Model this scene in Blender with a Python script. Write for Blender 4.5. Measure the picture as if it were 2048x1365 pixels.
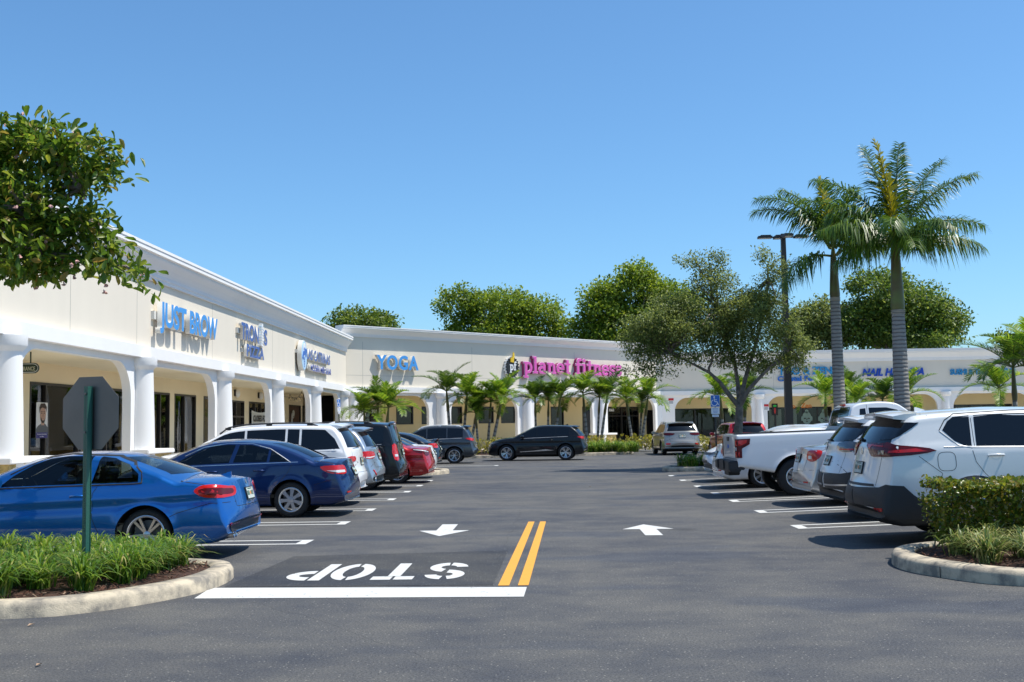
import bpy, bmesh, math, random
import numpy as np
from mathutils import Vector, Matrix
from mathutils.bvhtree import BVHTree
from mathutils.geometry import delaunay_2d_cdt

for o in list(bpy.data.objects): bpy.data.objects.remove(o)
SC = bpy.context.scene
COL = SC.collection
R = math.radians
random.seed(7)

# ------------------------------------------------------------------ camera
FPX = 2250.0; CAMH = 1.65
cam_d = bpy.data.cameras.new('camera'); cam = bpy.data.objects.new('camera', cam_d); COL.objects.link(cam)
cam_d.sensor_width = 36; cam_d.lens = FPX * 36 / 2048; cam_d.clip_end = 3000; cam_d.clip_start = .1
ROT = Matrix.Rotation(R(1.553), 3, 'Z') @ Matrix.Rotation(R(90 + 4.28), 3, 'X') @ Matrix.Rotation(-.0145, 3, 'Z')
cam.matrix_world = Matrix.Translation((0, 0, CAMH)) @ ROT.to_4x4()
SC.camera = cam
SC.render.resolution_x = 1024; SC.render.resolution_y = 682

# ------------------------------------------------------------------ sky, sun, exposure
SUN = Vector((1.0, -.03, 2.05)).normalized()          # direction towards the sun
w = bpy.data.worlds.new('World'); SC.world = w; w.use_nodes = True
nt = w.node_tree; sk = nt.nodes.new('ShaderNodeTexSky'); sk.sky_type = 'NISHITA'; sk.sun_disc = False
sk.sun_elevation = math.asin(SUN.z); sk.sun_rotation = math.atan2(SUN.x, SUN.y)
sk.air_density = .97; sk.dust_density = .8; sk.ozone_density = 10; sk.altitude = 0
tint = nt.nodes.new('ShaderNodeMixRGB'); tint.blend_type = 'MULTIPLY'; tint.inputs[0].default_value = 1; tint.inputs[2].default_value = (.86, 1.03, 1.0, 1)
nt.links.new(sk.outputs[0], tint.inputs[1]); nt.links.new(tint.outputs[0], nt.nodes['Background'].inputs[0]); nt.nodes['Background'].inputs[1].default_value = .13
sl = bpy.data.lights.new('sun', 'SUN'); sl.energy = 4.3; sl.angle = R(.53); sl.color = (1, .95, .86)
so = bpy.data.objects.new('sun', sl); COL.objects.link(so); so.rotation_euler = (-SUN).to_track_quat('-Z', 'Y').to_euler()
so.location = (20, 0, 40)
SC.view_settings.view_transform = 'Standard'; SC.view_settings.look = 'None'; SC.view_settings.gamma = 1
SC.view_settings.exposure = 0.46; SC.view_settings.use_curve_mapping = False

# ------------------------------------------------------------------ pixel -> world at a known plane
def ray(px, py): return ROT @ Vector(((px - 1024) / FPX, -(py - 682.5) / FPX, -1.0))
def gnd(px, py, z=0):
    d = ray(px, py); t = (z - CAMH) / d.z; return Vector((d.x * t, d.y * t, z))
def onplane(px, py, p0, n):                          # p0, n are 2D (vertical plane)
    d = ray(px, py); t = (p0[0] * n[0] + p0[1] * n[1]) / (d.x * n[0] + d.y * n[1])
    return Vector((d.x * t, d.y * t, CAMH + d.z * t))
def gz(x, y=0):                                      # lot rises gently to the right of the aisle
    a = min(max(x - 3.9, 0), 4.5) * .03
    f = min(max((50 - y) / 8, 0), 1)
    return a * f

# ------------------------------------------------------------------ tagging
def tag(o, label=None, cat=None, group=None, kind=None):
    if label: o['label'] = label
    if cat: o['category'] = cat
    if group: o['group'] = group
    if kind: o['kind'] = kind
    return o
def empty(name, loc=(0, 0, 0), rz=0, label=None, cat=None, group=None):
    o = bpy.data.objects.new(name, None); COL.objects.link(o); o.location = loc; o.rotation_euler = (0, 0, rz)
    o.empty_display_size = .2
    return tag(o, label, cat, group)
def copy_tree(o, parent=None):
    c = o.copy(); COL.objects.link(c); c.parent = parent
    for ch in list(o.children): copy_tree(ch, c)
    return c

# ------------------------------------------------------------------ materials
M = {}
def nodes(name):
    m = bpy.data.materials.new(name); m.use_nodes = True
    n = m.node_tree.nodes; return m, m.node_tree, n['Principled BSDF'], n
def setp(p, **k):
    for a, v in k.items():
        a = a.replace('_', ' ')
        if a in p.inputs:
            if isinstance(v, (tuple, list)) and len(v) == 3: v = (*v, 1)
            p.inputs[a].default_value = v
def mat(name, col, rough=.6, metal=0, var=0, vscale=3, bump=0, bscale=40, dark=None, **k):
    """plain procedural material; var = noise variation of value, bump = bump strength"""
    if name in M: return M[name]
    m, t, p, n = nodes(name); setp(p, Base_Color=col, Roughness=rough, Metallic=metal, **k)
    L = t.links
    if var or bump:
        tc = n.new('ShaderNodeTexCoord')
    if var:
        a = n.new('ShaderNodeTexNoise'); a.inputs['Scale'].default_value = vscale; a.inputs['Detail'].default_value = 6
        L.new(tc.outputs['Object'], a.inputs['Vector'])
        r = n.new('ShaderNodeValToRGB'); r.color_ramp.elements[0].position = .3; r.color_ramp.elements[1].position = .7
        d = dark or tuple(c * (1 - var) for c in col); b = tuple(min(1, c * (1 + var * .5)) for c in col)
        r.color_ramp.elements[0].color = (*d, 1); r.color_ramp.elements[1].color = (*b, 1)
        L.new(a.outputs['Fac'], r.inputs[0]); L.new(r.outputs[0], p.inputs['Base Color'])
    if bump:
        a = n.new('ShaderNodeTexNoise'); a.inputs['Scale'].default_value = bscale; a.inputs['Detail'].default_value = 4
        L.new(tc.outputs['Object'], a.inputs['Vector'])
        b = n.new('ShaderNodeBump'); b.inputs['Strength'].default_value = bump; b.inputs['Distance'].default_value = .02
        L.new(a.outputs['Fac'], b.inputs['Height']); L.new(b.outputs[0], p.inputs['Normal'])
    M[name] = m; return m
def paint(name, col, metal=.0, rough=.35, flake=0):
    if name in M: return M[name]
    m, t, p, n = nodes(name); setp(p, Base_Color=col, Roughness=rough, Metallic=metal, Coat_Weight=1.0, Coat_Roughness=.03); p.inputs['Specular IOR Level'].default_value = .15
    tc = n.new('ShaderNodeTexCoord'); a = n.new('ShaderNodeTexNoise'); a.inputs['Scale'].default_value = 1.6
    t.links.new(tc.outputs['Object'], a.inputs['Vector'])
    b = n.new('ShaderNodeBump'); b.inputs['Strength'].default_value = .12; b.inputs['Distance'].default_value = .02
    t.links.new(a.outputs['Fac'], b.inputs['Height']); t.links.new(b.outputs[0], p.inputs['Coat Normal'])
    r = n.new('ShaderNodeMapRange'); r.inputs[3].default_value = .01; r.inputs[4].default_value = .06   # dust on the clearcoat
    a2 = n.new('ShaderNodeTexNoise'); a2.inputs['Scale'].default_value = 5; a2.inputs['Detail'].default_value = 5
    t.links.new(tc.outputs['Object'], a2.inputs['Vector'])
    t.links.new(a2.outputs['Fac'], r.inputs[0]); t.links.new(r.outputs[0], p.inputs['Coat Roughness'])
    M[name] = m; return m
def leafmat(name, cols, rough=.4, trans=.3, spec=.5):
    """leaf shader; colour picked per leaf (random per island)"""
    m, t, p, n = nodes(name); L = t.links
    g = n.new('ShaderNodeNewGeometry'); r = n.new('ShaderNodeValToRGB'); r.color_ramp.interpolation = 'LINEAR'
    e = r.color_ramp.elements
    for i, (pos, c) in enumerate(cols):
        el = e[i] if i < 2 else e.new(pos)
        el.position = pos; el.color = (*c, 1)
    L.new(g.outputs['Random Per Island'], r.inputs[0]); L.new(r.outputs[0], p.inputs['Base Color'])
    setp(p, Roughness=rough); p.inputs['Specular IOR Level'].default_value = spec
    tr = n.new('ShaderNodeBsdfTranslucent'); mx = n.new('ShaderNodeMixShader'); mx.inputs[0].default_value = trans
    hs = n.new('ShaderNodeHueSaturation'); hs.inputs['Value'].default_value = 1.6; hs.inputs['Hue'].default_value = .485
    L.new(r.outputs[0], hs.inputs['Color']); L.new(hs.outputs[0], tr.inputs[0])
    L.new(p.outputs[0], mx.inputs[1]); L.new(tr.outputs[0], mx.inputs[2])
    L.new(mx.outputs[0], n['Material Output'].inputs[0]); M[name] = m; return m
def glassmat(name, tint, a=.5, rough=.02):
    m, t, p, n = nodes(name); L = t.links
    tr = n.new('ShaderNodeBsdfTransparent'); tr.inputs[0].default_value = (*tint, 1)
    gl = n.new('ShaderNodeBsdfGlossy'); gl.inputs['Roughness'].default_value = rough; gl.inputs[0].default_value = (.95, .97, 1, 1)
    fr = n.new('ShaderNodeFresnel'); fr.inputs[0].default_value = 1.5
    mx = n.new('ShaderNodeMixShader'); L.new(fr.outputs[0], mx.inputs[0]); L.new(tr.outputs[0], mx.inputs[1]); L.new(gl.outputs[0], mx.inputs[2])
    L.new(mx.outputs[0], n['Material Output'].inputs[0]); M[name] = m; return m

# stucco with faint streaks, vertical control joints and blotches
def stucco(name, col, joints=0):
    m, t, p, n = nodes(name); L = t.links; tc = n.new('ShaderNodeTexCoord'); setp(p, Roughness=.9)
    mp = n.new('ShaderNodeMapping'); mp.inputs['Scale'].default_value = (.8, .8, .25); L.new(tc.outputs['Object'], mp.inputs[0])
    a = n.new('ShaderNodeTexNoise'); a.inputs['Scale'].default_value = 2.2; a.inputs['Detail'].default_value = 7; L.new(mp.outputs[0], a.inputs['Vector'])
    b = n.new('ShaderNodeTexNoise'); b.inputs['Scale'].default_value = .35; b.inputs['Detail'].default_value = 4; L.new(tc.outputs['Object'], b.inputs['Vector'])
    r = n.new('ShaderNodeValToRGB'); r.color_ramp.elements[0].position = .32; r.color_ramp.elements[1].position = .62
    r.color_ramp.elements[0].color = (*[c * .955 for c in col], 1); r.color_ramp.elements[1].color = (*col, 1)
    ad = n.new('ShaderNodeMath'); ad.operation = 'ADD'; L.new(a.outputs['Fac'], ad.inputs[0]); L.new(b.outputs['Fac'], ad.inputs[1])
    hf = n.new('ShaderNodeMath'); hf.operation = 'MULTIPLY'; hf.inputs[1].default_value = .5; L.new(ad.outputs[0], hf.inputs[0])
    L.new(hf.outputs[0], r.inputs[0]); L.new(r.outputs[0], p.inputs['Base Color'])
    c = n.new('ShaderNodeTexNoise'); c.inputs['Scale'].default_value = 60; L.new(tc.outputs['Object'], c.inputs['Vector'])
    bp = n.new('ShaderNodeBump'); bp.inputs['Strength'].default_value = .25; bp.inputs['Distance'].default_value = .01
    L.new(c.outputs['Fac'], bp.inputs['Height']); L.new(bp.outputs[0], p.inputs['Normal']); M[name] = m; return m
stucco('wall_cream', (.715, .65, .545)); stucco('trim_white', (.80, .79, .775)); stucco('store_wall', (.74, .60, .34)); stucco('store_wall_pale', (.86, .74, .52)); stucco('ceiling_cream', (.86, .78, .58))
mat('joint', (.42, .40, .35), .9)
mat('ochre_stone', (.42, .31, .12), .9, var=.35, vscale=9, bump=.9, bscale=22)
mat('frame_dark', (.018, .013, .011), .35)
mat('roofing', (.25, .25, .25), .9)
glassmat('shop_glass', (.78, .80, .76))
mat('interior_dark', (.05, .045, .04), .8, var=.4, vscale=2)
mat('curtain', (.80, .82, .76), .8, var=.25, vscale=3)
mat('sidewalk', (.62, .57, .49), .9, var=.15, vscale=3, bump=.2, bscale=50)
mat('white_plain', (.82, .82, .82), .5); mat('black_plain', (.012, .012, .013), .5); mat('concrete_pad', (.6, .56, .48), .9, var=.15)

def asphalt(name, base):
    m, t, p, n = nodes(name); L = t.links; tc = n.new('ShaderNodeTexCoord'); setp(p, Roughness=.78)
    def noise(sc, det, rgh=.5, mapscale=None):
        a = n.new('ShaderNodeTexNoise'); a.inputs['Scale'].default_value = sc; a.inputs['Detail'].default_value = det; a.inputs['Roughness'].default_value = rgh
        if mapscale:
            mp = n.new('ShaderNodeMapping'); mp.inputs['Scale'].default_value = mapscale; L.new(tc.outputs['Object'], mp.inputs[0]); L.new(mp.outputs[0], a.inputs['Vector'])
        else: L.new(tc.outputs['Object'], a.inputs['Vector'])
        return a
    big = noise(.28, 6, .6, (.8, 1, 1)); mid = noise(1.3, 7, .65, (.8, 1, 1)); fine = noise(55, 4, .7)
    r1 = n.new('ShaderNodeValToRGB'); e = r1.color_ramp.elements; e[0].position = .38; e[1].position = .58
    e[0].color = (base * .50, base * .55, base * .70, 1); e[1].color = (base * 1.22, base * 1.20, base * 1.16, 1)
    x = n.new('ShaderNodeMath'); x.operation = 'ADD'; L.new(big.outputs['Fac'], x.inputs[0]); L.new(mid.outputs['Fac'], x.inputs[1])
    h = n.new('ShaderNodeMath'); h.operation = 'MULTIPLY'; h.inputs[1].default_value = .5; L.new(x.outputs[0], h.inputs[0]); L.new(h.outputs[0], r1.inputs[0])
    r2 = n.new('ShaderNodeValToRGB'); e = r2.color_ramp.elements; e[0].position = .36; e[1].position = .72
    e[0].color = (.55, .55, .55, 1); e[1].color = (2.3, 2.2, 2.0, 1); L.new(fine.outputs['Fac'], r2.inputs[0])
    mx = n.new('ShaderNodeMixRGB'); mx.blend_type = 'MULTIPLY'; mx.inputs[0].default_value = 1; L.new(r1.outputs[0], mx.inputs[1]); L.new(r2.outputs[0], mx.inputs[2])
    # sparse pale aggregate
    v = n.new('ShaderNodeTexVoronoi'); v.inputs['Scale'].default_value = 24; L.new(tc.outputs['Object'], v.inputs['Vector'])
    lt = n.new('ShaderNodeMath'); lt.operation = 'LESS_THAN'; lt.inputs[1].default_value = .16; L.new(v.outputs['Distance'], lt.inputs[0])
    sp = n.new('ShaderNodeSeparateColor'); L.new(v.outputs['Color'], sp.inputs[0])
    gt = n.new('ShaderNodeMath'); gt.operation = 'GREATER_THAN'; gt.inputs[1].default_value = .6; L.new(sp.outputs[0], gt.inputs[0])
    mu = n.new('ShaderNodeMath'); mu.operation = 'MULTIPLY'; L.new(lt.outputs[0], mu.inputs[0]); L.new(gt.outputs[0], mu.inputs[1])
    m3 = n.new('ShaderNodeMixRGB'); L.new(mu.outputs[0], m3.inputs[0]); L.new(mx.outputs[0], m3.inputs[1]); m3.inputs[2].default_value = (.24, .23, .20, 1)
    # hairline cracks
    wv = noise(1.3, 5, .6); v2 = n.new('ShaderNodeTexVoronoi'); v2.feature = 'DISTANCE_TO_EDGE'; v2.inputs['Scale'].default_value = .16
    mixv = n.new('ShaderNodeMixRGB'); mixv.inputs[0].default_value = .22; L.new(tc.outputs['Object'], mixv.inputs[1]); L.new(wv.outputs['Color'], mixv.inputs[2])
    sc = n.new('ShaderNodeVectorMath'); sc.operation = 'SCALE'; sc.inputs['Scale'].default_value = 1.0; L.new(mixv.outputs[0], sc.inputs[0]); L.new(sc.outputs[0], v2.inputs['Vector'])
    l2 = n.new('ShaderNodeMath'); l2.operation = 'LESS_THAN'; l2.inputs[1].default_value = .0003; L.new(v2.outputs['Distance'], l2.inputs[0])
    m4 = n.new('ShaderNodeMixRGB'); L.new(l2.outputs[0], m4.inputs[0]); L.new(m3.outputs[0], m4.inputs[1]); m4.inputs[2].default_value = (base * .35, base * .35, base * .35, 1)
    pn = noise(.55, 3, .45, (.45, 1, 1)); pr = n.new('ShaderNodeValToRGB'); e = pr.color_ramp.elements; e[0].position = .57; e[1].position = .63; e[0].color = (1, 1, 1, 1); e[1].color = (.70, .76, .90, 1); L.new(pn.outputs['Fac'], pr.inputs[0])
    ol = n.new('ShaderNodeTexVoronoi'); ol.inputs['Scale'].default_value = .42; ol.inputs['Randomness'].default_value = 1; L.new(mixv.outputs[0], ol.inputs['Vector'])
    orr = n.new('ShaderNodeValToRGB'); e = orr.color_ramp.elements; e[0].position = .03; e[1].position = .10; e[0].color = (.62, .62, .62, 1); e[1].color = (1, 1, 1, 1); L.new(ol.outputs['Distance'], orr.inputs[0])
    m5 = n.new('ShaderNodeMixRGB'); m5.blend_type = 'MULTIPLY'; m5.inputs[0].default_value = 1; L.new(m4.outputs[0], m5.inputs[1]); L.new(pr.outputs[0], m5.inputs[2])
    m6 = n.new('ShaderNodeMixRGB'); m6.blend_type = 'MULTIPLY'; m6.inputs[0].default_value = 1; L.new(m5.outputs[0], m6.inputs[1]); L.new(orr.outputs[0], m6.inputs[2])
    L.new(m6.outputs[0], p.inputs['Base Color'])
    bp = n.new('ShaderNodeBump'); bp.inputs['Strength'].default_value = .8; bp.inputs['Distance'].default_value = .008; L.new(fine.outputs['Fac'], bp.inputs['Height']); L.new(bp.outputs[0], p.inputs['Normal'])
    M[name] = m; return m
asphalt('asphalt', .063); asphalt('asphalt_patch', .036)
def roadpaint(name, col, thr=.36):
    """painted marking, worn through to asphalt in small flecks"""
    m, t, p, n = nodes(name); L = t.links; tc = n.new('ShaderNodeTexCoord'); setp(p, Roughness=.75)
    a = n.new('ShaderNodeTexNoise'); a.inputs['Scale'].default_value = 9; a.inputs['Detail'].default_value = 10; a.inputs['Roughness'].default_value = .8; L.new(tc.outputs['Object'], a.inputs['Vector'])
    r = n.new('ShaderNodeValToRGB'); e = r.color_ramp.elements; e[0].position = thr - .03; e[1].position = thr; e[0].color = (.11, .11, .11, 1); e[1].color = (*col, 1)
    el = e.new(.62); el.color = (*[c * .9 for c in col], 1)
    L.new(a.outputs['Fac'], r.inputs[0]); L.new(r.outputs[0], p.inputs['Base Color']); M[name] = m; return m
roadpaint('paint_white', (.57, .57, .545), .41); roadpaint('paint_yellow', (.68, .32, .035), .37)
def kerbmat():
    m, t, p, n = nodes('kerb'); L = t.links; tc = n.new('ShaderNodeTexCoord'); setp(p, Roughness=.9)
    a = n.new('ShaderNodeTexNoise'); a.inputs['Scale'].default_value = 3.2; a.inputs['Detail'].default_value = 8; a.inputs['Roughness'].default_value = .65; L.new(tc.outputs['Object'], a.inputs['Vector'])
    r = n.new('ShaderNodeValToRGB'); e = r.color_ramp.elements; e[0].position = .40; e[1].position = .58; e[0].color = (.20, .18, .15, 1); e[1].color = (.52, .44, .32, 1)
    L.new(a.outputs['Fac'], r.inputs[0]); L.new(r.outputs[0], p.inputs['Base Color'])
    b = n.new('ShaderNodeTexNoise'); b.inputs['Scale'].default_value = 90; L.new(tc.outputs['Object'], b.inputs['Vector'])
    bp = n.new('ShaderNodeBump'); bp.inputs['Strength'].default_value = .5; bp.inputs['Distance'].default_value = .008; L.new(b.outputs['Fac'], bp.inputs['Height']); L.new(bp.outputs[0], p.inputs['Normal']); M['kerb'] = m
kerbmat()
mat('mulch', (.075, .035, .022), .95, var=.7, vscale=30, bump=1, bscale=60)
mat('bark', (.20, .165, .135), .95, var=.45, vscale=7, bump=1, bscale=25)
mat('soil_green', (.06, .075, .03), .95, var=.4, vscale=6)

# ------------------------------------------------------------------ mesh builder
class MB:
    def __init__(s): s.v = []; s.f = []; s.m = []; s.mi = 0
    def add(s, vs, fs, mi=None):
        k = len(s.v); s.v += [tuple(v) for v in vs]; s.f += [tuple(i + k for i in f) for f in fs]; s.m += [s.mi if mi is None else mi] * len(fs); return s
    def box(s, a, b, mi=None, T=None):
        x0, y0, z0 = a; x1, y1, z1 = b
        vs = [(x0, y0, z0), (x1, y0, z0), (x1, y1, z0), (x0, y1, z0), (x0, y0, z1), (x1, y0, z1), (x1, y1, z1), (x0, y1, z1)]
        if T: vs = [T @ Vector(v) for v in vs]
        return s.add(vs, [(0, 3, 2, 1), (4, 5, 6, 7), (0, 1, 5, 4), (1, 2, 6, 5), (2, 3, 7, 6), (3, 0, 4, 7)], mi)
    def prism(s, poly, z0, z1, T=None, mi=None):
        """poly (a,b) extruded along c; T maps (a,b,c)"""
        n = len(poly); vs = [Vector((a, b, z0)) for a, b in poly] + [Vector((a, b, z1)) for a, b in poly]
        if T: vs = [T @ v for v in vs]
        return s.add(vs, [tuple(range(n))[::-1], tuple(range(n, 2 * n))] + [(i, (i + 1) % n, n + (i + 1) % n, n + i) for i in range(n)], mi)
    def lathe(s, prof, n=24, T=None, mi=None, caps=True):
        """prof list of (r, z)"""
        vs = []
        for r, z in prof:
            for i in range(n):
                a = 2 * math.pi * i / n; v = Vector((r * math.cos(a), r * math.sin(a), z)); vs.append(T @ v if T else v)
        fs = [(j * n + i, j * n + (i + 1) % n, (j + 1) * n + (i + 1) % n, (j + 1) * n + i) for j in range(len(prof) - 1) for i in range(n)]
        if caps: fs += [tuple(range(n))[::-1], tuple((len(prof) - 1) * n + i for i in range(n))]
        return s.add(vs, fs, mi)
    def tube(s, pts, rad, n=8, mi=None, caps=True):
        pts = [Vector(p) for p in pts]; rad = rad if isinstance(rad, (list, tuple)) else [rad] * len(pts)
        vs = []; up = Vector((0, 0, 1)); prev = None
        for i, p in enumerate(pts):
            d = (pts[min(i + 1, len(pts) - 1)] - pts[max(i - 1, 0)]).normalized()
            if prev is None:
                a = d.cross(up) if abs(d.z) < .95 else d.cross(Vector((1, 0, 0)))
            else: a = prev - d * prev.dot(d)
            a.normalize(); prev = a; b = d.cross(a)
            for k in range(n):
                t = 2 * math.pi * k / n; vs.append(p + (a * math.cos(t) + b * math.sin(t)) * rad[i])
        fs = [(j * n + i, j * n + (i + 1) % n, (j + 1) * n + (i + 1) % n, (j + 1) * n + i) for j in range(len(pts) - 1) for i in range(n)]
        if caps: fs += [tuple(range(n))[::-1], tuple((len(pts) - 1) * n + i for i in range(n))]
        return s.add(vs, fs, mi)
    def build(s, name, mats, parent=None, smooth=None, bevel=0):
        me = bpy.data.meshes.new(name); me.from_pydata(s.v, [], s.f); 
        for m in (mats if isinstance(mats, (list, tuple)) else [mats]): me.materials.append(M[m] if isinstance(m, str) else m)
        me.polygons.foreach_set('material_index', s.m)
        bm = bmesh.new(); bm.from_mesh(me); bmesh.ops.recalc_face_normals(bm, faces=bm.faces)
        if bevel: bmesh.ops.bevel(bm, geom=[e for e in bm.edges if len(e.link_faces) == 2 and e.calc_face_angle(0) > R(40)], offset=bevel, segments=2, affect='EDGES', clamp_overlap=True)
        bm.to_mesh(me); bm.free()
        if smooth:
            me.shade_smooth(); me.set_sharp_from_angle(angle=R(smooth))
        o = bpy.data.objects.new(name, me); COL.objects.link(o); o.parent = parent; return o

def arcpts(cx, cy, r, a0, a1, n): return [(cx + r * math.cos(R(a0 + (a1 - a0) * i / n)), cy + r * math.sin(R(a0 + (a1 - a0) * i / n))) for i in range(n + 1)]
def text_obj(body, h, depth, mats, name='letters', parent=None, bold=0, width=None, T=None, shear=0, spacing=1, bevel=0, align='LEFT'):
    """block text as ONE mesh; cap height h, stretched to a given width; lies in local XY, extruded +-depth/2 along Z, then T"""
    cu = bpy.data.curves.new(name, 'FONT'); cu.body = body; cu.size = 1; cu.offset = bold; cu.extrude = .5; cu.shear = shear; cu.space_character = spacing; cu.resolution_u = 6; cu.align_x = align
    if bevel: cu.bevel_depth = 0
    o = bpy.data.objects.new('tmp', cu); COL.objects.link(o); bpy.context.view_layer.update()
    me = bpy.data.meshes.new_from_object(o.evaluated_get(bpy.context.evaluated_depsgraph_get())); bpy.data.objects.remove(o); bpy.data.curves.remove(cu)
    co = np.empty(len(me.vertices) * 3); me.vertices.foreach_get('co', co); co = co.reshape(-1, 3)
    caps = .729
    sy = h / caps if not ('\n' in body) else h / caps
    x0, x1 = co[:, 0].min(), co[:, 0].max(); sx = sy if width is None else width / (x1 - x0)
    if align == 'LEFT': co[:, 0] -= x0
    co[:, 0] *= sx; co[:, 1] *= sy; co[:, 2] *= depth
    me.vertices.foreach_set('co', co.ravel())
    if T is not None: me.transform(T)
    me.materials.clear()
    mats = mats if isinstance(mats, (list, tuple)) else [mats]
    for m in mats: me.materials.append(M[m])
    if len(mats) > 1:      # face colour on the front, return colour on the sides
        nrm = (T.to_3x3() @ Vector((0, 0, 1))).normalized() if T is not None else Vector((0, 0, 1))
        for p in me.polygons: p.material_index = 0 if p.normal.dot(nrm) > .7 else 1
    else:
        for p in me.polygons: p.material_index = 0
    ob = bpy.data.objects.new(name, me); COL.objects.link(ob); ob.parent = parent; return ob
def frame2(o, u, n):
    """matrix: local x->u (horizontal), y->up, z->n (outward)"""
    u = Vector((u[0], u[1], 0)).normalized(); n = Vector((n[0], n[1], 0)).normalized()
    m = Matrix((u, Vector((0, 0, 1)), n)).transposed().to_4x4(); return Matrix.Translation(o) @ m
# ------------------------------------------------------------------ ground
def ground_sheet():
    xs = [-400, -120, -60, -40] + [-30 + i for i in range(33)] + [3.4, 3.9] + [4.4 + .5 * i for i in range(9)] + [10 + 2 * i for i in range(18)] + [60, 120, 400]
    ys = [-60, -20, -5, 0] + [2 * i for i in range(1, 21)] + [42, 44, 46, 48, 50, 55, 60, 80, 120, 200, 700]
    b = MB(); n = len(xs); b.add([(x, y, gz(x, y)) for y in ys for x in xs], [(j * n + i, j * n + i + 1, (j + 1) * n + i + 1, (j + 1) * n + i) for j in range(len(ys) - 1) for i in range(n - 1)])
    return tag(b.build('parking_lot', 'asphalt'), kind='structure')
ground_sheet()
def sheet(b, poly_fn, nu, nv, lift=.004):
    """poly_fn(s,t)->(x,y) on 0..1 square, draped on the ground"""
    vs = []
    for j in range(nv + 1):
        for i in range(nu + 1):
            x, y = poly_fn(i / nu, j / nv); vs.append((x, y, gz(x, y) + lift))
    n = nu + 1; b.add(vs, [(j * n + i, j * n + i + 1, (j + 1) * n + i + 1, (j + 1) * n + i) for j in range(nv) for i in range(nu)])
def rect(b, x0, y0, x1, y1, nx=1, ny=1, lift=.004): sheet(b, lambda s, t: (x0 + (x1 - x0) * s, y0 + (y1 - y0) * t), nx, ny, lift)
def quad4(b, p, lift=.004, n=6):
    sheet(b, lambda s, t: tuple((p[0][k] * (1 - s) + p[1][k] * s) * (1 - t) + (p[3][k] * (1 - s) + p[2][k] * s) * t for k in (0, 1)), n, n, lift)
def hairpin(xe, y, xo, closed=True):
    b = MB(); s = 1 if xo > xe else -1; wd = .10; hg = .62; h = y - hg
    n = 12
    rect(b, xe, y - wd, xo, y, n, 1); rect(b, xe + s * .0, h - wd * 0, xo, h + wd, n, 1)
    rect(b, xe, h + wd, xe + s * .16, y - wd)
    return tag(b.build('stall_marking', 'paint_white'), kind='structure')
for y in (16.72, 19.9, 22.95, 26.1, 29.05, 31.9, 34.75, 46.9): hairpin(-3.42 if y < 40 else -1.9, y, -9.2)
for y in (18.15, 21.25, 24.15, 26.75, 29.75, 32.9, 35.8): hairpin(3.88, y, 9.4)
b = MB(); quad4(b, [(-3.45, 11.08), (-.22, 10.98), (-.2, 11.62), (-3.5, 11.8)]); tag(b.build('stop_bar', 'paint_white'), kind='structure')
b = MB(); quad4(b, [(-.50, 11.75), (-.385, 11.75), (-.185, 19.4), (-.29, 19.4)]); quad4(b, [(-.295, 11.75), (-.185, 11.75), (.01, 19.4), (-.09, 19.4)])
tag(b.build('centre_line', 'paint_yellow'), kind='structure')
def arrow(cx, y0, y1, up):
    b = MB(); L = y1 - y0; ys = (lambda t: y0 + L * t) if up else (lambda t: y1 - L * t)
    quad4(b, [(cx - .13, ys(0)), (cx + .13, ys(0)), (cx + .13, ys(.55)), (cx - .13, ys(.55))])
    quad4(b, [(cx - .40, ys(.55)), (cx + .40, ys(.55)), (cx + .002, ys(1)), (cx - .002, ys(1))])
    return tag(b.build('lane_arrow', 'paint_white'), kind='structure')
arrow(-1.60, 17.05, 19.05, False); arrow(1.60, 16.8, 18.6, True)
b = MB(); quad4(b, [(-3.38, 11.85), (-.55, 11.8), (-.50, 15.0), (-3.25, 14.6)], .004); tag(b.build('asphalt_patch', 'asphalt_patch'), kind='structure')
# STOP (read from the far side), stencil letters with gaps
def stencil():
    b = MB(); H = 1.42; Wd = .40; st = .13
    def q(u0, v0, u1, v1, u2, v2, u3, v3): b.add([P(u0, v0), P(u1, v1), P(u2, v2), P(u3, v3)], [(0, 1, 2, 3)])
    def P(u, v): x = X0 - u; y = Y0 - v; return (x, y, .0075)
    def band(pts_out, pts_in):
        n = len(pts_out); b.add([P(*p) for p in pts_out] + [P(*p) for p in pts_in], [(i, i + 1, n + i + 1, n + i) for i in range(n - 1)])
    def ring(cx, cv, ru, rv, a0, a1, n=14):
        o = [(cx + ru * math.cos(R(a0 + (a1 - a0) * i / n)), cv + rv * math.sin(R(a0 + (a1 - a0) * i / n))) for i in range(n + 1)]
        k = [(cx + (ru - st) * math.cos(R(a0 + (a1 - a0) * i / n)), cv + (rv - .26) * math.sin(R(a0 + (a1 - a0) * i / n))) for i in range(n + 1)]
        band(o, k)
    Y0 = 13.68     # top edge of letters is nearer to us; v grows towards the camera
    # local letter frame: u right for the reader on the far side, v up for him = towards camera
    X0 = -.93      # S
    ring(.20, .40, .22, .42, -175, -95); ring(.20, .40, .22, .42, -85, 75, 16); ring(.20, 1.03, .22, .40, 105, 265, 16) ; ring(.20, 1.03, .22, .40, 5, 82)
    X0 = -1.45     # T
    q(0, H - .26, .21, H - .26, .21, H, 0, H); q(.24, H - .26, .46, H - .26, .46, H, .24, H); q(.16, 0, .30, 0, .30, H - .28, .16, H - .28)
    X0 = -2.0      # O
    ring(.20, .71, .23, .71, -84, 84, 20); ring(.20, .71, .23, .71, 96, 264, 20)
    X0 = -2.46     # P
    q(0, 0, .13, 0, .13, H, 0, H); ring(.16, 1.02, .27, .40, -90, 90, 18)
    return tag(b.build('stop_lettering', 'paint_white'), kind='structure')
stencil()
b = MB()
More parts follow.
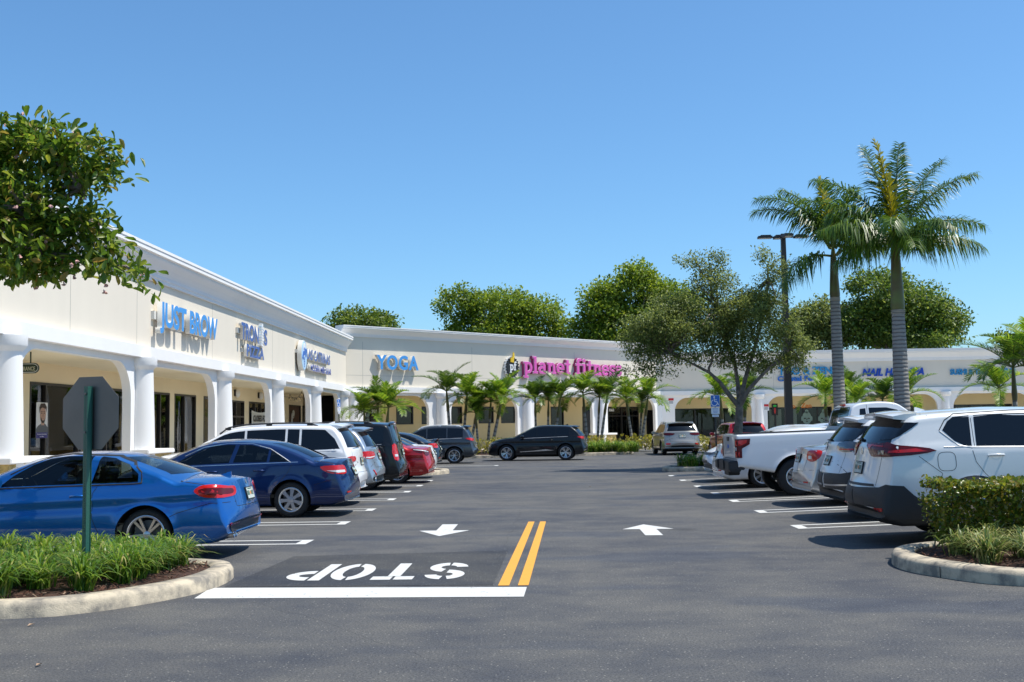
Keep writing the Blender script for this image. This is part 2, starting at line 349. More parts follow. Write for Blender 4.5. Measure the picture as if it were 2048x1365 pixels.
for (x0, y0, x1, y1) in ((-3.0, 33.7, .6, 34.3), (-3.3, 35.6, 0, 36.0)):
    quad4(b, [(x0, y0), (x1, y1), (x1, y1 + .06), (x0, y0 + .06)])
tag(b.build('faded_marking', mat('faded', (.12, .12, .12), .8)), kind='structure')

# ------------------------------------------------------------------ kerbed islands
def smooth_closed(pts, n=8):
    out = []; N = len(pts)
    for i in range(N):
        p0, p1, p2, p3 = [Vector(pts[(i + k - 1) % N]).to_2d() for k in range(4)]
        for j in range(n):
            t = j / n; out.append(.5 * ((2 * p1) + (-p0 + p2) * t + (2 * p0 - 5 * p1 + 4 * p2 - p3) * t * t + (-p0 + 3 * p1 - 3 * p2 + p3) * t ** 3))
    return out
def inset(poly, d):
    N = len(poly); out = []
    for i in range(N):
        a, c = poly[i - 1], poly[(i + 1) % N]; t = (c - a).normalized(); out.append(poly[i] + Vector((-t.y, t.x)) * d)
    return out
def island(pts, h=.15, wd=.26, smooth=8, mulch=True, joints=True):
    """pts counter-clockwise"""
    P = smooth_closed(pts, smooth) if smooth else [Vector(p) for p in pts]
    rings = [(0, -.12), (.005, h - .05), (.035, h - .008), (.08, h), (wd - .04, h), (wd, h - .03), (wd, h - .16)]
    b = MB(); N = len(P); vs = []
    for d, z in rings:
        for p in inset(P, d): vs.append((p.x, p.y, gz(p.x, p.y) + z))
    b.add(vs, [(j * N + i, j * N + (i + 1) % N, (j + 1) * N + (i + 1) % N, (j + 1) * N + i) for j in range(len(rings) - 1) for i in range(N)])
    k = b.build('island_kerb', 'kerb', smooth=50); tag(k, kind='structure')
    if joints:
        jb = MB(); acc = 0; PI_ = inset(P, wd)
        for i in range(N):
            acc += (P[(i + 1) % N] - P[i]).length
            if acc > 3.0:
                acc = 0; q = inset(P, -.004)[i]; r_ = PI_[i]; z = gz(q.x, q.y); t = (P[(i + 1) % N] - P[i]).normalized() * .006
                c = [(q - t), (q + t), (r_ + t), (r_ - t)]; c2 = inset(P, .05)[i]
                jb.add([(c[0].x, c[0].y, z), (c[1].x, c[1].y, z), (c[1].x, c[1].y, z + h - .04), (c[0].x, c[0].y, z + h - .04)], [(0, 1, 2, 3)])
                jb.add([((c2 - t).x, (c2 - t).y, z + h + .002), ((c2 + t).x, (c2 + t).y, z + h + .002), (c[2].x, c[2].y, z + h + .002), (c[3].x, c[3].y, z + h + .002)], [(0, 1, 2, 3)])
        tag(jb.build('kerb_joint', mat('joint_dark', (.05, .045, .04), .9)), kind='structure')
    b = MB(); I = inset(P, wd - .01); c = sum((Vector(p) for p in I), Vector((0, 0))) / N; vs = [(c.x, c.y, gz(c.x, c.y) + h + .03)]; fs = []
    m = 5
    for j in range(1, m + 1):
        for p in I: q = c + (p - c) * j / m; vs.append((q.x, q.y, gz(q.x, q.y) + h - .045 + .07 * (1 - (j / m) ** 3)))
    for i in range(N): fs.append((0, 1 + i, 1 + (i + 1) % N))
    for j in range(m - 1):
        for i in range(N): fs.append((1 + j * N + i, 1 + (j + 1) * N + i, 1 + (j + 1) * N + (i + 1) % N, 1 + j * N + (i + 1) % N))
    b.add(vs, fs); tag(b.build('planting_bed', 'mulch', smooth=60), kind='structure')
    return P, I
KL = [(-4.9, 9.98), (-4.2, 10.28), (-3.72, 10.95), (-3.46, 11.75), (-3.52, 12.75), (-4.0, 13.25), (-5.2, 13.45), (-7.5, 13.5), (-10.2, 13.4), (-10.6, 12), (-10.3, 10.2), (-7.5, 9.6)]
isl_L = island(KL)
KR = [(4.72, 11.1), (6.5, 10.9), (9.5, 10.9), (10.2, 12.2), (9.6, 13.9), (7, 14.1), (5.0, 14.05), (4.25, 13.75), (3.93, 13.0), (4.05, 12.1)]
isl_R = island(KR)
isl_L2 = island([(-9.2, 38.1), (-5, 38.1), (-3.9, 38.3), (-3.35, 39.3), (-3.6, 40.6), (-4.6, 41.3), (-9.2, 41.4)], smooth=6)
isl_R2 = island([(9.4, 40.6), (5.6, 40.6), (4.5, 40.2), (4.05, 39.2), (4.35, 38.2), (5.4, 37.6), (9.4, 37.5)], smooth=6)
def kerb_line(pts, wd=.18, h=.15, name='kerb'):
    b = MB()
    for a, c in zip(pts[:-1], pts[1:]):
        a, c = Vector(a), Vector(c); t = (c - a).normalized(); n = Vector((-t.y, t.x)) * wd; e = t * .0
        vs = []
        for p in (a - e, c + e): vs += [(p.x, p.y, -.1), (p.x, p.y, h - .02), (p.x + n.x * .2, p.y + n.y * .2, h), (p.x + n.x, p.y + n.y, h), (p.x + n.x, p.y + n.y, -.1)]
        b.add(vs, [(0, 5, 6, 1), (1, 6, 7, 2), (2, 7, 8, 3), (3, 8, 9, 4)])
    return tag(b.build(name, 'kerb'), kind='structure')
FAR = [(-12, 54.5), (-8.5, 56.0), (-3.3, 57.2), (2.1, 59.2), (4.6, 60.6), (5.0, 63.5), (5.4, 70.5)]
kerb_line(FAR)
kerb_line([(5.4, 70.5), (9.5, 75.5), (50, 75.5)], name='kerb_far')
b = MB(); b.add([(-12, 54.7, .12), (-8.5, 56.2, .12), (-3.3, 57.4, .12), (2.1, 59.4, .12), (4.5, 60.8, .12), (4.9, 63.6, .12), (5.3, 70.6, .12), (6.6, 80, .12), (-9.6, 64, .12)], [tuple(range(9))])
tag(b.build('planting_bed', 'mulch'), kind='structure')
b = MB(); b.add([(-9.6, 64.2, .145), (6.6, 80.4, .145), (5.45, 70.8, .145), (9.5, 75.7, .145), (50, 75.7, .145), (50, 90, .145), (-16, 90, .145), (-16, 64.2, .145)], [(0, 1, 6, 7), (1, 2, 3), (1, 3, 4, 5, 6)])
b.box((-15, 5, -.1), (-10.0, 64.2, .145)); b.box((9.5, 75.7, .10), (50, 79, .148))
tag(b.build('sidewalk', 'sidewalk'), kind='structure')
kerb_line([(-9.8, 54), (-9.8, 5)], name='kerb_store')

# ------------------------------------------------------------------ buildings
def wall_rects(b, u0, u1, z0, z1, rects, w0, w1, T, mi=0):
    us = sorted({u0, u1, *[r[0] for r in rects], *[r[1] for r in rects]}); zs = sorted({z0, z1, *[r[2] for r in rects], *[r[3] for r in rects]})
    for a, c in zip(us[:-1], us[1:]):
        for d, e in zip(zs[:-1], zs[1:]):
            m = ((a + c) / 2, (d + e) / 2)
            if not any(r[0] < m[0] < r[1] and r[2] < m[1] < r[3] for r in rects): b.box((a, d, w0), (c, e, w1), mi, T)
def wing(name, label, O, u, n, L, opens, cols, ztop, wins, depth=16, stubs=(), wallmat='store_wall', arch=3.55, cz=None, inner=(0, 0), ext=(0, 0), joints=(), jh=None, colz=True):
    """wins: list of (u0,u1,z0,z1,[mullion fractions],kind)"""
    T = frame2((O[0], O[1], 0), u, n); root = empty(name, (O[0], O[1], 0), 0, label, 'building')
    def bld(b, nm, m, **k):
        o = b.build(nm, m, None, **k); o.parent = root; o.matrix_parent_inverse = Matrix.Translation((-O[0], -O[1], 0)); return o
    bld.root = root
    # arcade front: one wall with rounded openings
    zb = 3.72; poly = [(0, -.05)]; r = 1.0
    for (a, c) in opens:
        poly += [(a, -.05)] + [(x, z) for x, z in arcpts(a + r, arch - r, r, 180, 90, 10)] + [(x, z) for x, z in arcpts(c - r, arch - r, r, 90, 0, 10)] + [(c, -.05)]
    poly += [(L, -.05), (L, zb), (0, zb)]
    b = MB(); b.prism(poly, -.24, 0, T); o = bld(b, 'arcade_wall', 'trim_white', smooth=25)
    b = MB(); b.box((-ext[0], 3.72, -.24), (L + ext[1], 4.05, .20), None, T); bld(b, 'band', 'trim_white')
    b = MB(); b.box((-ext[0], 4.05, -.40), (L + ext[1], ztop - .25, 0), 0, T)
    for j in joints: b.box((j - .012, 4.05, 0), (j + .012, ztop - .9, .003), 1, T)
    if jh: b.box((0, jh - .01, 0), (L, jh + .01, .0025), 1, T)
    bld(b, 'upper_wall', ['wall_cream', 'joint'])
    ch = cz or .88; z0 = ztop - ch
    prof = [(0, 0), (.07, 0), (.07, .10), (.10, .12), (.10, .22), (.14, .30), (.22, .42), (.33, .55), (.36, .60), (.36, .66), (.44, .68), (.44, .80), (.46, .80), (.46, .88), (-.40, .88), (-.40, 0)]
    prof = [(p, z0 + q * ch / .88) for p, q in prof]
    b = MB(); n_ = len(prof); vs = [T @ Vector((uu, z, p)) for uu in (-ext[0], L + ext[1]) for p, z in prof]
    b.add(vs, [tuple(range(n_)), tuple(range(n_, 2 * n_))[::-1]] + [(i, (i + 1) % n_, n_ + (i + 1) % n_, n_ + i) for i in range(n_)]); bld(b, 'cornice', 'trim_white')
    for cu in cols:
        b = MB(); TT = T @ Matrix.Translation((cu, 0, .12)) @ Matrix.Rotation(-math.pi / 2, 4, 'X')
        b.lathe([(.36, 0.02), (.355, .4), (.345, 1.2), (.325, 2.0), (.30, 2.8), (.285, 3.38)], 28, TT, caps=False)
        o = bld(b, 'column', 'trim_white', smooth=40)
        b = MB(); b.lathe([(.28, 3.36), (.31, 3.40), (.37, 3.46), (.39, 3.50), (.39, 3.715), (.0, 3.715)], 28, TT, caps=False); q = bld(b, 'capital', 'trim_white', smooth=40)
        q.parent = o; q.matrix_parent_inverse = Matrix.Identity(4)
    for (a, c, hh) in stubs:
        b = MB(); b.box((a, -.05, -.30), (c, hh - .13, .42), 0, T); o = bld(b, 'low_wall', 'ochre_stone')
        b = MB(); b.box((a - .07, hh - .13, -.34), (c + .07, hh, .50), 0, T); bld(b, 'wall_cap', 'trim_white', bevel=.02)
    # storefront
    S = -3.0; zc = 3.64; b = MB()
    wall_rects(b, inner[0], L + inner[1], -.05, zc, [w_[:4] for w_ in wins], S - .2, S, T); bld(b, 'storefront_wall', wallmat)
    b = MB(); b.box((inner[0], zc, S - .2), (L + inner[1], zc + .08, -.24), 0, T); bld(b, 'ceiling', 'ceiling_cream')
    b = MB(); b.box((-ext[0], ztop - 1.1, -depth), (L + ext[1], ztop - 1.0, -.40), 0, T); bld(b, 'roof', 'roofing')
    b = MB(); b.box((-ext[0], -.05, -depth), (0 - ext[0] + .3, ztop - .4, S - .3), 0, T); b.box((L + ext[1] - .3, -.05, -depth), (L + ext[1], ztop - .4, S - .3), 0, T); b.box((0, -.05, -depth - .3), (L, ztop - .4, -depth), 0, T); bld(b, 'rear_wall', 'wall_cream')
    b = MB(); b.box((inner[0], -.04, S - 3.2), (L + inner[1], 3.6, S - 3.1), 0, T); bld(b, 'shop_interior', 'interior_dark')
    for w_ in wins:
        u0, u1, z0, z1, mull, kind = w_
        b = MB(); f = .07; yy = (S - .12, S + .02)
        b.box((u0, z1 - f, yy[0]), (u1, z1, yy[1]), 0, T); b.box((u0, z0, yy[0]), (u1, z0 + f * .9, yy[1]), 0, T)
        b.box((u0, z0 + f * .9, yy[0]), (u0 + f, z1 - f, yy[1]), 0, T); b.box((u1 - f, z0 + f * .9, yy[0]), (u1, z1 - f, yy[1]), 0, T)
        for m_ in mull:
            x = u0 + (u1 - u0) * m_; b.box((x - .05, z0 + f * .9, yy[0] + .01), (x + .05, z1 - f, yy[1] - .002), 0, T)
        if kind == 'door': b.box((u0 + f, 2.2, yy[0] + .01), (u1 - f, 2.28, yy[1] - .004), 0, T)
        fr = bld(b, 'door' if kind == 'door' else 'window', 'frame_dark')
        b = MB(); gm = {'glass': 'shop_glass', 'door': 'shop_glass', 'wood': 'door_wood', 'dark': 'dark_window'}[kind if kind in ('wood', 'dark') else 'glass']
        b.box((u0 + f, z0 + f * .9, S - .07), (u1 - f, z1 - f, S - .055), 0, T); g = bld(b, 'pane', gm); g.parent = fr; g.matrix_parent_inverse = Matrix.Identity(4)
        if kind == 'curtain':
            b = MB(); k = max(2, int((u1 - u0) / .11)); vs = []
            for i in range(k + 1):
                x = u0 + .1 + (u1 - u0 - .2) * i / k; d = S - .085 - .03 * (i % 2) - .012 * math.sin(i * 1.7)
                vs += [T @ Vector((x, z0 + .1, d)), T @ Vector((x, z1 - .1, d))]
            b.add(vs, [(2 * i, 2 * i + 2, 2 * i + 3, 2 * i + 1) for i in range(k)]); g = bld(b, 'curtain', 'curtain', smooth=80); g.parent = fr; g.matrix_parent_inverse = Matrix.Identity(4)
    return T, root, bld
mat('door_wood', (.085, .028, .012), .35, var=.5, vscale=5); mat('dark_window', (.008, .008, .009), .05)
s2 = math.sqrt(.5)
YL0 = 9.0
lw = lambda y: y - YL0
winsL = [(lw(16), lw(20.5), .2, 3.08, [.5], 'glass'), (lw(22), lw(26.5), .2, 3.08, [.33, .66], 'glass'),
         (lw(31.4), lw(39.4), .2, 3.08, [.13, .42, .70], 'glass'),
         (lw(41.2), lw(43.3), .2, 3.08, [.5], 'curtain'), (lw(43.9), lw(46.6), .2, 3.08, [.45], 'curtain'), (lw(47.7), lw(50.4), .2, 3.08, [], 'curtain'),
         (lw(51.3), lw(54.2), .2, 3.0, [.5], 'door'), (lw(55.1), lw(58.6), 1.0, 3.0, [.33, .66], 'curtain'),
         (lw(60.4), lw(61.8), .2, 3.0, [], 'dark'), (lw(63.8), lw(66.9), .2, 3.0, [], 'wood'), (lw(67.4), lw(68.3), .2, 3.0, [], 'dark')]
colsY = [15.5, 23.6, 31.7, 39.75, 47.8, 55.9, 63.8]
opL = [(lw(a + .66), lw(c - .60)) for a, c in zip(colsY[:-1], colsY[1:])]
T1, bld1, B1 = wing('shopping_arcade', 'long cream arcade wing on the left beside the blue convertible, columns and JUST BROW sign', (-11.5, YL0), (0, 1), (1, 0), 56.3, opL, [lw(c) for c in colsY], 6.93, winsL,
                    stubs=[(lw(c - .5), lw(c + 1.6), 1.12) for c in colsY[:-1]], inner=(0, 4.2), joints=[lw(y) for y in (27, 31.5, 38.8, 47.5, 56)], wallmat='store_wall_pale')
def wu(px, off=0):
    r = (px - 1087) / 2250; x0, y0 = -11.5 - off * s2, 65.5 + off * s2; return (r * y0 - x0) / (1 - r) / s2
winsW = [(wu(703, 3), wu(724, 3), .2, 2.9, [], 'wood'), (wu(727, 3), wu(757, 3), .2, 3.0, [.5], 'door'), (wu(792, 3), wu(826, 3), 1.8, 2.95, [], 'dark'), (wu(843, 3), wu(860, 3), 1.8, 2.95, [], 'dark'),
         (wu(899, 3), wu(924, 3), 1.8, 2.95, [], 'dark'), (wu(957, 3), wu(987, 3), 1.8, 2.95, [], 'dark'), (wu(1002, 3), wu(1031, 3), 1.8, 2.95, [], 'dark'),
         (wu(1101, 3), wu(1127, 3), .2, 2.95, [], 'dark'), (wu(1164, 3), wu(1186, 3), .2, 2.95, [], 'dark'), (wu(1214, 3), wu(1276, 3), .2, 2.95, [.45], 'door'), (wu(1291, 3), wu(1311, 3), .6, 2.7, [], 'dark')]
T2, bld2, B2 = wing('shopping_arcade', 'taller angled cream gym wing behind the row of small palms, with square windows', (-11.5, 65.5), (s2, s2), (s2, -s2), 29.0, [(1.2, 6.2), (8.0, 13.8), (15.4, 21.2), (22.8, 28.2)], [.4, 7.1, 14.6, 22.0], 7.62, winsW,
                    stubs=[(21.2, 23.2, 1.0)], inner=(1.3, 1.2), ext=(.5, .15), cz=.62, joints=[wu(725), wu(945), wu(1150)], jh=4.72)
winsR = []
for k in range(6):
    a = .98 + 6.99 * k
    winsR.append((a + .1, a + 5.6, .55 if k != 1 else .2, 2.75, [.2, .4, .6, .8] if k else [.33, .66], 'glass'))
T3, bld3, B3 = wing('shopping_arcade', 'far cream wing across the back on the right, in shade, behind the pickup truck', (9.0, 86.0), (1, 0), (0, -1), 44, [(.98 + 6.99 * k, 6.8 + 6.99 * k) for k in range(6)], [7.4 + 6.99 * k for k in range(6)], 6.98, winsR, inner=(.3, 0), joints=[8.5, 15.6, 24.5, 31])

# ------------------------------------------------------------------ shop signs
mat('sign_blue', (.02, .14, .50), .35); mat('sign_sky', (.06, .30, .70), .35); mat('sign_indigo', (.06, .13, .38), .35); mat('sign_return', (.62, .61, .57), .5)
mat('sign_pink', (.68, .11, .42), .4); mat('sign_pinkedge', (.35, .03, .16), .5); mat('sign_white', (.8, .8, .8), .4); mat('sign_pale', (.45, .66, .85), .4)
mat('sign_royal', (.01, .06, .42), .4); mat('sign_teal', (.03, .25, .50), .4); mat('sign_yellow', (.75, .5, .02), .4)
P1, N1, U1 = (-11.5, 0), (1, 0), (0, 1); P2, N2, U2 = (-11.5, 65.5), (s2, -s2), (s2, s2); P3, N3, U3 = (0, 86.0), (0, -1), (1, 0)
def sign_root(label, p): return empty('shop_sign', p, 0, label, 'sign')
def put(o, root):
    o.parent = root; o.matrix_parent_inverse = Matrix.Translation(-root.location); return o
def letters(root, body, p, u, n, h, width, mats, proud=.22, depth=.12, bold=.02, shear=0, spacing=1, rot=0, name='letters'):
    """p = world position (bottom-left of the text) on the wall"""
    T = frame2(p, u, n) @ Matrix.Translation((0, 0, proud)) @ Matrix.Rotation(rot, 4, 'Z')
    o = text_obj(body, h, depth, mats, name, None, bold, width, T, shear, spacing); return put(o, root)
def raceway(root, p, u, n, x0, x1, z0, z1, proud, m='sign_return', name='raceway'):
    T = frame2(p, u, n); b = MB(); b.box((x0, z0, .0), (x1, z1, proud), 0, T); return put(b.build(name, m), root)
# JUST BROW
p = Vector((-11.5, 32.65, 4.76)); r = sign_root('light blue channel-letter sign spelling JUST BROW on the left wing', p)
letters(r, 'JUST', p, U1, N1, .70, 2.45, ['sign_sky', 'sign_return'], .20, .15, .038); letters(r, 'BROW', p + Vector((0, 2.78, 0)), U1, N1, .70, 3.05, ['sign_sky', 'sign_return'], .20, .15, .038)
raceway(r, p, U1, N1, -.02, 5.55, .16, .40, .10)
# TRONI'S PIZZA
p = Vector((-11.5, 41.75, 5.06)); r = sign_root("indigo sign spelling TRON'S PIZZA with a small leaning tower", p)
letters(r, 'TRON', p, U1, N1, .62, 2.55, ['sign_indigo', 'sign_return'], .17, .11, .034); letters(r, "'S", p + Vector((0, 3.2, 0)), U1, N1, .62, .75, ['sign_indigo', 'sign_return'], .17, .11, .034)
raceway(r, p, U1, N1, -.02, 3.9, .2, .40, .09)
letters(r, 'PIZZA', p + Vector((0, .75, -.62)), U1, N1, .46, 2.7, ['sign_indigo', 'sign_return'], .17, .11, .034); raceway(r, p, U1, N1, .74, 3.4, -.48, -.32, .09)
b = MB(); TT = frame2(p + Vector((0, 2.85, -.12)), U1, N1) @ Matrix.Rotation(R(-7), 4, 'Z')
for k in range(7): b.box((-.17 + .008 * k, .115 * k, .14), (.17 - .008 * k, .115 * k + .085, .30), 0, TT); b.box((-.14, .115 * k + .085, .14), (.14, .115 * k + .115, .27), 1, TT)
b.box((-.1, .805, .14), (.1, .92, .28), 0, TT); put(b.build('tower_emblem', ['sign_white', 'sign_pale']), r)
# LAS CATRINAS
p = Vector((-11.5, 53.4, 4.98)); r = sign_root('blue sign spelling LAS CATRINAS with a pale oval board on the left wing', p)
letters(r, 'LAS CATRINAS', p, U1, N1, .50, 5.9, ['sign_indigo', 'sign_return'], .17, .11, .034); letters(r, 'MODERN MEX & BAR', p + Vector((0, .7, -.54)), U1, N1, .32, 5.2, ['sign_royal', 'sign_return'], .22, .12, .015)
raceway(r, p, U1, N1, .5, 6.0, -.45, -.25, .14); raceway(r, p, U1, N1, -1.6, 6.0, .18, .34, .14)
T = frame2(p + Vector((0, -.95, .08)), U1, N1); b = MB()
def ell(a, c, cx=0, cy=0, n=36): return [(cx + a * math.cos(2 * math.pi * i / n), cy + c * math.sin(2 * math.pi * i / n)) for i in range(n)]
b.prism(ell(.62, .72), .1, .30, T, 1); b.prism(ell(.57, .67), .30, .315, T, 0)
b.prism(ell(.24, .3, 0, .28), .315, .325, T, 2)
for i in range(7): b.prism(ell(.12, .12, .42 * math.cos(i * .9 - .3) * (1 if i % 2 else .8), .05 + .16 * math.sin(i * 1.3), 12), .315, .33 + .001 * i, T, 3)
for s in (-1, 1): b.prism(ell(.06, .07, s * .09, .3, 12), .325, .333, T, 3)
for i in range(6): b.prism(ell(.17 - .02 * i, .025, 0, -.12 - .08 * i, 10), .315, .325, T, 3)
put(b.build('oval_board', ['sign_pale', 'sign_return', 'sign_white', 'sign_blue'], smooth=30), r)
# YOGA
def wp(px, py): return onplane(px, py, P2, N2)
a = wp(747, 738); c = wp(831, 740); p = Vector((a.x, a.y, a.z)); r = sign_root('bright blue wide block letters spelling YOGA on the angled wing', p)
letters(r, 'YOGA', p, U2, N2, .84, (Vector((c.x, c.y)) - Vector((a.x, a.y))).length, ['sign_sky', 'sign_return'], .20, .24, .035, spacing=1.12)
# planet fitness: slab-serif letters drawn as strokes
def slab(body, h):
    """list of polygons in units of x-height=1; returns polys and total width"""
    S = .26; sf = .17; th = .16
    def ringp(cx, cy, rx, ry, a0, a1, s=S, n=14):
        o = [(cx + rx * math.cos(R(a0 + (a1 - a0) * i / n)), cy + ry * math.sin(R(a0 + (a1 - a0) * i / n))) for i in range(n + 1)]
        k = [(cx + (rx - s) * math.cos(R(a0 + (a1 - a0) * i / n)), cy + (ry - s * .75) * math.sin(R(a0 + (a1 - a0) * i / n))) for i in range(n + 1)]
        return [[o[i], o[i + 1], k[i + 1], k[i]] for i in range(n)]
    def rc(x0, y0, x1, y1): return [[(x0, y0), (x1, y0), (x1, y1), (x0, y1)]]
    G = {'p': (rc(.12, -.4, .12 + S, 1) + rc(0, -.4, .52, -.4 + th) + rc(0, 1 - th, .2, 1) + ringp(.5, .5, .46, .5, -140, 140), 1.0),
         'l': (rc(.14, 0, .14 + S, 1.5) + rc(0, 0, .54, th) + rc(0, 1.5 - th, .2, 1.5), .56),
         'a': (rc(.56, .08, .56 + S, .75) + ringp(.45, .66, .37, .34, 0, 165) + ringp(.42, .33, .38, .34, 40, 330) + rc(.6, 0, .98, th), 1.0),
         'n': (rc(.12, 0, .12 + S, 1) + rc(0, 0, .46, th) + rc(0, 1 - th, .2, 1) + rc(.66, 0, .66 + S, .65) + rc(.56, 0, 1.02, th) + ringp(.58, .62, .34, .38, 0, 160), 1.06),
         'e': (ringp(.46, .5, .46, .5, 5, 320) + rc(.2, .42, .9, .42 + th), .94),
         't': (rc(.2, .2, .2 + S, 1.3) + rc(0, 1 - th, .66, 1) + ringp(.46, .28, .26, .28, 180, 330, .2), .74),
         'f': (rc(.14, 0, .14 + S, 1.15) + rc(0, 0, .56, th) + rc(0, 1 - th, .66, 1) + ringp(.46, 1.16, .32, .34, 25, 180), .72),
         'i': (rc(.14, 0, .14 + S, 1) + rc(0, 0, .54, th) + rc(0, 1 - th, .2, 1) + ringp(.27, 1.3, .16, .16, 0, 360, .15), .58),
         's': (ringp(.38, .72, .34, .28, 10, 270, .2) + ringp(.38, .27, .36, .29, -190, 90, .2) + rc(.6, .68, .7, 1) + rc(.04, 0, .14, .34), .80)}
    x = 0; out = []
    for ch in body:
        if ch == ' ': x += .55; continue
        ps, wd = G[ch]; out += [[(px + x, py) for px, py in q] for q in ps]; x += wd + .03
    return out, x
a = wp(1042, 747); c = wp(1239, 755); wd = (Vector((c.x, c.y)) - Vector((a.x, a.y))).length
p = Vector((a.x, a.y, a.z)); r = sign_root('magenta slab-serif lowercase sign spelling planet fitness on the angled wing', p)
pl, tw = slab('planet fitness', 1); k = wd / tw; kh = .77; T = frame2(p, U2, N2)
b = MB(); e = .055
for i, q in enumerate(pl):
    cx = sum(v[0] for v in q) / len(q); cy = sum(v[1] for v in q) / len(q)
    b.prism([(v[0] * k, v[1] * kh) for v in q], .12, .30 + .0004 * (i % 7), T, 0)
put(b.build('letters', 'sign_pink'), r)
b = MB()
for i, q in enumerate(pl):
    cx = sum(v[0] for v in q) / len(q) * k; cy = sum(v[1] for v in q) / len(q) * kh
    g = []
    for v in q:
        dx, dy = v[0] * k - cx, v[1] * kh - cy; l = math.hypot(dx, dy) or 1; g.append((cx + dx + math.copysign(min(.025, abs(dx)), dx), cy + dy + math.copysign(.025, dy)))
    b.prism(g, .02, .25 + .0004 * (i % 9), T, 0); b.prism(g, .25 + .0004 * (i % 9), .258 + .0004 * (i % 9), T, 1)
put(b.build('letter_backing', ['sign_pinkedge', 'sign_white']), r)
a = wp(1020, 735); p = Vector((a.x, a.y, a.z)); r = sign_root('round black gear emblem with white pf and a yellow thumb, left of the magenta letters', p); T = frame2(p, U2, N2)
gear = []
for i in range(20):
    a0 = 2 * math.pi * i / 20
    for da, rr in ((-.09, .72), (-.06, .82), (.06, .82), (.09, .72)): gear.append((rr * .72 * math.cos(a0 + da), rr * .82 * math.sin(a0 + da)))
b = MB(); b.prism([(x * 1.08, y * 1.07) for x, y in gear], .02, .2, T, 1); b.prism(gear, .2, .28, T, 0); put(b.build('gear_disc', ['black_plain', 'sign_white']), r)
b = MB(); b.prism([(-.22, .32), (.05, .30), (.10, .62), (-.20, .62)], .28, .33, T, 0); b.prism([(-.06, .60), (.12, .60), (.14, .78), (.10, .98), (.0, .98), (-.02, .8)], .28, .32, T, 0)
for i in range(4): b.prism([(-.26, .33 + .07 * i), (-.08, .33 + .07 * i), (-.08, .385 + .07 * i), (-.26, .385 + .07 * i)], .33, .345, T, 0)
put(b.build('thumb_emblem', 'sign_yellow'), r)
pl, tw = slab('pf', 1); b = MB()
for i, q in enumerate(pl): b.prism([(v[0] * .36 - .30, v[1] * .40 - .22) for v in q], .28, .31 + .0005 * (i % 5), T)
put(b.build('letters', 'sign_white'), r)
# far wing
def tp(px, py): return onplane(px, py, P3, N3)
def farsign(label, items):
    r = None
    for body, px0, px1, pyb, h, m, sh in items:
        a, c = tp(px0, pyb), tp(px1, pyb); p = Vector((a.x, 86.0, a.z)); r = r or sign_root(label, p)
        letters(r, body, p, U3, N3, h, c.x - a.x, m, .06, .10, .035, shear=sh)
farsign('two-line blue sign reading TAO & ZEN, Crystal Foot Spa, partly behind the lamp pole', [('TAO & ZEN', 1556, 1664, 750, .56, 'sign_teal', 0), ('Crystal Foot Spa', 1555, 1668, 763, .38, 'sign_blue', 0)])
farsign('slanted dark blue sign reading NAIL HAIR SPA on the far wing', [('NAIL HAIR SPA', 1724, 1848, 752.5, .56, 'sign_royal', .25)])
farsign('teal blue sign starting with SUSHI near the right edge of the far wing', [('SUSHI & THAI CUISINE', 1900, 2030, 750, .42, 'sign_teal', 0)])
# ------------------------------------------------------------------ vehicles
mat('tyre', (.014, .014, .015), .75, bump=.3, bscale=60); mat('rim_silver', (.55, .56, .58), .28, .9); mat('rim_dark', (.10, .10, .11), .35, .8)
mat('brake', (.12, .12, .12), .5, .7); mat('car_black_plastic', (.022, .023, .025), .55, bump=.2, bscale=120); mat('well_black', (.008, .008, .008), .9)
mat('car_glass_dark', (.004, .005, .007), .03, Coat_Weight=.2, IOR=1.42); mat('chrome', (.62, .63, .65), .24, 1.0); mat('bright_trim', (.42, .43, .44), .4, .3); mat('seam', (.006, .006, .006), .7)
mat('lamp_red', (.50, .008, .006), .15, Coat_Weight=.3); mat('lamp_darkred', (.10, .006, .008), .12, Coat_Weight=.1, IOR=1.35); mat('lamp_clear', (.62, .62, .62), .12, Coat_Weight=1); mat('lamp_smoke', (.05, .05, .055), .08, Coat_Weight=1)
mat('lamp_orange', (.6, .09, .01), .15, Coat_Weight=1)
mat('plate_white', (.55, .60, .55), .5, var=.35, vscale=30); mat('plate_green', (.03, .10, .06), .5); mat('plate_orange', (.7, .25, .03), .5)
mat('seat_dark', (.03, .028, .027), .7); mat('seat_tan', (.40, .33, .22), .7); mat('cabin_dark', (.02, .02, .022), .8)
glassmat('car_glass_clear', (.36, .44, .44)); glassmat('car_glass_tint', (.13, .15, .155))

def crom(pts, step=.05):
    """smooth curve through control points (x,z[,'s' = sharp])"""
    segs = []; cur = [pts[0]]
    for p in pts[1:]:
        cur.append(p)
        if len(p) > 2: segs.append(cur); cur = [p]
    if len(cur) > 1: segs.append(cur)
    out = []
    for sg in segs:
        q = [Vector(p[:2]) for p in sg]; q = [q[0] * 2 - q[1]] + q + [q[-1] * 2 - q[-2]]
        for i in range(1, len(q) - 2):
            p0, p1, p2, p3 = q[i - 1:i + 3]; l = (p2 - p1).length; n = max(1, round(l / step))
            t1 = (p2 - p0) * (l / max(1e-6, (p1 - p0).length + l)); t2 = (p3 - p1) * (l / max(1e-6, (p3 - p2).length + l))
            for j in range(n):
                t = j / n; a = t * t; c = a * t
                out.append(p1 * (2 * c - 3 * a + 1) + t1 * (c - 2 * a + t) + p2 * (-2 * c + 3 * a) + t2 * (c - a))
    out.append(Vector(pts[-1][:2])); return out
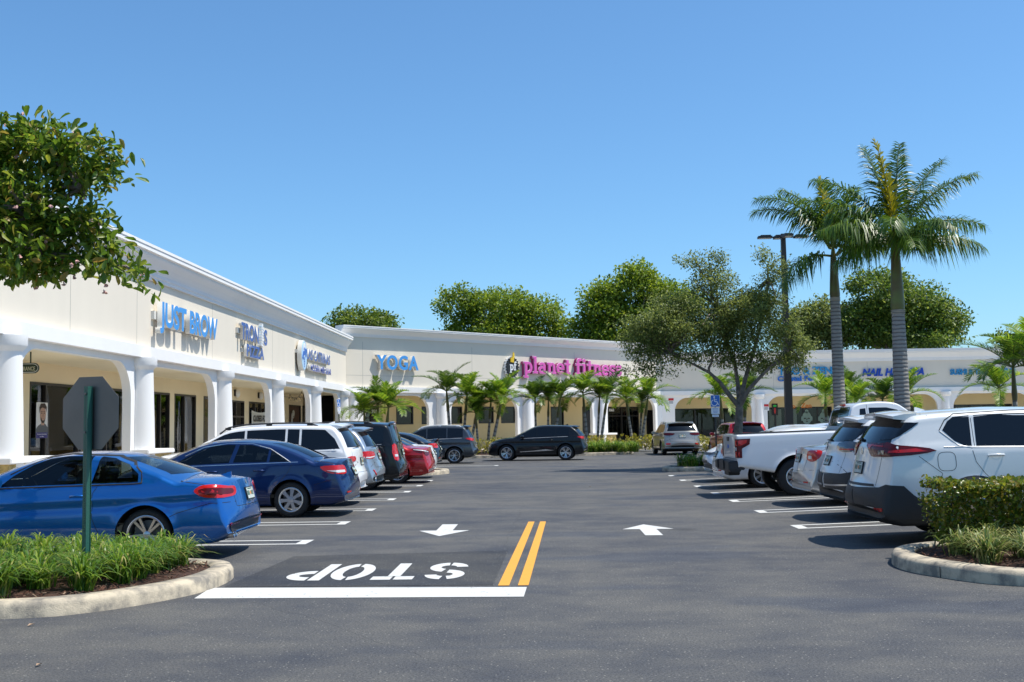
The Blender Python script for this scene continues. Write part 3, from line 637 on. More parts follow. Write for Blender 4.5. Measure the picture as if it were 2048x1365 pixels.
def ip(x, tab):
    if x <= tab[0][0]: return tab[0][1]
    for (a, u), (b, v) in zip(tab[:-1], tab[1:]):
        if x <= b: return u + (v - u) * (x - a) / (b - a)
    return tab[-1][1]
class Body:
    def __init__(s, sp):
        s.sp = sp; s.T = crom(sp['T']); s.L = sp['L']; s.W = sp['W']; L = s.L
        s.top = sorted([(p.x, p.y) for p in s.T if True], key=lambda q: q[0])
    def topz(s, x):
        z = 0
        for a, b in zip(s.T[:-1], s.T[1:]):
            if min(a.x, b.x) - 1e-6 <= x <= max(a.x, b.x) + 1e-6:
                t = 0 if abs(b.x - a.x) < 1e-6 else (x - a.x) / (b.x - a.x); z = max(z, a.y + (b.y - a.y) * t)
        return z
    def Wf(s, x, z):
        sp = s.sp; L = s.L; er = sp.get('er', (.75, .05)); ef = sp.get('ef', (.95, .07)); W = s.W
        W *= 1 - er[1] * max(0, (er[0] - x) / er[0]) ** 2.6 - ef[1] * max(0, (x - (L - ef[0])) / ef[0]) ** 2.6
        zb = ip(x, sp['belt']); zl = .52
        if z < zl: w = W * (1 - .055 * ((zl - z) / .3) ** 2)
        elif z < zb: w = W * (1 - .035 * ((z - zl) / (zb - zl)) ** 2.2)
        else:
            w = W * .965 - (z - zb) * sp.get('tum', .38) - min(.018, (z - zb) * .6)
        zc = sp.get('crease')
        if zc: d = z - ip(x, zc) if isinstance(zc, list) else z - zc; w += .012 * math.exp(-(d / .035) ** 2) - .014 * math.exp(-((d + .09) / .05) ** 2)
        for xw in sp['wx']:
            d = math.hypot(x - xw, z - sp['r']) - (sp['r'] + .05); w += sp.get('flare', .022) * math.exp(-(d / .05) ** 2 if d > 0 else 0) if z < zb + .05 else 0
        return max(w, .02)
    def section(s, T, B, nx, inn=0):
        sp = s.sp; ch = B - T; Lc = max(ch.length, 1e-4); d = ch / Lc
        rt = min(sp.get('rt', .10), .34 * Lc); rb = min(.09, .3 * Lc); crown = min(sp.get('crown', .045) + sp.get('crownr', .10) * nx, .3 * Lc)
        at = lambda h: T + d * h
        h0 = crown + rt; q = at(h0); Y = s.Wf(q.x, q.y) - inn; Yc = max(Y - rt * 1.15, Y * .5)
        out = []
        for k in range(9): y = Yc * k / 8; h = crown * (k / 8) ** 2.2; c = at(h); out.append((c.x, y, c.y))
        for k in range(1, 6):
            a = math.pi / 2 * k / 5; y = Yc + (Y - Yc) * math.sin(a); h = crown + rt * (1 - math.cos(a)); c = at(h); out.append((c.x, y, c.y))
        h1 = Lc - rb
        for k in range(1, 23): h = h0 + (h1 - h0) * k / 22; c = at(h); out.append((c.x, s.Wf(c.x, c.y) - inn, c.y))
        y1 = out[-1][1]
        for k in range(1, 4):
            a = math.pi / 2 * k / 3; c = at(h1 + rb * math.sin(a)); out.append((c.x, y1 - rb * (1 - math.cos(a)), c.y))
        y2 = out[-1][1]; c = at(Lc)
        for k in range(1, 4): out.append((c.x, y2 * (1 - k / 3), c.y))
        return out
    def grid(s, name, inn=0, Tc=None, bot=None):
        sp = s.sp; T = crom(Tc) if Tc else s.T; L = s.L; N = len(T)
        x0, x1 = T[0].x, T[-1].x; bx = []
        xa = x0 + .62; xb = x1 - .62
        arc = [0]
        for a, b in zip(T[:-1], T[1:]): arc.append(arc[-1] + (b - a).length)
        ia = next(i for i, p in enumerate(T) if p.x >= xa); ib = max(i for i, p in enumerate(T) if p.x <= xb)
        for i in range(N):
            if i < ia: bx.append(x0 + (T[ia].x - x0) * (arc[i] / arc[ia]) ** 1.15)
            elif i > ib: bx.append(x1 - (x1 - T[ib].x) * ((arc[-1] - arc[i]) / (arc[-1] - arc[ib])) ** 1.15)
            else: bx.append(T[i].x)
        z0, z1 = T[0].y, T[-1].y; bot = bot or sp['bot']
        rows = []
        for i, p in enumerate(T):
            B = Vector((bx[i], ip(bx[i], bot)))
            t = (T[min(i + 1, N - 1)] - T[max(i - 1, 0)]).normalized(); rows.append(s.section(p, B, abs(t.y), inn))
        kr, kf = sp.get('bend', (.11, .17)); m = len(rows[0]); vs = []; fs = []
        def bend(p):
            x, y, z = p; q = min(1, abs(y) / s.W) ** 2.6
            if not Tc:
                if x < 1.0: x += kr * q * (1 - x / 1.0) ** 1.2
                if x > L - 1.1: x -= kf * q * ((x - L + 1.1) / 1.1) ** 1.2
            return (x, y, z)
        rows = [[bend(p) for p in r] for r in rows]
        ring = lambda r: r + [(x, -y, z) for x, y, z in r[-2:0:-1]]
        for r in rows: vs += ring(r)
        k = len(ring(rows[0]))
        for j in range(N - 1):
            for i in range(k): fs.append((j * k + i, j * k + (i + 1) % k, (j + 1) * k + (i + 1) % k, (j + 1) * k + i))
        # end caps as strips
        for base, flip in ((0, 0), ((N - 1) * k, 1)):
            for i in range(m - 1):
                a, b_, c, d = base + i, base + i + 1, base + (k - i - 1) % k, base + (k - i) % k
                f = [a, b_, c, d] if i else [a, b_, c]
                f = [q for n_, q in enumerate(f) if q not in f[:n_]]
                if len(f) > 2: fs.append(tuple(f if flip else f[::-1]))
        bm = bmesh.new(); V = [bm.verts.new(v) for v in vs]
        for f in fs:
            try: bm.faces.new([V[q] for q in f])
            except ValueError: pass
        bmesh.ops.remove_doubles(bm, verts=bm.verts, dist=.0006); bmesh.ops.recalc_face_normals(bm, faces=bm.faces); return bm
def to_obj(bm, name, mats):
    me = bpy.data.meshes.new(name); bm.to_mesh(me); bm.free()
    for m in mats: me.materials.append(M[m] if isinstance(m, str) else m)
    o = bpy.data.objects.new(name, me); COL.objects.link(o); return o
def boolean(o, cutter, keepmat=True):
    md = o.modifiers.new('b', 'BOOLEAN'); md.operation = 'DIFFERENCE'; md.object = cutter; md.solver = 'MANIFOLD'
    bpy.context.view_layer.update(); dg = bpy.context.evaluated_depsgraph_get(); dg.update()
    me = bpy.data.meshes.new_from_object(o.evaluated_get(dg), depsgraph=dg)
    o.modifiers.clear(); old = o.data; o.data = me; bpy.data.meshes.remove(old); bpy.data.objects.remove(cutter)
def solid(polys_T):
    """several prisms in one cutter; all faces material index 1"""
    bm = bmesh.new()
    for poly, z0, z1, T in polys_T:
        b = MB(); b.prism(poly, z0, z1, T); V = [bm.verts.new(v) for v in b.v]
        for f in b.f: bm.faces.new([V[i] for i in f])
    bmesh.ops.recalc_face_normals(bm, faces=bm.faces); return bm
XZ = Matrix(((1, 0, 0, 0), (0, 0, -1, 0), (0, 1, 0, 0), (0, 0, 0, 1)))      # (a,b,c)->(a,-c,b)
YZ = Matrix(((0, 0, 1, 0), (1, 0, 0, 0), (0, 1, 0, 0), (0, 0, 0, 1)))       # (a,b,c)->(c,a,b)
def inpoly(p, poly):
    c = False; n = len(poly)
    for i in range(n):
        a, b = poly[i], poly[i - 1]
        if (a[1] > p[1]) != (b[1] > p[1]) and p[0] < (b[0] - a[0]) * (p[1] - a[1]) / (b[1] - a[1]) + a[0]: c = not c
    return c
class Skin:
    """projects flat outlines onto a body surface and builds thin panels that follow it"""
    def __init__(s, bm, W, L): s.bvh = BVHTree.FromBMesh(bm); s.W = W; s.L = L
    def cast(s, a, z, d, sg):
        W, L = s.W, s.L; k = math.sqrt(.5)
        if d == 'side': o, v = Vector((a, sg * 3, z)), Vector((0, -sg, 0))
        elif d == 'rear': o, v = Vector((-2, a, z)), Vector((1, 0, 0))
        elif d == 'front': o, v = Vector((L + 2, a, z)), Vector((-1, 0, 0))
        elif d == 'top': o, v = Vector((a, z, 4)), Vector((0, 0, -1))
        elif d == 'rq':      # rear quarter: a=0 at the corner, + forward along the side, - towards the centre of the tail
            c = Vector((0, W, 0)) + Vector((k, k, 0)) * a; o = c + Vector((-2, 2, 0)); o.y *= sg; v = Vector((k, -k * sg, 0)); o.z = z
        elif d == 'fq':
            c = Vector((L, W, 0)) + Vector((-k, k, 0)) * a; o = c + Vector((2, 2, 0)); o.y *= sg; v = Vector((-k, -k * sg, 0)); o.z = z
        h = s.bvh.ray_cast(o, v, 8)
        if h[0] is None:
            h = s.bvh.find_nearest(o + v * (2.8 if d in ('rq', 'fq') else 2.5)); 
        n = h[1]; n = n if n.dot(v) < 0 else -n
        return h[0], n
    def panel(s, name, poly, mats, parent, d='side', sg=1, eps=.004, res=.05, smooth=0, edge=.012):
        P = [Vector(p) for p in (smooth_closed(poly, smooth) if smooth else poly)]; B = []
        for i, p in enumerate(P):
            q = P[(i + 1) % len(P)]; n = max(1, round((q - p).length / res)); B += [p + (q - p) * j / n for j in range(n)]
        nb = len(B); pts = list(B)
        x0, x1 = min(p.x for p in B), max(p.x for p in B); z0, z1 = min(p.y for p in B), max(p.y for p in B)
        x = x0 + res / 2
        while x < x1:
            z = z0 + res / 2
            while z < z1:
                if inpoly((x, z), B) and min((Vector((x, z)) - q).length for q in B) > res * .45: pts.append(Vector((x, z)))
                z += res
            x += res
        r = delaunay_2d_cdt(pts, [], [list(range(nb))], 1, 1e-5); V2, F = r[0], r[2]
        vs = []; ns = []
        for p in V2:
            h, n = s.cast(p.x, p.y, d, sg); vs.append(h + n * eps); ns.append(n)
        fs = [tuple(f) for f in F]
        if edge:
            cnt = {}
            for f in fs:
                for i in range(len(f)): k = (f[i], f[(i + 1) % len(f)]); cnt[k] = 1
            mp = {}; ex = []
            for (a, b) in list(cnt):
                if (b, a) not in cnt:
                    for q in (a, b):
                        if q not in mp: mp[q] = len(vs); vs.append(vs[q] - ns[q] * (eps + edge))
                    ex.append((a, b, mp[b], mp[a]))
            fs += ex
        m = MB(); m.add(vs, fs); return m.build(name, mats, parent, smooth=40)
    def strip(s, name, pts, wd, mats, parent, d='side', sg=1, eps=.002, th=0, mb=None):
        """thin line following a polyline"""
        P = []
        for a, b in zip(pts[:-1], pts[1:]):
            a, b = Vector(a[:2]), Vector(b[:2]); n = max(1, round((b - a).length / .05)); P += [a + (b - a) * j / n for j in range(n)]
        P.append(Vector(pts[-1][:2])); vs = []; fs = []
        for i, p in enumerate(P):
            t = (P[min(i + 1, len(P) - 1)] - P[max(i - 1, 0)]).normalized(); nn = Vector((-t.y, t.x)) * wd / 2
            for q, e in ((p - nn, 0), (p, th), (p + nn, 0)):
                h, n = s.cast(q.x, q.y, d, sg); vs.append(h + n * (eps + e))
        for i in range(len(P) - 1): k = 3 * i; fs += [(k, k + 1, k + 4, k + 3), (k + 1, k + 2, k + 5, k + 4)]
        m = mb or MB(); m.add(vs, fs)
        return None if mb else m.build(name, mats, parent, smooth=50)

def wheel(parent, x, y, r, wd, style, sg, rimr=.7, rim='rim_silver'):
    """sg=+1: outer face towards +y"""
    T = Matrix.Translation((x, y, r)) @ Matrix.Rotation(-math.pi / 2 * sg, 4, 'X')       # local z -> outward
    rr = r * rimr; h = wd / 2
    b = MB(); b.lathe([(.05, -h * .2), (rr * .72, -h * .2), (rr * .72, h * .05), (.05, h * .05)], 24, T, 0); w_ = b.build('wheel', ['brake'], parent, smooth=40)
    b = MB(); pr = [(rr - .005, -h * .9), (rr + .02, -h), (r - .035, -h), (r - .012, -h * .86), (r, -h * .6), (r, h * .6), (r - .012, h * .86), (r - .035, h), (rr + .025, h * 1.02), (rr - .002, h * .93)]
    b.lathe(pr, 44, T, caps=False); b.build('tyre', 'tyre', w_, smooth=40)
    b = MB(); b.lathe([(rr, -h * .9), (rr, h * .93), (rr - .012, h * .97), (rr - .028, h * .9), (rr - .03, -h * .8)], 40, T, 0, caps=False)
    b.lathe([(0, h * .72), (.03, h * .72), (.045, h * .66), (.05, h * .3)], 18, T, 0, caps=False)
    R_ = rr - .02
    def spoke(a, w0, w1, z0, z1, th=.03, mi=0, off=0, r0=.04):
        TT = T @ Matrix.Rotation(a, 4, 'Z'); 
        vs = [(r0, -w0 / 2 + off, z0), (r0, w0 / 2 + off, z0), (R_, w1 / 2 + off, z1), (R_, -w1 / 2 + off, z1)]
        vs += [(p[0], p[1] * 1.0, p[2] - th) for p in vs]; mid = None
        b.add([TT @ Vector(v) for v in vs], [(0, 1, 2, 3), (7, 6, 5, 4), (0, 4, 5, 1), (1, 5, 6, 2), (2, 6, 7, 3), (3, 7, 4, 0)], mi)
    if style == 'five2':       # five twin spokes
        for k in range(5):
            for dd in (-.17, .17): spoke(2 * math.pi * k / 5 + dd + .25, .026, .034, h * .6, h * .86)
    elif style == 'cap7':      # plastic cover with seven broad blades
        for k in range(7):
            a = 2 * math.pi * k / 7 + .1; TT = T @ Matrix.Rotation(a, 4, 'Z')
            b.prism([(.05, -.03), (R_ * .55, -R_ * .13), (R_, -R_ * .21), (R_, R_ * .21), (R_ * .55, R_ * .13), (.05, .03)], h * .80, h * .90, TT)
        b.lathe([(0, h * .98), (R_ * .24, h * .95), (R_ * .27, h * .8)], 20, T, caps=False)
        b.lathe([(R_ * .93, h * .80), (R_ * .95, h * .92), (R_ + .01, h * .95), (R_ + .015, h * .8)], 40, T, caps=False)
    elif style == 'ten':
        for k in range(5):
            for dd in (-.17, .17): spoke(2 * math.pi * k / 5 + dd + .3, .03, .045, h * .55, h * .88)
    elif style == 'thin':
        for k in range(6):
            for dd in (-.13, .13): spoke(2 * math.pi * k / 6 + dd, .016, .014, h * .6, h * .88, .02)
    elif style == 'steel':     # truck steel rim with slots
        n = 8; b.lathe([(0, h * .5), (R_ * .35, h * .55), (R_ * .45, h * .4)], 24, T, caps=False)
        for k in range(n): TT = T @ Matrix.Rotation(2 * math.pi * k / n, 4, 'Z'); b.prism([(R_ * .4, -R_ * .12), (R_, -R_ * .25), (R_, R_ * .25), (R_ * .4, R_ * .12)], h * .35, h * .42, TT)
    else:
        for k in range(7): spoke(2 * math.pi * k / 7, .05, .06, h * .6, h * .86)
    b.build('rim', [rim], w_, smooth=35)
    return w_
def seat(parent, x, y, z, m, s=1):
    b = MB()
    def rb(x0, x1, y0, y1, z0, z1, lean=0):
        TT = Matrix.Translation((x, y, z)) @ Matrix.Rotation(lean, 4, 'Y'); n = 10; vs = []
        for zz in (z0, z0 + .05, z1 - .05, z1):
            kx = .75 if zz in (z0, z1) else 1
            for i in range(n * 2):
                a = math.pi * i / n; c, d = math.cos(a), math.sin(a); e = .55
                vs.append(TT @ Vector(((x0 + x1) / 2 + kx * (x1 - x0) / 2 * math.copysign(abs(c) ** e, c), (y0 + y1) / 2 + (.9 if kx < 1 else 1) * (y1 - y0) / 2 * math.copysign(abs(d) ** e, d), zz)))
        k = 2 * n; b.add(vs, [(j * k + i, j * k + (i + 1) % k, (j + 1) * k + (i + 1) % k, (j + 1) * k + i) for j in range(3) for i in range(k)] + [tuple(range(k))[::-1], tuple(range(3 * k, 4 * k))])
    rb(-.08, .06, -.24, .24, .0, .58, -.22); rb(-.055, .045, -.13, .13, .62, .80, -.22); rb(.0, .5, -.25, .25, -.08, .08)
    return b.build('seat', m, parent, smooth=60)

def make_car(sp, loc, rz, label, cat='car', group=None, name='parked_car', pitch=0):
    root = empty(name, (0, 0, 0), 0, label, cat, group)
    B = Body(sp); bm = B.grid('body'); sk = Skin(bm, B.W, B.L); W, L, r = sp['W'], sp['L'], sp['r']
    body = to_obj(bm, 'body', [sp['paint'], 'well_black', 'cabin_dark'])
    # wheel wells
    ra = r + sp.get('gap', .05); segs = []
    for xw in sp['wx']:
        circ = [(xw + ra * math.cos(2 * math.pi * i / 40), r + .0 + ra * math.sin(2 * math.pi * i / 40)) for i in range(40)]
        circ = [(x, z) for x, z in circ]
        for sg in (1, -1): segs.append((circ, *sorted((-sg * (W - .34), -sg * (W + .3))), XZ))
    cut = to_obj(solid(segs), 'cut', [sp['paint'], 'well_black', 'cabin_dark'])
    for p in cut.data.polygons: p.material_index = 1
    boolean(body, cut)
    wins = sp['wins']; see = sp.get('see')
    if see:                       # hollow cabin with real window openings
        c2 = to_obj(B.grid('cab', .055, see['T'], [(0, see['floor']), (9, see['floor'])]), 'cut', [sp['paint'], 'well_black', 'cabin_dark'])
        for p in c2.data.polygons: p.material_index = 2
        boolean(body, c2)
        pr = [(q, -3, 3, XZ) for q in wins]; 
        c3 = to_obj(solid(pr), 'cut', [sp['paint'], 'well_black', 'cabin_dark'])
        for p in c3.data.polygons: p.material_index = 1
        boolean(body, c3)
        for key in ('rglass', 'fglass'):
            q = sp.get(key)
            if q:
                x0, x1 = see[key]; c4 = to_obj(solid([(q, x0, x1, YZ)]), 'cut', [sp['paint'], 'well_black', 'cabin_dark'])
                for p in c4.data.polygons: p.material_index = 1
                boolean(body, c4)
    if sp.get('low'):
        body.data.materials.append(M['car_black_plastic']); k_ = len(body.data.materials) - 1
        for p_ in body.data.polygons:
            if p_.material_index == 0 and p_.center.z < sp['low']: p_.material_index = k_
    body.parent = root; me = body.data; me.shade_smooth(); me.set_sharp_from_angle(angle=R(32)); body.name = 'body'
    gm = sp.get('glass', 'car_glass_dark')
    if see:
        for (x, y) in see['seats']: seat(root, x, y, see['floor'] + .22, see.get('seatm', 'seat_dark'))
        b = MB(); wx_ = see['wheelx']; TT = Matrix.Translation((wx_, see.get('drv', .38), see['floor'] + .55)) @ Matrix.Rotation(R(-68), 4, 'Y')
        b.tube([TT @ Vector((.18 * math.cos(a * math.pi / 12), .18 * math.sin(a * math.pi / 12), 0)) for a in range(25)], .016, 8); b.box((-.02, -.17, -.02), (.02, .17, .0), 0, TT)
        b.build('steering_wheel', 'cabin_dark', root, smooth=60)
        b = MB(); b.box((wx_ + .12, -.62, see['floor'] + .1), (wx_ + .7, .62, see['floor'] + .52)); b.build('dashboard', 'cabin_dark', root, bevel=.06)
    for q in wins:
        for sg in (1, -1): sk.panel('window', q, gm, root, 'side', sg, eps=.003, edge=.0 if see else .006)
    if sp.get('frame'):           # dark or chrome surround
        for q in wins if sp['frame'][1] else [sp['frame'][2]]:
            for sg in (1, -1): sk.strip('window_trim', q + [q[0]], sp['frame'][0], sp['frame'][3], root, 'side', sg, eps=.003, th=.004)
    if sp.get('rglass'): sk.panel('rear_window', sp['rglass'], sp.get('rgm', gm), root, 'rear', 1, eps=.003, edge=.0 if see else .006, res=.06)
    if sp.get('fglass'): sk.panel('windscreen', sp['fglass'], gm, root, 'front', 1, eps=.003, edge=0, res=.08)
    if sp.get('seams'):
        for sg in (1, -1):
            mb = MB()
            for q in sp['seams']: sk.strip('', q, .007, None, None, 'side', sg, eps=.0012, mb=mb)
            mb.build('panel_gap', 'seam', body)
        mb = MB()
        for q in sp.get('rseams', []): sk.strip('', q, .007, None, None, 'rear', 1, eps=.0012, mb=mb)
        for q in sp.get('tseams', []): sk.strip('', q, .007, None, None, 'top', 1, eps=.0012, mb=mb)
        if mb.v: mb.build('panel_gap', 'seam', body)
    for nm, q, m, d, e, *rest in sp.get('pans', []):        # named panels: lamps, cladding, trims
        for sg in ((1, -1) if d in ('side', 'rq', 'fq') else (1,)):
            sk.panel(nm, q, m, root, d, sg, eps=e, smooth=rest[0] if rest else 0, res=rest[1] if len(rest) > 1 else .05, edge=.015)
    for nm, q, wd, m, d, th in sp.get('strips', []):
        for sg in ((1, -1) if d in ('side', 'rq', 'fq') else (1,)): sk.strip(nm, q, wd, m, root, d, sg, eps=.002, th=th)
    for (x, z) in sp.get('handles', []):
        for sg in (1, -1):
            h, n = sk.cast(x, z, 'side', sg); b = MB()
            pts = [h + Vector((-.10, 0, 0)) + n * .004, h + Vector((-.085, 0, .004)) + n * .036, h + Vector((0, 0, .008)) + n * .044, h + Vector((.085, 0, .004)) + n * .036, h + Vector((.10, 0, 0)) + n * .004]
            b.tube(pts, [.012, .015, .016, .015, .012], 8); b.build('door_handle', sp.get('hmat', sp['paint']), root, smooth=60)
            sk.panel('handle_recess', [(x + .055 * math.cos(a * math.pi / 8), z - .012 + .032 * math.sin(a * math.pi / 8)) for a in range(16)], 'car_black_plastic' if sp.get('hdark') else sp['paint'], root, 'side', sg, eps=.001, edge=0)
    if 'plate' in sp:
        z = sp['plate']; h, n = sk.cast(0, z, 'rear', 1); h2, _ = sk.cast(0, z + .07, 'rear', 1); tilt = math.atan2(h2.x - h.x, .07)
        TT = Matrix.Translation(h + Vector((-.012, 0, 0))) @ Matrix.Rotation(tilt, 4, 'Y')
        b = MB(); b.box((-.006, -.17, -.085), (.03, .17, .085), 0, TT); b.box((-.009, -.155, -.072), (-.006, .155, .072), 1, TT)
        pt = [(-.13 + .037 * i, -.03) for i in range(3)] + [(.05 + .037 * i, -.03) for i in range(3)]
        for y, zz in pt: b.box((-.0105, y, zz), (-.009, y + .024, zz + .062), 2, TT)
        b.lathe([(0, 0), (.026, 0)], 12, TT @ Matrix.Translation((-.0105, 0, 0)) @ Matrix.Rotation(-math.pi / 2, 4, 'Y'), 3, caps=False); b.box((-.010, -.1, .05), (-.009, .1, .064), 2, TT)
        b.build('licence_plate', [sp.get('platem', 'car_black_plastic'), 'plate_white', 'plate_green', 'plate_orange'], root)
    if 'mirror' in sp:
        x, z = sp['mirror']
        for sg in (1, -1):
            h, n = sk.cast(x, z - .02, 'side', sg); b = MB(); c = h + Vector((.02, sg * .12, .05)); vs = []
            for i, (k, dx) in enumerate(((.3, .10), (.85, .07), (1, 0), (.95, -.06), (.9, -.075))):
                for j in range(14): a = 2 * math.pi * j / 14; vs.append(c + Vector((dx, .115 * k * math.cos(a), .075 * k * math.sin(a))))
            b.add(vs, [(j * 14 + i, j * 14 + (i + 1) % 14, (j + 1) * 14 + (i + 1) % 14, (j + 1) * 14 + i) for j in range(4) for i in range(14)] + [tuple(range(14)), tuple(range(56, 70))[::-1]])
            b.tube([h - n * .02, h + Vector((.01, sg * .08, .03))], .025, 8); b.build('mirror', sp.get('mirm', sp['paint']), root, smooth=50)
    if 'fin' in sp:
        x = sp['fin']; z = B.topz(x) - .015; b = MB(); b.add([(x - .09, -.02, z), (x - .09, .02, z), (x + .10, .035, z), (x + .10, -.035, z), (x - .085, -.005, z + .065), (x - .085, .005, z + .065), (x - .04, .004, z + .055), (x - .04, -.004, z + .055)],
            [(0, 1, 5, 4), (1, 2, 6, 5), (2, 3, 7, 6), (3, 0, 4, 7), (4, 5, 6, 7)]); b.build('antenna_fin', sp.get('finm', sp['paint']), root, smooth=50)
    if 'rails' in sp:
        x0, x1, m = sp['rails']
        for sg in (1, -1):
            pts = []; 
            for i in range(13):
                x = x0 + (x1 - x0) * i / 12; z = B.topz(x); y = sg * (B.Wf(x, z - .10) - .07); lift = .055 if 0 < i < 12 else .0
                pts.append((x, y, z - .055 + lift))
            b = MB(); b.tube(pts, .017, 8)
            for i in (1, 6, 11): p = pts[i]; b.box((p[0] - .06, p[1] - .018, p[2] - .05), (p[0] + .06, p[1] + .018, p[2]))
            b.build('roof_rail', m, root, smooth=50)
    if 'spoiler' in sp:          # lip over the rear glass: (x front, x rear, z, half width, thickness)
        x0, x1, z, hw, th = sp['spoiler'][:5]; b = MB(); n = 12; vs = []
        for i in range(n + 1):
            y = -hw + 2 * hw * i / n; c = 1 - (abs(y) / hw) ** 3; dz = -.05 * (abs(y) / hw) ** 2; xr = x1 + .09 * (abs(y) / hw) ** 2.5
            vs += [(x0, y, z - .045 + dz + .02), (x0, y, z + dz + .015), ((x0 + xr) / 2, y, z + dz + .012), (xr, y, z + dz - .012), (xr + .006, y, z + dz - .012 - th), (x0 - .05, y, z - .05 + dz - th)]
        b.add(vs, [(i * 6 + j, i * 6 + (j + 1) % 6, (i + 1) * 6 + (j + 1) % 6, (i + 1) * 6 + j) for i in range(n) for j in range(6)] + [tuple(range(6)), tuple(range(n * 6, n * 6 + 6))[::-1]])
        b.build('rear_spoiler', sp['paint'], root, smooth=40)
        b = MB(); b.box((x1 + .004, -.16, z - .034), (x1 + .02, .16, z - .014)); b.build('brake_light', 'lamp_red', root)
    if 'wiper' in sp:
        y0, z0, y1, z1 = sp['wiper']; pts = [sk.cast(y0 + (y1 - y0) * i / 5, z0 + (z1 - z0) * i / 5, 'rear', 1) for i in range(6)]
        b = MB(); b.tube([h + n * (.03 if i else .02) for i, (h, n) in enumerate(pts)], [.022, .014, .012, .010, .008, .006], 7); b.build('wiper', 'car_black_plastic', root, smooth=50)
    for (y, z, rad) in sp.get('exhaust', []):
        h, n = sk.cast(y, z + .05, 'rear', 1); b = MB(); TT = Matrix.Translation((h.x + .02, y, z)) @ Matrix.Rotation(-math.pi / 2, 4, 'Y')
        b.lathe([(rad - .006, -.12), (rad - .006, .04), (rad, .045), (rad, -.12)], 18, TT, caps=False); b.build('exhaust', 'chrome', root, smooth=50)
    st, rim = sp.get('wheel', ('seven', 'rim_silver'))
    for xw in sp['wx']:
        for sg in (1, -1): wheel(root, xw, sg * (W - .035 - .11), r, .22, st, sg, sp.get('rimr', .70), rim)
    # underbody
    b = MB(); b.box((sp['wx'][0] - .1, -W + .32, .17), (sp['wx'][1] + .1, W - .32, .26)); b.box((sp['wx'][0] - .06, -W + .2, r - .05), (sp['wx'][0] + .06, W - .2, r + .04)); b.build('underbody', 'well_black', root)
    if 'extra' in sp: sp['extra'](root, sk, B)
    root.location = loc; root.rotation_euler = (0, pitch, rz); bpy.context.view_layer.update()
    return root

def dlo(B, xa, xb, marg=.115, low=.015, rear=None, n=16):
    """side glass outline between belt and roof edge from xa (rear) to xb (front); rear = list of points replacing the rear edge"""
    up = []; dn = []
    for i in range(n + 1):
        x = xa + (xb - xa) * i / n; t = B.topz(x) - marg; d = ip(x, B.sp['belt']) + low
        if t > d + .015: up.append((x, t)); dn.append((x, d))
    return up, dn
def panes(B, xa, xb, divs, rearpts=(), gap=.05, lean=.06, **k):
    """split the outline into panes at x=divs"""
    edges = [xa] + list(divs) + [xb]; out = []
    for i, (a, c) in enumerate(zip(edges[:-1], edges[1:])):
        a2 = a + (gap / 2 if i else 0); c2 = c - (gap / 2 if i < len(edges) - 2 else 0)
        up, dn = dlo(B, a2, c2, n=10, **k)
        if len(up) < 2: continue
        q = dn + up[::-1]
        if i == 0 and rearpts: q = [p for p in dn if p[0] > rearpts[0][0]] + [p for p in up[::-1] if p[0] > rearpts[-1][0]] + list(rearpts)[::-1]
        out.append(q)
    return out
# ------------------------------------------------------------------ the cars
paint('paint_bmw_blue', (.006, .115, .40), .5, .28); paint('paint_navy', (.004, .020, .090), .3, .3); paint('paint_white_car', (.74, .75, .76)); paint('paint_pearl', (.70, .71, .70), .1)
paint('paint_silver', (.42, .47, .52), .7, .32); paint('paint_black', (.006, .007, .009)); M['paint_black'].node_tree.nodes['Principled BSDF'].inputs['Coat IOR'].default_value = 1.36; paint('paint_red', (.40, .012, .014), .2, .3); paint('paint_grey', (.045, .052, .062), .45, .35)
paint('paint_champagne', (.36, .34, .30), .6, .33); paint('paint_silver2', (.50, .51, .52), .75, .3)
def mirrorpoly(q): return q + [(-y, z) for y, z in q[::-1]]
def arch(xw, r0, r1, z0, zc, n=18):
    """ring segment for wheel-arch cladding"""
    a0 = math.asin(max(-1, (z0 - zc) / r1)); A = [a0 + (math.pi - 2 * a0) * i / n for i in range(n + 1)]
    a1 = math.asin(max(-1, (z0 - zc) / r0)); C = [a1 + (math.pi - 2 * a1) * i / n for i in range(n + 1)]
    return [(xw + r1 * math.cos(a), zc + r1 * math.sin(a)) for a in A] + [(xw + r0 * math.cos(a), zc + r0 * math.sin(a)) for a in C[::-1]]
def door_seams(B, xr, xm, xf, top=None):
    sp = B.sp; q = []
    for i, x in enumerate((xr, xm, xf)):
        zb = ip(x, sp['belt'])
        if i == 0: q.append([(x - .22, zb), (x - .12, zb - .18), (x + .08, zb - .42), (x + .22, .38)])
        elif i == 1: q.append([(x + .0, zb), (x + .02, .32)])
        else: q.append([(x, zb - .02), (x + .02, zb - .3), (x - .02, .32)])
    q.append([(xr + .2, .30), (xf, .30)]); return q
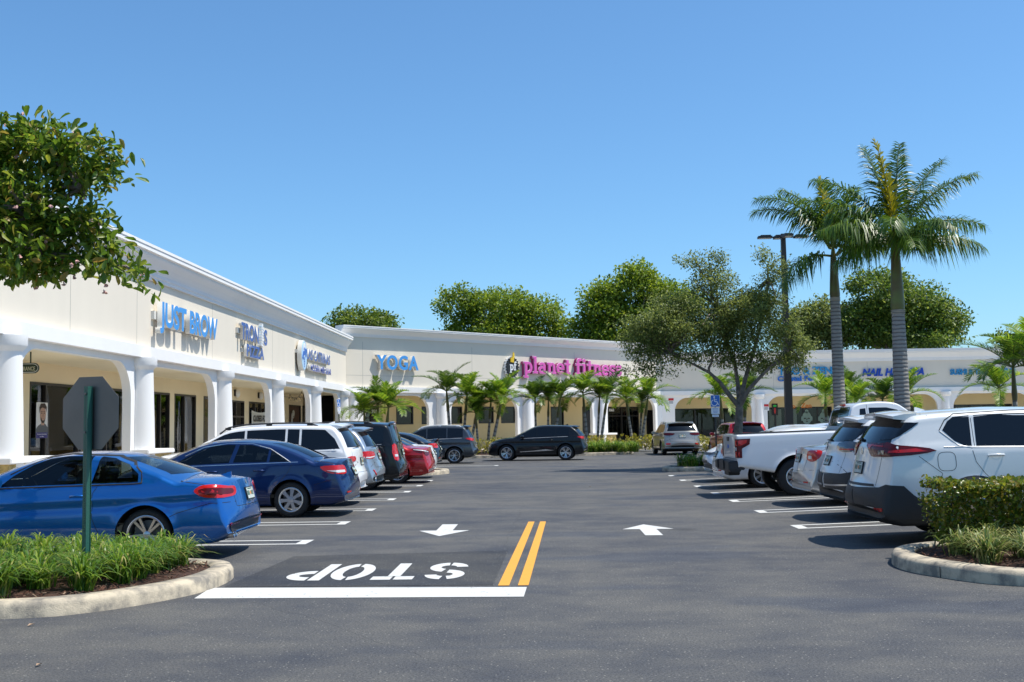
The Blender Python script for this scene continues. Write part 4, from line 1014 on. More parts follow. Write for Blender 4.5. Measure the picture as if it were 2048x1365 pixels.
def bmw():
    T = [(0, .50), (-.005, .62), (.03, .78), (.07, .92), (.10, 1.0, 's'), (.35, 1.035), (.68, 1.055, 's'), (1.05, 1.20), (1.49, 1.335), (1.9, 1.385), (2.35, 1.378), (2.8, 1.29), (3.25, 1.11), (3.6, .955, 's'), (4.0, .90), (4.4, .78), (4.58, .64), (4.64, .48)]
    sp = dict(L=4.64, W=.915, r=.33, wx=(1.12, 3.90), T=T, belt=[(0, .80), (.2, .93), (.7, .985), (1.3, .985), (3.0, .945), (3.6, .87), (4.3, .7), (4.64, .5)], bot=[(0, .33), (.25, .21), (.6, .19), (4.2, .19), (4.64, .22)],
              paint='paint_bmw_blue', tum=.42, crease=[(0, .86), (1.2, .80), (3.0, .74), (4.6, .6)], wheel=('five2', 'rim_silver'), rimr=.76, plate=.80, mirror=(3.02, .98), fin=.36, finm='paint_bmw_blue', glass='car_glass_clear')
    sp['wins'] = [[(1.23, .995), (1.83, .985), (1.76, 1.322), (1.60, 1.30), (1.38, 1.22), (1.24, 1.10)], [(1.92, .985), (3.02, .955), (2.86, 1.09), (2.62, 1.23), (2.42, 1.305), (2.2, 1.333), (1.86, 1.33)]]
    sp['rglass'] = mirrorpoly([(.62, 1.085), (.52, 1.31)]); sp['fglass'] = mirrorpoly([(.68, 1.0), (.50, 1.33)])
    sp['see'] = dict(T=[(.95, .42), (.96, .62), (1.02, .95), (1.15, 1.14), (1.49, 1.285), (1.9, 1.335), (2.35, 1.33), (2.8, 1.24), (3.25, 1.06), (3.5, .90), (3.6, .7), (3.62, .42)], floor=.35, seats=[(2.2, .38), (2.2, -.38)], wheelx=2.82, drv=.38, rglass=(.3, 1.5), fglass=(2.6, 4.2))
    sp['pans'] = [('tail_lamp', [(.34, .865), (.28, .93), (.12, .945), (-.06, .925), (-.24, .91), (-.23, .81), (-.05, .785), (.12, .785), (.26, .805)], 'lamp_red', 'rq', .012, 4),
                  ('tail_lamp', [(.30, .865), (.24, .905), (.0, .90), (-.18, .885), (-.18, .83), (.0, .82), (.2, .825)], 'lamp_darkred', 'rq', .014, 3),
                  ('bumper_insert', mirrorpoly([(.74, .46), (.66, .34), (.60, .34)]), 'car_black_plastic', 'rear', .01),
                  ('reflector', [(-.06, .455), (-.35, .455), (-.35, .43), (-.06, .43)], 'lamp_red', 'rq', .016), ('badge', [(.035 * math.cos(i * .52), .955 + .035 * math.sin(i * .52)) for i in range(12)], 'rim_silver', 'rear', .006)]
    sp['strips'] = [('window_trim', [(1.17, .985), (1.28, .975), (3.1, .935)], .018, 'seam', 'side', .004), ('window_trim', [(1.18, .99), (1.2, 1.12), (1.36, 1.25), (1.6, 1.328), (2.2, 1.362), (2.45, 1.33), (2.9, 1.11)], .016, 'seam', 'side', .004)]
    sp['seams'] = [[(1.72, .98), (1.80, .86), (1.80, .55), (1.70, .32)], [(3.02, .93), (3.06, .70), (3.0, .32)], [(1.70, .30), (3.0, .29)], [(.72, 1.0), (.40, .955), (.36, .94)], [(.02, .72), (.30, .72), (.72, .60), (.80, .56)], [(1.80, 1.355), (1.77, 1.31)]]
    sp['rseams'] = [[(-.55, .98), (-.52, .66), (.52, .66), (.55, .98)]]; sp['tseams'] = [[(1.80, -.6), (1.78, 0), (1.80, .6)], [(.68, -.66), (.70, 0), (.68, .66)]]
    sp['handles'] = [(1.98, .82)]; sp['exhaust'] = [(.50, .30, .042), (.60, .30, .042)]
    return sp
def sedan(L=4.7, W=.90, H=1.45, r=.325, wr=1.05, wb=2.7, trunk=1.07, tx=.60, roofr=1.45, cowl=3.7, hood=.95, paintm='paint_white_car', tail=.15, lamp='lamp_red', spoil=0, see=None, glass='car_glass_dark', **k):
    t = trunk
    T = [(0, .46), (-.01, .60), (.035, .78), (tail * .75, .94), (tail, t - .015, 's'), (.35, t + .01), (tx, t + .02, 's'), (tx + (roofr - tx) * .52, t + (H - t) * .56), (roofr, H - .055), (roofr + .6, H), (roofr + 1.25, H - .03), (roofr + 1.75, H - .19), (cowl, hood + .06, 's'), (cowl + (L - cowl) * .45, hood), (L - .22, hood - .15), (L - .05, .65), (L, .48)]
    sp = dict(L=L, W=W, r=r, wx=(wr, wr + wb), T=T, belt=[(0, t - .24), (.2, t - .12), (.7, t - .055), (1.4, t - .065), (cowl - .5, t - .13), (cowl, hood - .08), (L - .4, .72), (L, .5)], bot=[(0, .30), (.3, .22), (L - .3, .2), (L, .24)],
              paint=paintm, crease=k.get('crease', t - .26), wheel=k.get('wheel', ('seven', 'rim_silver')), glass=glass, mirror=(cowl - .55, t - .09))
    B = Body(sp); xm = (wr + wr + wb) / 2 - .18
    sp['wins'] = k.get('wins') or panes(B, tx + .42, cowl - .28, [xm], marg=.10, low=.035)
    sp['rglass'] = mirrorpoly([(W - .29, t + .035), (W - .40, H - .085)]); sp['rgm'] = glass
    lz = t - .14
    sp['pans'] = [('tail_lamp', k.get('lampq') or [(.30, lz + .03), (.12, lz + .06), (-.20, lz + .05), (-.24, lz - .09), (0, lz - .11), (.22, lz - .05)], lamp, 'rq', .010, 3), ('reflector', [(-.08, .47), (-.25, .47), (-.25, .44), (-.08, .44)], 'lamp_red', 'rq', .008)]
    if 'pans' in k: sp['pans'] += k['pans']
    sp['seams'] = door_seams(B, wr + .18, xm, cowl - .62) + [[(.02, .68), (.35, .69), (.65, .6)], [(tx + .1, t - .03), (.4, t - .06), (.25, t - .1)]]
    sp['rseams'] = [[(-.52, t - .05), (-.46, .66), (.46, .66), (.52, t - .05)]]
    sp['handles'] = [(xm - .62, t - .20), (xm + .26 + .45, t - .22)][:1] + [(xm + .26, t - .215)]
    sp['plate'] = k.get('plate', .82); sp['strips'] = k.get('strips', []) + [('window_trim', [(tx + .38, t - .045), (cowl - .4, t - .11)], .014, k.get('trim', 'chrome'), 'side', .003)]
    if spoil:
        def ex(root, sk, B):
            b = MB(); n = 10; vs = []
            for i in range(n + 1):
                y = -.62 + 1.24 * i / n; z = t + .015 + spoil * (1 - (abs(y) / .62) ** 6); x = .10 + .10 * (abs(y) / .62) ** 3
                vs += [(x, y, z), (x + .16, y, z - .012), (x + .16, y, z - .03), (x + .005, y, z - .022)]
            b.add(vs, [(i * 4 + j, i * 4 + (j + 1) % 4, (i + 1) * 4 + (j + 1) % 4, (i + 1) * 4 + j) for i in range(n) for j in range(4)] + [(0, 1, 2, 3), (n * 4 + 3, n * 4 + 2, n * 4 + 1, n * 4)]); b.build('rear_spoiler', paintm, root, smooth=40)
        sp['extra'] = ex
    if see:
        sp['see'] = dict(T=[(tx + .35, .42), (tx + .36, .62), (tx + .40, t - .08), (tx + (roofr - tx) * .52 + .06, t + (H - t) * .56 - .05), (roofr, H - .115), (roofr + .6, H - .055), (roofr + 1.25, H - .085), (roofr + 1.7, H - .235), (cowl - .1, hood + .02), (cowl, .7), (cowl + .02, .42)], floor=.35, **see)
        sp['see'].setdefault('rglass', (tx - .4, roofr + .1)); sp['see'].setdefault('fglass', (cowl - 1.0, cowl + .5)); sp['fglass'] = mirrorpoly([(W - .24, hood + .08), (W - .38, H - .06)])
    return sp
def suv(L=4.7, W=.93, H=1.7, r=.36, wr=1.0, wb=2.75, gb=1.2, gx=.14, rx=.45, cowl=3.5, hood=1.08, paintm='paint_white_car', belt=1.08, tum=.30, lampq=None, lamp='lamp_red', bz=.72, clad=False, **k):
    T = [(0, .52), (-.01, .66), (.02, bz, 's'), (.07, bz + .12), (gx - .02, gb - .12), (gx, gb, 's'), (gx + (rx - gx) * .5, gb + (H - gb) * .52), (rx - .02, H - .08), (rx + .08, H - .035), (rx + .7, H - .005), (rx + 1.4, H), (cowl - 1.0, H - .06), (cowl - .55, H - .26), (cowl, hood + .08, 's'), (cowl + (L - cowl) * .5, hood), (L - .22, hood - .13), (L - .04, .72), (L, .5)]
    sp = dict(L=L, W=W, r=r, wx=(wr, wr + wb), T=T, belt=[(0, gb - .3), (.15, gb - .10), (.4, belt + .05), (1.2, belt + .02), (cowl - .5, belt - .06), (cowl, hood - .08), (L - .4, .82), (L, .55)], bot=[(0, .36), (.3, .26), (L - .3, .24), (L, .28)],
              paint=paintm, crease=k.get('crease', belt - .16), wheel=k.get('wheel', ('seven', 'rim_silver')), tum=tum, crown=.04, crownr=.06, bend=k.get('bend', (.16, .17)), mirror=(cowl - .5, belt + .01), gap=.06, flare=k.get('flare', .02))
    B = Body(sp); xm = wr + wb / 2 - .12; q0 = k.get('q0', .62)
    sp['wins'] = k.get('wins') or panes(B, q0, cowl - .22, k.get('divs', [wr + .32, xm]), rearpts=k.get('rearpts', ()), marg=.13, low=.03)
    sp['rglass'] = k.get('rglass') or mirrorpoly([(W - .20, gb + .03), (W - .36, H - .12)])
    lz = gb - .14
    sp['pans'] = [('tail_lamp', lampq or [(.24, lz + .05), (-.16, lz + .06), (-.17, lz - .10), (.05, lz - .11), (.2, lz - .04)], lamp, 'rq', .012, 2)]
    if clad:
        sp['pans'] += [('bumper_cladding', [(.52, .34), (.50, .50), (.20, bz + .02), (-.1, bz - .02), (-.62, bz - .03), (-.62, .40), (.1, .36)], 'car_black_plastic', 'rq', .012), ('arch_cladding', arch(wr, r + .055, r + .125, .30, r), 'car_black_plastic', 'side', .012, 0, .04),
                       ('arch_cladding', arch(wr + wb, r + .055, r + .125, .30, r), 'car_black_plastic', 'side', .012, 0, .04), ('sill_cladding', [(wr + .5, .28), (wr + wb - .5, .28), (wr + wb - .48, .42), (wr + .48, .42)], 'car_black_plastic', 'side', .010)]
    sp['pans'] += k.get('pans', [])
    sp['seams'] = door_seams(B, wr + .22, xm, cowl - .6) + [[(.08, gb - .25), (.18, bz)]]
    sp['rseams'] = [[(-.66, gb - .02), (-.62, bz - .02), (.62, bz - .02), (.66, gb - .02)]]
    sp['handles'] = k.get('handles') or [(xm - .58, belt - .12), (xm + .28, belt - .14)]
    sp['plate'] = k.get('plate', gb - .27); sp['spoiler'] = k.get('spoiler', (rx + .10, rx - .17, H - .02, W - .30, .035)); sp['strips'] = k.get('strips', []) + [('window_trim', [(q0 + .05, belt + .035), (cowl - .4, belt - .035)], .014, k.get('trim', 'bright_trim'), 'side', .003)]
    sp['low'] = .43 if clad else k.get('low', .33)
    for key in ('fin', 'rails', 'wiper', 'exhaust', 'rimr', 'platem', 'extra', 'finm', 'hmat'):
        if key in k: sp[key] = k[key]
    return sp
PI = math.pi
def left(sp, tailx, y, *a, **k): return make_car(sp, (tailx, y, gz(tailx, y)), PI, *a, **k)
def right(sp, tailx, y, *a, **k): return make_car(sp, (tailx, y, gz(tailx, y) + .0), 0, *a, pitch=-.028, **k)
GL, GR = 'cars parked nose-in on the left of the aisle', 'cars parked nose-in on the right of the aisle'
left(bmw(), -3.94, 15.12, 'bright blue two-door convertible with its hard roof up, nearest car on the left', 'car', GL)
cw = [[(1.50, 1.035), (1.13, 1.035), (1.34, 1.18), (1.47, 1.245)], [(1.55, 1.035), (2.18, 1.03), (2.08, 1.352), (1.85, 1.35), (1.52, 1.262)], [(2.26, 1.025), (3.32, .985), (3.1, 1.12), (2.8, 1.27), (2.55, 1.34), (2.3, 1.36), (2.16, 1.355)]]
left(sedan(L=4.8, W=.91, H=1.46, r=.33, wr=1.09, wb=2.78, trunk=1.07, tx=.58, roofr=1.48, cowl=3.75, hood=.95, paintm='paint_navy', wheel=('cap7', 'rim_silver'), wins=cw, glass='car_glass_tint', trim='chrome',
           see=dict(seats=[(2.35, .38), (2.35, -.38), (1.78, .36), (1.78, -.36)], wheelx=2.98), crease=None,
           lampq=[(.36, .935), (.1, .95), (-.16, .94), (-.17, .80), (.05, .79), (.26, .82)], lamp='lamp_red',
           pans=[('lamp_lens', [(.28, .86), (.1, .865), (-.14, .86), (-.14, .815), (.1, .815)], 'lamp_clear', 'rq', .014), ('trunk_garnish', mirrorpoly([(.30, .955), (.30, .925)]), 'chrome', 'rear', .010)],
           strips=[('window_trim', [(1.09, 1.02), (1.20, 1.09), (1.50, 1.28), (1.85, 1.375), (2.3, 1.385), (2.75, 1.32), (3.1, 1.16)], .014, 'chrome', 'side', .004)]),
     -3.62, 21.76, 'dark navy sedan with silver seven-blade wheel covers, beside the empty stall on the left', 'car', GL)
left(suv(L=4.82, W=.94, H=1.76, r=.37, wr=1.0, wb=2.9, gb=1.2, gx=.12, rx=.48, cowl=3.75, hood=1.12, belt=1.13, paintm='paint_white_car', rails=(.9, 3.0, 'car_black_plastic'), fin=.75, divs=[1.25, 1.55, 2.42], rearpts=[(.40, 1.2), (.52, 1.42), (.72, 1.6)], q0=.42, wiper=(.1, 1.24, .55, 1.22), spoiler=(.62, .30, 1.74, .66, .03),
           lampq=[(.12, 1.03), (-.18, 1.04), (-.2, .95), (.0, .93)], plate=.92, exhaust=[(.45, .34, .04)]), -3.90, 24.55, 'white SUV with black roof rails between the navy sedan and the silver SUV', 'SUV', GL)
left(suv(L=4.7, W=.93, H=1.66, r=.36, wr=1.0, wb=2.7, gb=1.16, gx=.16, rx=.52, cowl=3.5, hood=1.05, belt=1.08, paintm='paint_silver', fin=.8, lampq=[(.30, 1.06), (.1, 1.08), (-.2, 1.06), (-.22, .94), (.05, .90), (.24, .94)], plate=.95, wiper=(.1, 1.19, .5, 1.18),
           pans=[('lamp_lens', [(.22, .955), (.05, .945), (-.2, .965), (-.2, .94), (.05, .915), (.22, .93)], 'lamp_clear', 'rq', .015), ('reflector', [(.0, .64), (-.04, .64), (-.16, .48), (-.12, .48)], 'lamp_red', 'rq', .012), ('bumper_insert', mirrorpoly([(.78, .46), (.7, .34), (.62, .34)]), 'car_black_plastic', 'rear', .012)], exhaust=[(.55, .40, .06)], spoiler=(.66, .28, 1.655, .64, .03)),
     -3.93, 27.55, 'silver-blue SUV with a sticker on its rear glass, left of the boxy black SUV', 'SUV', GL)
left(suv(L=4.85, W=.98, H=1.80, r=.38, wr=1.02, wb=2.78, gb=1.22, gx=.16, rx=.36, cowl=3.6, hood=1.2, belt=1.16, paintm='paint_black', tum=.16, rails=(.8, 2.9, 'car_black_plastic'), wheel=('ten', 'rim_silver'), spoiler=(.4, .30, 1.79, .62, .02), q0=.5, bend=(.10, .16),
           lampq=[(.15, 1.17), (-.08, 1.17), (-.10, .80), (.12, .80)], plate=.98, wiper=(.1, 1.25, .5, 1.25), crease=None, pans=[('lamp_lens', [(.11, .93), (-.06, .93), (-.07, .87), (.10, .87)], 'lamp_clear', 'rq', .015)]), -3.72, 30.5, 'boxy black SUV with upright red tail lamps between the silver SUV and the red sedan', 'SUV', GL)
left(sedan(L=4.64, W=.89, H=1.455, trunk=1.06, paintm='paint_red', tail=.12, lampq=[(.38, 1.0), (.1, .97), (-.2, .93), (-.22, .84), (-.02, .80), (.12, .88)], wr=1.0, crease=.82, lamp='lamp_darkred', wheel=('ten', 'rim_silver'), pans=[('lamp_lens', [(.34, .985), (.05, .955), (-.18, .92), (-.18, .90), (.05, .925), (.34, .97)], 'lamp_clear', 'rq', .014)]), -3.28, 33.6, 'red sedan on the left, tail just before the small kerbed island', 'car', GL)
left(sedan(L=4.6, W=.88, H=1.45, trunk=1.05, paintm='paint_white_car'), -3.50, 36.6, 'white sedan mostly hidden behind the red sedan', 'car', GL)
left(sedan(L=4.85, W=.92, H=1.47, trunk=1.08, paintm='paint_black', spoil=.09, roofr=1.3, tx=.5), -3.95, 43.6, 'black sedan with a raised boot spoiler between the kerbed island and the grey SUV', 'car', GL)
left(suv(L=4.6, W=.92, H=1.69, r=.36, wr=1.0, wb=2.66, gb=1.14, gx=.16, rx=.5, cowl=3.4, hood=1.05, belt=1.08, paintm='paint_grey', clad=False, wheel=('thin', 'rim_silver'), rails=(.7, 2.6, 'white_plain'), lampq=[(.34, 1.10), (.1, 1.12), (-.2, 1.08), (-.2, 1.0), (.1, 1.0)], spoiler=(.6, .26, 1.68, .62, .03), bz=.66,
           pans=[('bumper_insert', [(.5, .36), (.45, .50), (.1, .52), (-.6, .50), (-.6, .40)], 'car_black_plastic', 'rq', .010)]), -2.95, 50.4, 'dark grey SUV with silver roof rails at the far end of the left row', 'SUV', GL)
# cars by the far kerb
rdx = suv(L=4.70, W=.94, H=1.64, r=.37, wr=.98, wb=2.75, gb=1.16, gx=.14, rx=.62, cowl=3.45, hood=1.03, belt=1.06, paintm='paint_black', wheel=('ten', 'rim_silver'), lampq=[(.28, 1.08), (.1, 1.10), (-.2, 1.08), (-.2, 1.0), (.1, .99)], fin=1.0, finm='paint_black', spoiler=(.7, .36, 1.60, .62, .03), q0=.82, divs=[1.42, 2.3],
          pans=[('door_trim', [(1.5, .47), (2.5, .42), (3.1, .40), (3.1, .43), (2.5, .46), (1.9, .52)], 'chrome', 'side', .014), ('head_lamp', [(.42, .86), (.18, .88), (-.12, .82), (-.1, .76), (.2, .78)], 'lamp_smoke', 'fq', .01)])
make_car(rdx, (2.05, 52.95, 0), PI - .10, 'black SUV parked side-on along the far kerb in front of the small palms', 'SUV')
lex = suv(L=4.89, W=.95, H=1.70, r=.37, wr=1.05, wb=2.79, gb=1.20, gx=.16, rx=.55, cowl=3.6, hood=1.08, belt=1.10, paintm='paint_champagne', lampq=[(.30, 1.10), (.1, 1.14), (-.28, 1.12), (-.2, 1.02), (.1, 1.01)], lamp='lamp_darkred', rails=(.8, 2.8, 'rim_silver'), plate=.98, exhaust=[(.62, .42, .05), (-.62, .42, .05)], spoiler=(.66, .34, 1.68, .66, .03),
          pans=[('reflector', [(.02, .62), (-.2, .62), (-.18, .54), (.0, .54)], 'lamp_red', 'rq', .012), ('bumper_insert', mirrorpoly([(.55, .50), (.62, .40)]), 'car_black_plastic', 'rear', .012)])
make_car(lex, (7.05, 57.6, 0), PI / 2 + .06, 'champagne SUV seen from behind, between the palms and the oak', 'SUV')
redsuv = suv(L=4.5, W=.92, H=1.66, gb=1.16, paintm='paint_red', lampq=[(.24, 1.08), (-.2, 1.08), (-.2, .95), (.2, .95)], plate=.9)
make_car(redsuv, (8.9, 49.0, 0), PI / 2 + .08, 'red SUV seen from behind, behind the oak trunk', 'SUV')
# right row
rg = suv(L=4.75, W=.92, H=1.745, r=.36, wr=1.30, wb=2.70, gb=1.30, gx=.17, rx=.52, cowl=3.65, hood=1.14, belt=1.22, tum=.30, paintm='paint_pearl', bz=.76, crease=None, fin=.98, flare=.03, trim='bright_trim', q0=.9,
         wins=[[(.97, 1.47), (1.05, 1.58), (1.13, 1.635), (1.34, 1.645), (1.31, 1.255), (1.22, 1.26), (1.10, 1.33)], [(1.37, 1.25), (1.40, 1.648), (1.9, 1.65), (2.32, 1.64), (2.34, 1.215)], [(2.42, 1.21), (2.40, 1.635), (2.75, 1.58), (3.1, 1.42), (3.42, 1.2)]],
         rglass=mirrorpoly([(.73, 1.33), (.66, 1.48), (.57, 1.655)]), spoiler=(.70, .30, 1.735, .66, .035), plate=1.0, platem='car_black_plastic', wiper=(.10, 1.36, .52, 1.35),
         lampq=[(.58, 1.215), (.40, 1.27), (.20, 1.30), (.05, 1.335), (-.12, 1.32), (-.40, 1.33), (-.34, 1.24), (-.26, 1.16), (-.12, 1.15), (.34, 1.165)], lamp='lamp_darkred',
         pans=[('rear_quarter_glass', [(-.14, 1.365), (.08, 1.37), (.22, 1.42), (.33, 1.52), (.38, 1.58), (.10, 1.585), (-.02, 1.56)], 'car_glass_dark', 'rq', .009, 0, .04), ('lamp_lens', [(.50, 1.21), (.1, 1.20), (.1, 1.225), (.38, 1.25)], 'lamp_red', 'rq', .017), ('lamp_lens', [(-.02, 1.29), (-.38, 1.31), (-.32, 1.25), (-.30, 1.25), (-.26, 1.285), (-.02, 1.275)], 'lamp_red', 'rq', .017), ('lamp_lens', [(.02, 1.23), (-.10, 1.23), (-.10, 1.18), (.02, 1.18)], 'lamp_smoke', 'rq', .018),
               ('bumper_cladding', [(.70, .34), (.56, .46), (.36, .66), (.27, .78), (.08, .80), (-.04, .76), (-.64, .74), (-.64, .40), (.1, .36)], 'car_black_plastic', 'rq', .014, 0, .04), ('reflector', [(.04, .50), (-.12, .50), (-.12, .46), (.04, .46)], 'lamp_red', 'rq', .022),
               ('arch_cladding', arch(1.30, .425, .52, .30, .36), 'car_black_plastic', 'side', .014, 0, .035), ('arch_cladding', arch(4.00, .425, .52, .30, .36), 'car_black_plastic', 'side', .014, 0, .035), ('sill_cladding', [(1.7, .26), (3.4, .26), (3.4, .42), (1.7, .42)], 'car_black_plastic', 'side', .012),
               ('badge', [(.045 * math.cos(i * .52), 1.22 + .045 * math.sin(i * .52)) for i in range(12)], 'chrome', 'rear', .008), ('bumper_step', mirrorpoly([(.58, .80), (.60, .77)]), 'car_black_plastic', 'rear', .012)],
         handles=[(1.60, 1.12), (2.55, 1.09)], strips=[('window_trim', [(.93, 1.46), (1.02, 1.38), (1.14, 1.27), (1.30, 1.235), (2.4, 1.195), (3.3, 1.16)], .016, 'bright_trim', 'side', .004), ('window_trim', [(.93, 1.47), (1.02, 1.60), (1.15, 1.672), (1.9, 1.69), (2.4, 1.68)], .012, 'seam', 'side', .003)])
rg['seams'] = [[(1.30, 1.24), (1.34, 1.05), (1.44, .9), (1.50, .84)], [(1.36, 1.66), (1.345, 1.24)], [(2.38, 1.64), (2.37, 1.2), (2.40, .32)], [(3.15, 1.15), (3.2, .8), (3.1, .32)], [(.62, 1.15), (.9, .92), (.82, .7)], [(.76, 1.69), (.86, 1.65)],
              [(.97 + .115 * math.copysign(abs(math.cos(i * PI / 12)) ** .6, math.cos(i * PI / 12)), 1.07 + .12 * math.copysign(abs(math.sin(i * PI / 12)) ** .6, math.sin(i * PI / 12))) for i in range(25)]]
rg['low'] = .47; rg['belt'] = [(0, 1.0), (.15, 1.2), (.4, 1.26), (1.2, 1.24), (3.15, 1.16), (3.65, 1.06), (4.25, .9), (4.65, .55)]
right(rg, 4.22, 15.55, 'white SUV with black lower cladding and dark slanted tail lamps, nearest car on the right', 'SUV', GR)
ck = suv(L=4.62, W=.93, H=1.69, r=.36, wr=1.0, wb=2.7, gb=1.24, gx=.18, rx=.56, belt=1.12, paintm='paint_white_car', bz=.78, clad=True, lampq=[(.30, 1.22), (.1, 1.27), (-.26, 1.25), (-.28, 1.13), (.1, 1.11)], lamp='lamp_smoke', plate=.96, wiper=(.1, 1.28, .5, 1.27), fin=1.0,
         pans=[('rear_quarter_glass', [(-.14, 1.29), (.12, 1.30), (.28, 1.42), (.35, 1.51), (.0, 1.515)], 'car_glass_dark', 'rq', .009, 0, .04), ('lamp_lens', [(.2, 1.155), (-.22, 1.16), (-.22, 1.14), (.2, 1.135)], 'lamp_red', 'rq', .016), ('bumper_trim', [(.2, .60), (-.6, .58), (-.6, .555), (.2, .575)], 'rim_silver', 'rq', .02)], spoiler=(.72, .36, 1.68, .64, .04))
right(ck, 4.70, 19.15, 'white SUV with dark tail lamps and black bumper, second car on the right', 'SUV', GR)
right(sedan(L=4.54, W=.88, H=1.46, trunk=1.12, paintm='paint_silver2', lampq=[(.20, 1.03), (.05, 1.05), (-.16, 1.03), (-.18, .88), (.0, .84), (.16, .90)], plate=.90, tail=.12, crease=None, pans=[('trunk_garnish', mirrorpoly([(.26, 1.02), (.26, .985)]), 'chrome', 'rear', .012), ('lamp_lens', [(-.02, .95), (-.12, .95), (-.12, .89), (-.02, .89)], 'lamp_clear', 'rq', .014)]),
      4.93, 22.3, 'silver sedan with round-cornered red lamps between the pickup and the second white SUV', 'car', GR)
right(sedan(L=4.7, W=.90, H=1.45, trunk=1.10, paintm='paint_white_car', plate=.85), 4.28, 28.6, 'white sedan half hidden just beyond the pickup tailgate', 'car', GR)
# a sedan backed in: nose towards the aisle
cf = sedan(L=4.88, W=.92, H=1.44, trunk=1.06, paintm='paint_white_car', hood=.93, cowl=3.75)
cf['pans'] += [('grille', mirrorpoly([(.80, .20), (.62, .44), (.40, .50)]), 'car_black_plastic', 'front', .012, 0, .04), ('head_lamp', [(.42, .80), (.12, .76), (-.30, .68), (-.28, .62), (.1, .66), (.38, .74)], 'lamp_smoke', 'fq', .012), ('upper_grille', mirrorpoly([(.62, .70), (.50, .64)]), 'car_black_plastic', 'front', .012)]
cf['strips'] += [('grille_slat', [(-.66, .26 + .045 * i), (.66, .26 + .045 * i)], .012, 'chrome', 'front', .02) for i in range(4)]
cfc = make_car(cf, (4.42 + 4.88, 31.6, .12), PI, 'white sedan backed in with its black grille facing the aisle, last in the right row', 'car', GR)
wsd = sedan(L=4.7, W=.90, H=1.50, trunk=1.1, paintm='paint_white_car')
make_car(wsd, (7.3, 37.2, .08), 0, 'white car roof showing above the pickup bed, under the lamp pole', 'car')

# pickup
def pickup():
    L = 5.4; W = 1.0; r = .40
    T = [(.14, .80), (.12, .84), (.13, 1.36), (.14, 1.375, 's'), (2.50, 1.375, 's'), (2.56, 1.42), (2.70, 1.84), (2.82, 1.93), (3.15, 1.965), (3.5, 1.955), (3.75, 1.89), (4.25, 1.46), (4.38, 1.36, 's'), (5.0, 1.30), (5.28, 1.22), (5.38, .9), (5.4, .62)]
    sp = dict(L=L, W=W, r=r, wx=(1.40, 4.55), T=T, belt=[(0, 1.5), (2.5, 1.5), (2.6, 1.30), (4.3, 1.26), (4.9, 1.15), (5.4, .7)], bot=[(.14, .66), (.5, .60), (1.0, .50), (4.8, .42), (5.4, .45)], paint='paint_white_car', tum=.24, rt=.05, crown=.015, crownr=.02, bend=(.02, .12), er=(.6, .01), crease=None, flare=.035, gap=.09,
              wheel=('steel', 'rim_silver'), rimr=.58, mirror=(3.95, 1.28), mirm='car_black_plastic')
    B = Body(sp)
    sp['wins'] = [[(2.80, 1.33), (3.00, 1.33), (3.00, 1.82), (2.88, 1.81)], [(3.07, 1.33), (4.12, 1.29), (3.92, 1.52), (3.68, 1.76), (3.45, 1.82), (3.07, 1.83)]]
    sp['rglass'] = mirrorpoly([(.74, 1.45), (.70, 1.82), (.62, 1.86)]); 
    sp['seams'] = [[(2.52, 1.36), (2.54, .6)], [(3.03, 1.9), (3.03, .5)], [(4.1, 1.25), (4.08, .5)]]; sp['rseams'] = [[(-.86, 1.34), (-.86, .84), (.86, .84), (.86, 1.34)]]
    sp['pans'] = [('tail_lamp', [(.30, 1.27), (-.03, 1.27), (-.03, .86), (.17, .86), (.17, 1.06), (.29, 1.15)], 'lamp_darkred', 'rq', .012, 0, .03),
                  ('lamp_lens', [(.25, 1.24), (-.01, 1.24), (-.01, 1.12), (.15, 1.12), (.24, 1.18)], 'lamp_red', 'rq', .016), ('lamp_lens', [(.08, 1.09), (-.01, 1.09), (-.01, 1.02), (.08, 1.02)], 'lamp_clear', 'rq', .016), ('lamp_lens', [(.13, .99), (-.01, .99), (-.01, .89), (.13, .89)], 'lamp_red', 'rq', .016),
                  ('tailgate_handle', mirrorpoly([(.16, 1.31), (.12, 1.22)]), 'car_black_plastic', 'rear', .012), ('badge', [(.09 * math.cos(i * .52), 1.10 + .045 * math.sin(i * .52)) for i in range(12)], 'sign_blue', 'rear', .010)]
    sp['strips'] = [('bed_rail_cap', [(.16, 1.365), (2.48, 1.365)], .03, 'car_black_plastic', 'side', .008)]
    def ex(root, sk, B):
        b = MB(); b.box((-.02, -.93, .56), (.22, .93, .80)); b.box((-.05, -.22, .60), (-.02, .22, .82)); b.box((-.05, -.96, .60), (.30, -.60, .79)); b.box((-.05, .60, .60), (.30, .96, .79)); b.box((.05, -.3, .46), (.3, .3, .56)); b.build('rear_bumper', 'car_black_plastic', root, bevel=.03)
        b = MB(); b.box((2.70, -.14, 1.895), (2.76, .14, 1.93)); b.build('brake_light', 'lamp_red', root)
        b = MB(); b.tube([(4.5, .8, 1.25), (4.55, .8, 1.85)], .005, 6); b.build('aerial', 'car_black_plastic', root)
        for o in root.children:
            if o.name.startswith('body'):
                c = MB(); c.box((.20, -.80, .90), (2.44, .80, 1.6)); cu = c.build('cut', ['paint_white_car', 'well_black'])
                for p in cu.data.polygons: p.material_index = 1
                boolean(o, cu); o.data.shade_smooth(); o.data.set_sharp_from_angle(angle=R(32))
    sp['extra'] = ex; return sp
right(pickup(), 4.05, 25.55, 'white pickup truck with a black rear bumper and red C-shaped tail lamps', 'pickup truck', GR)
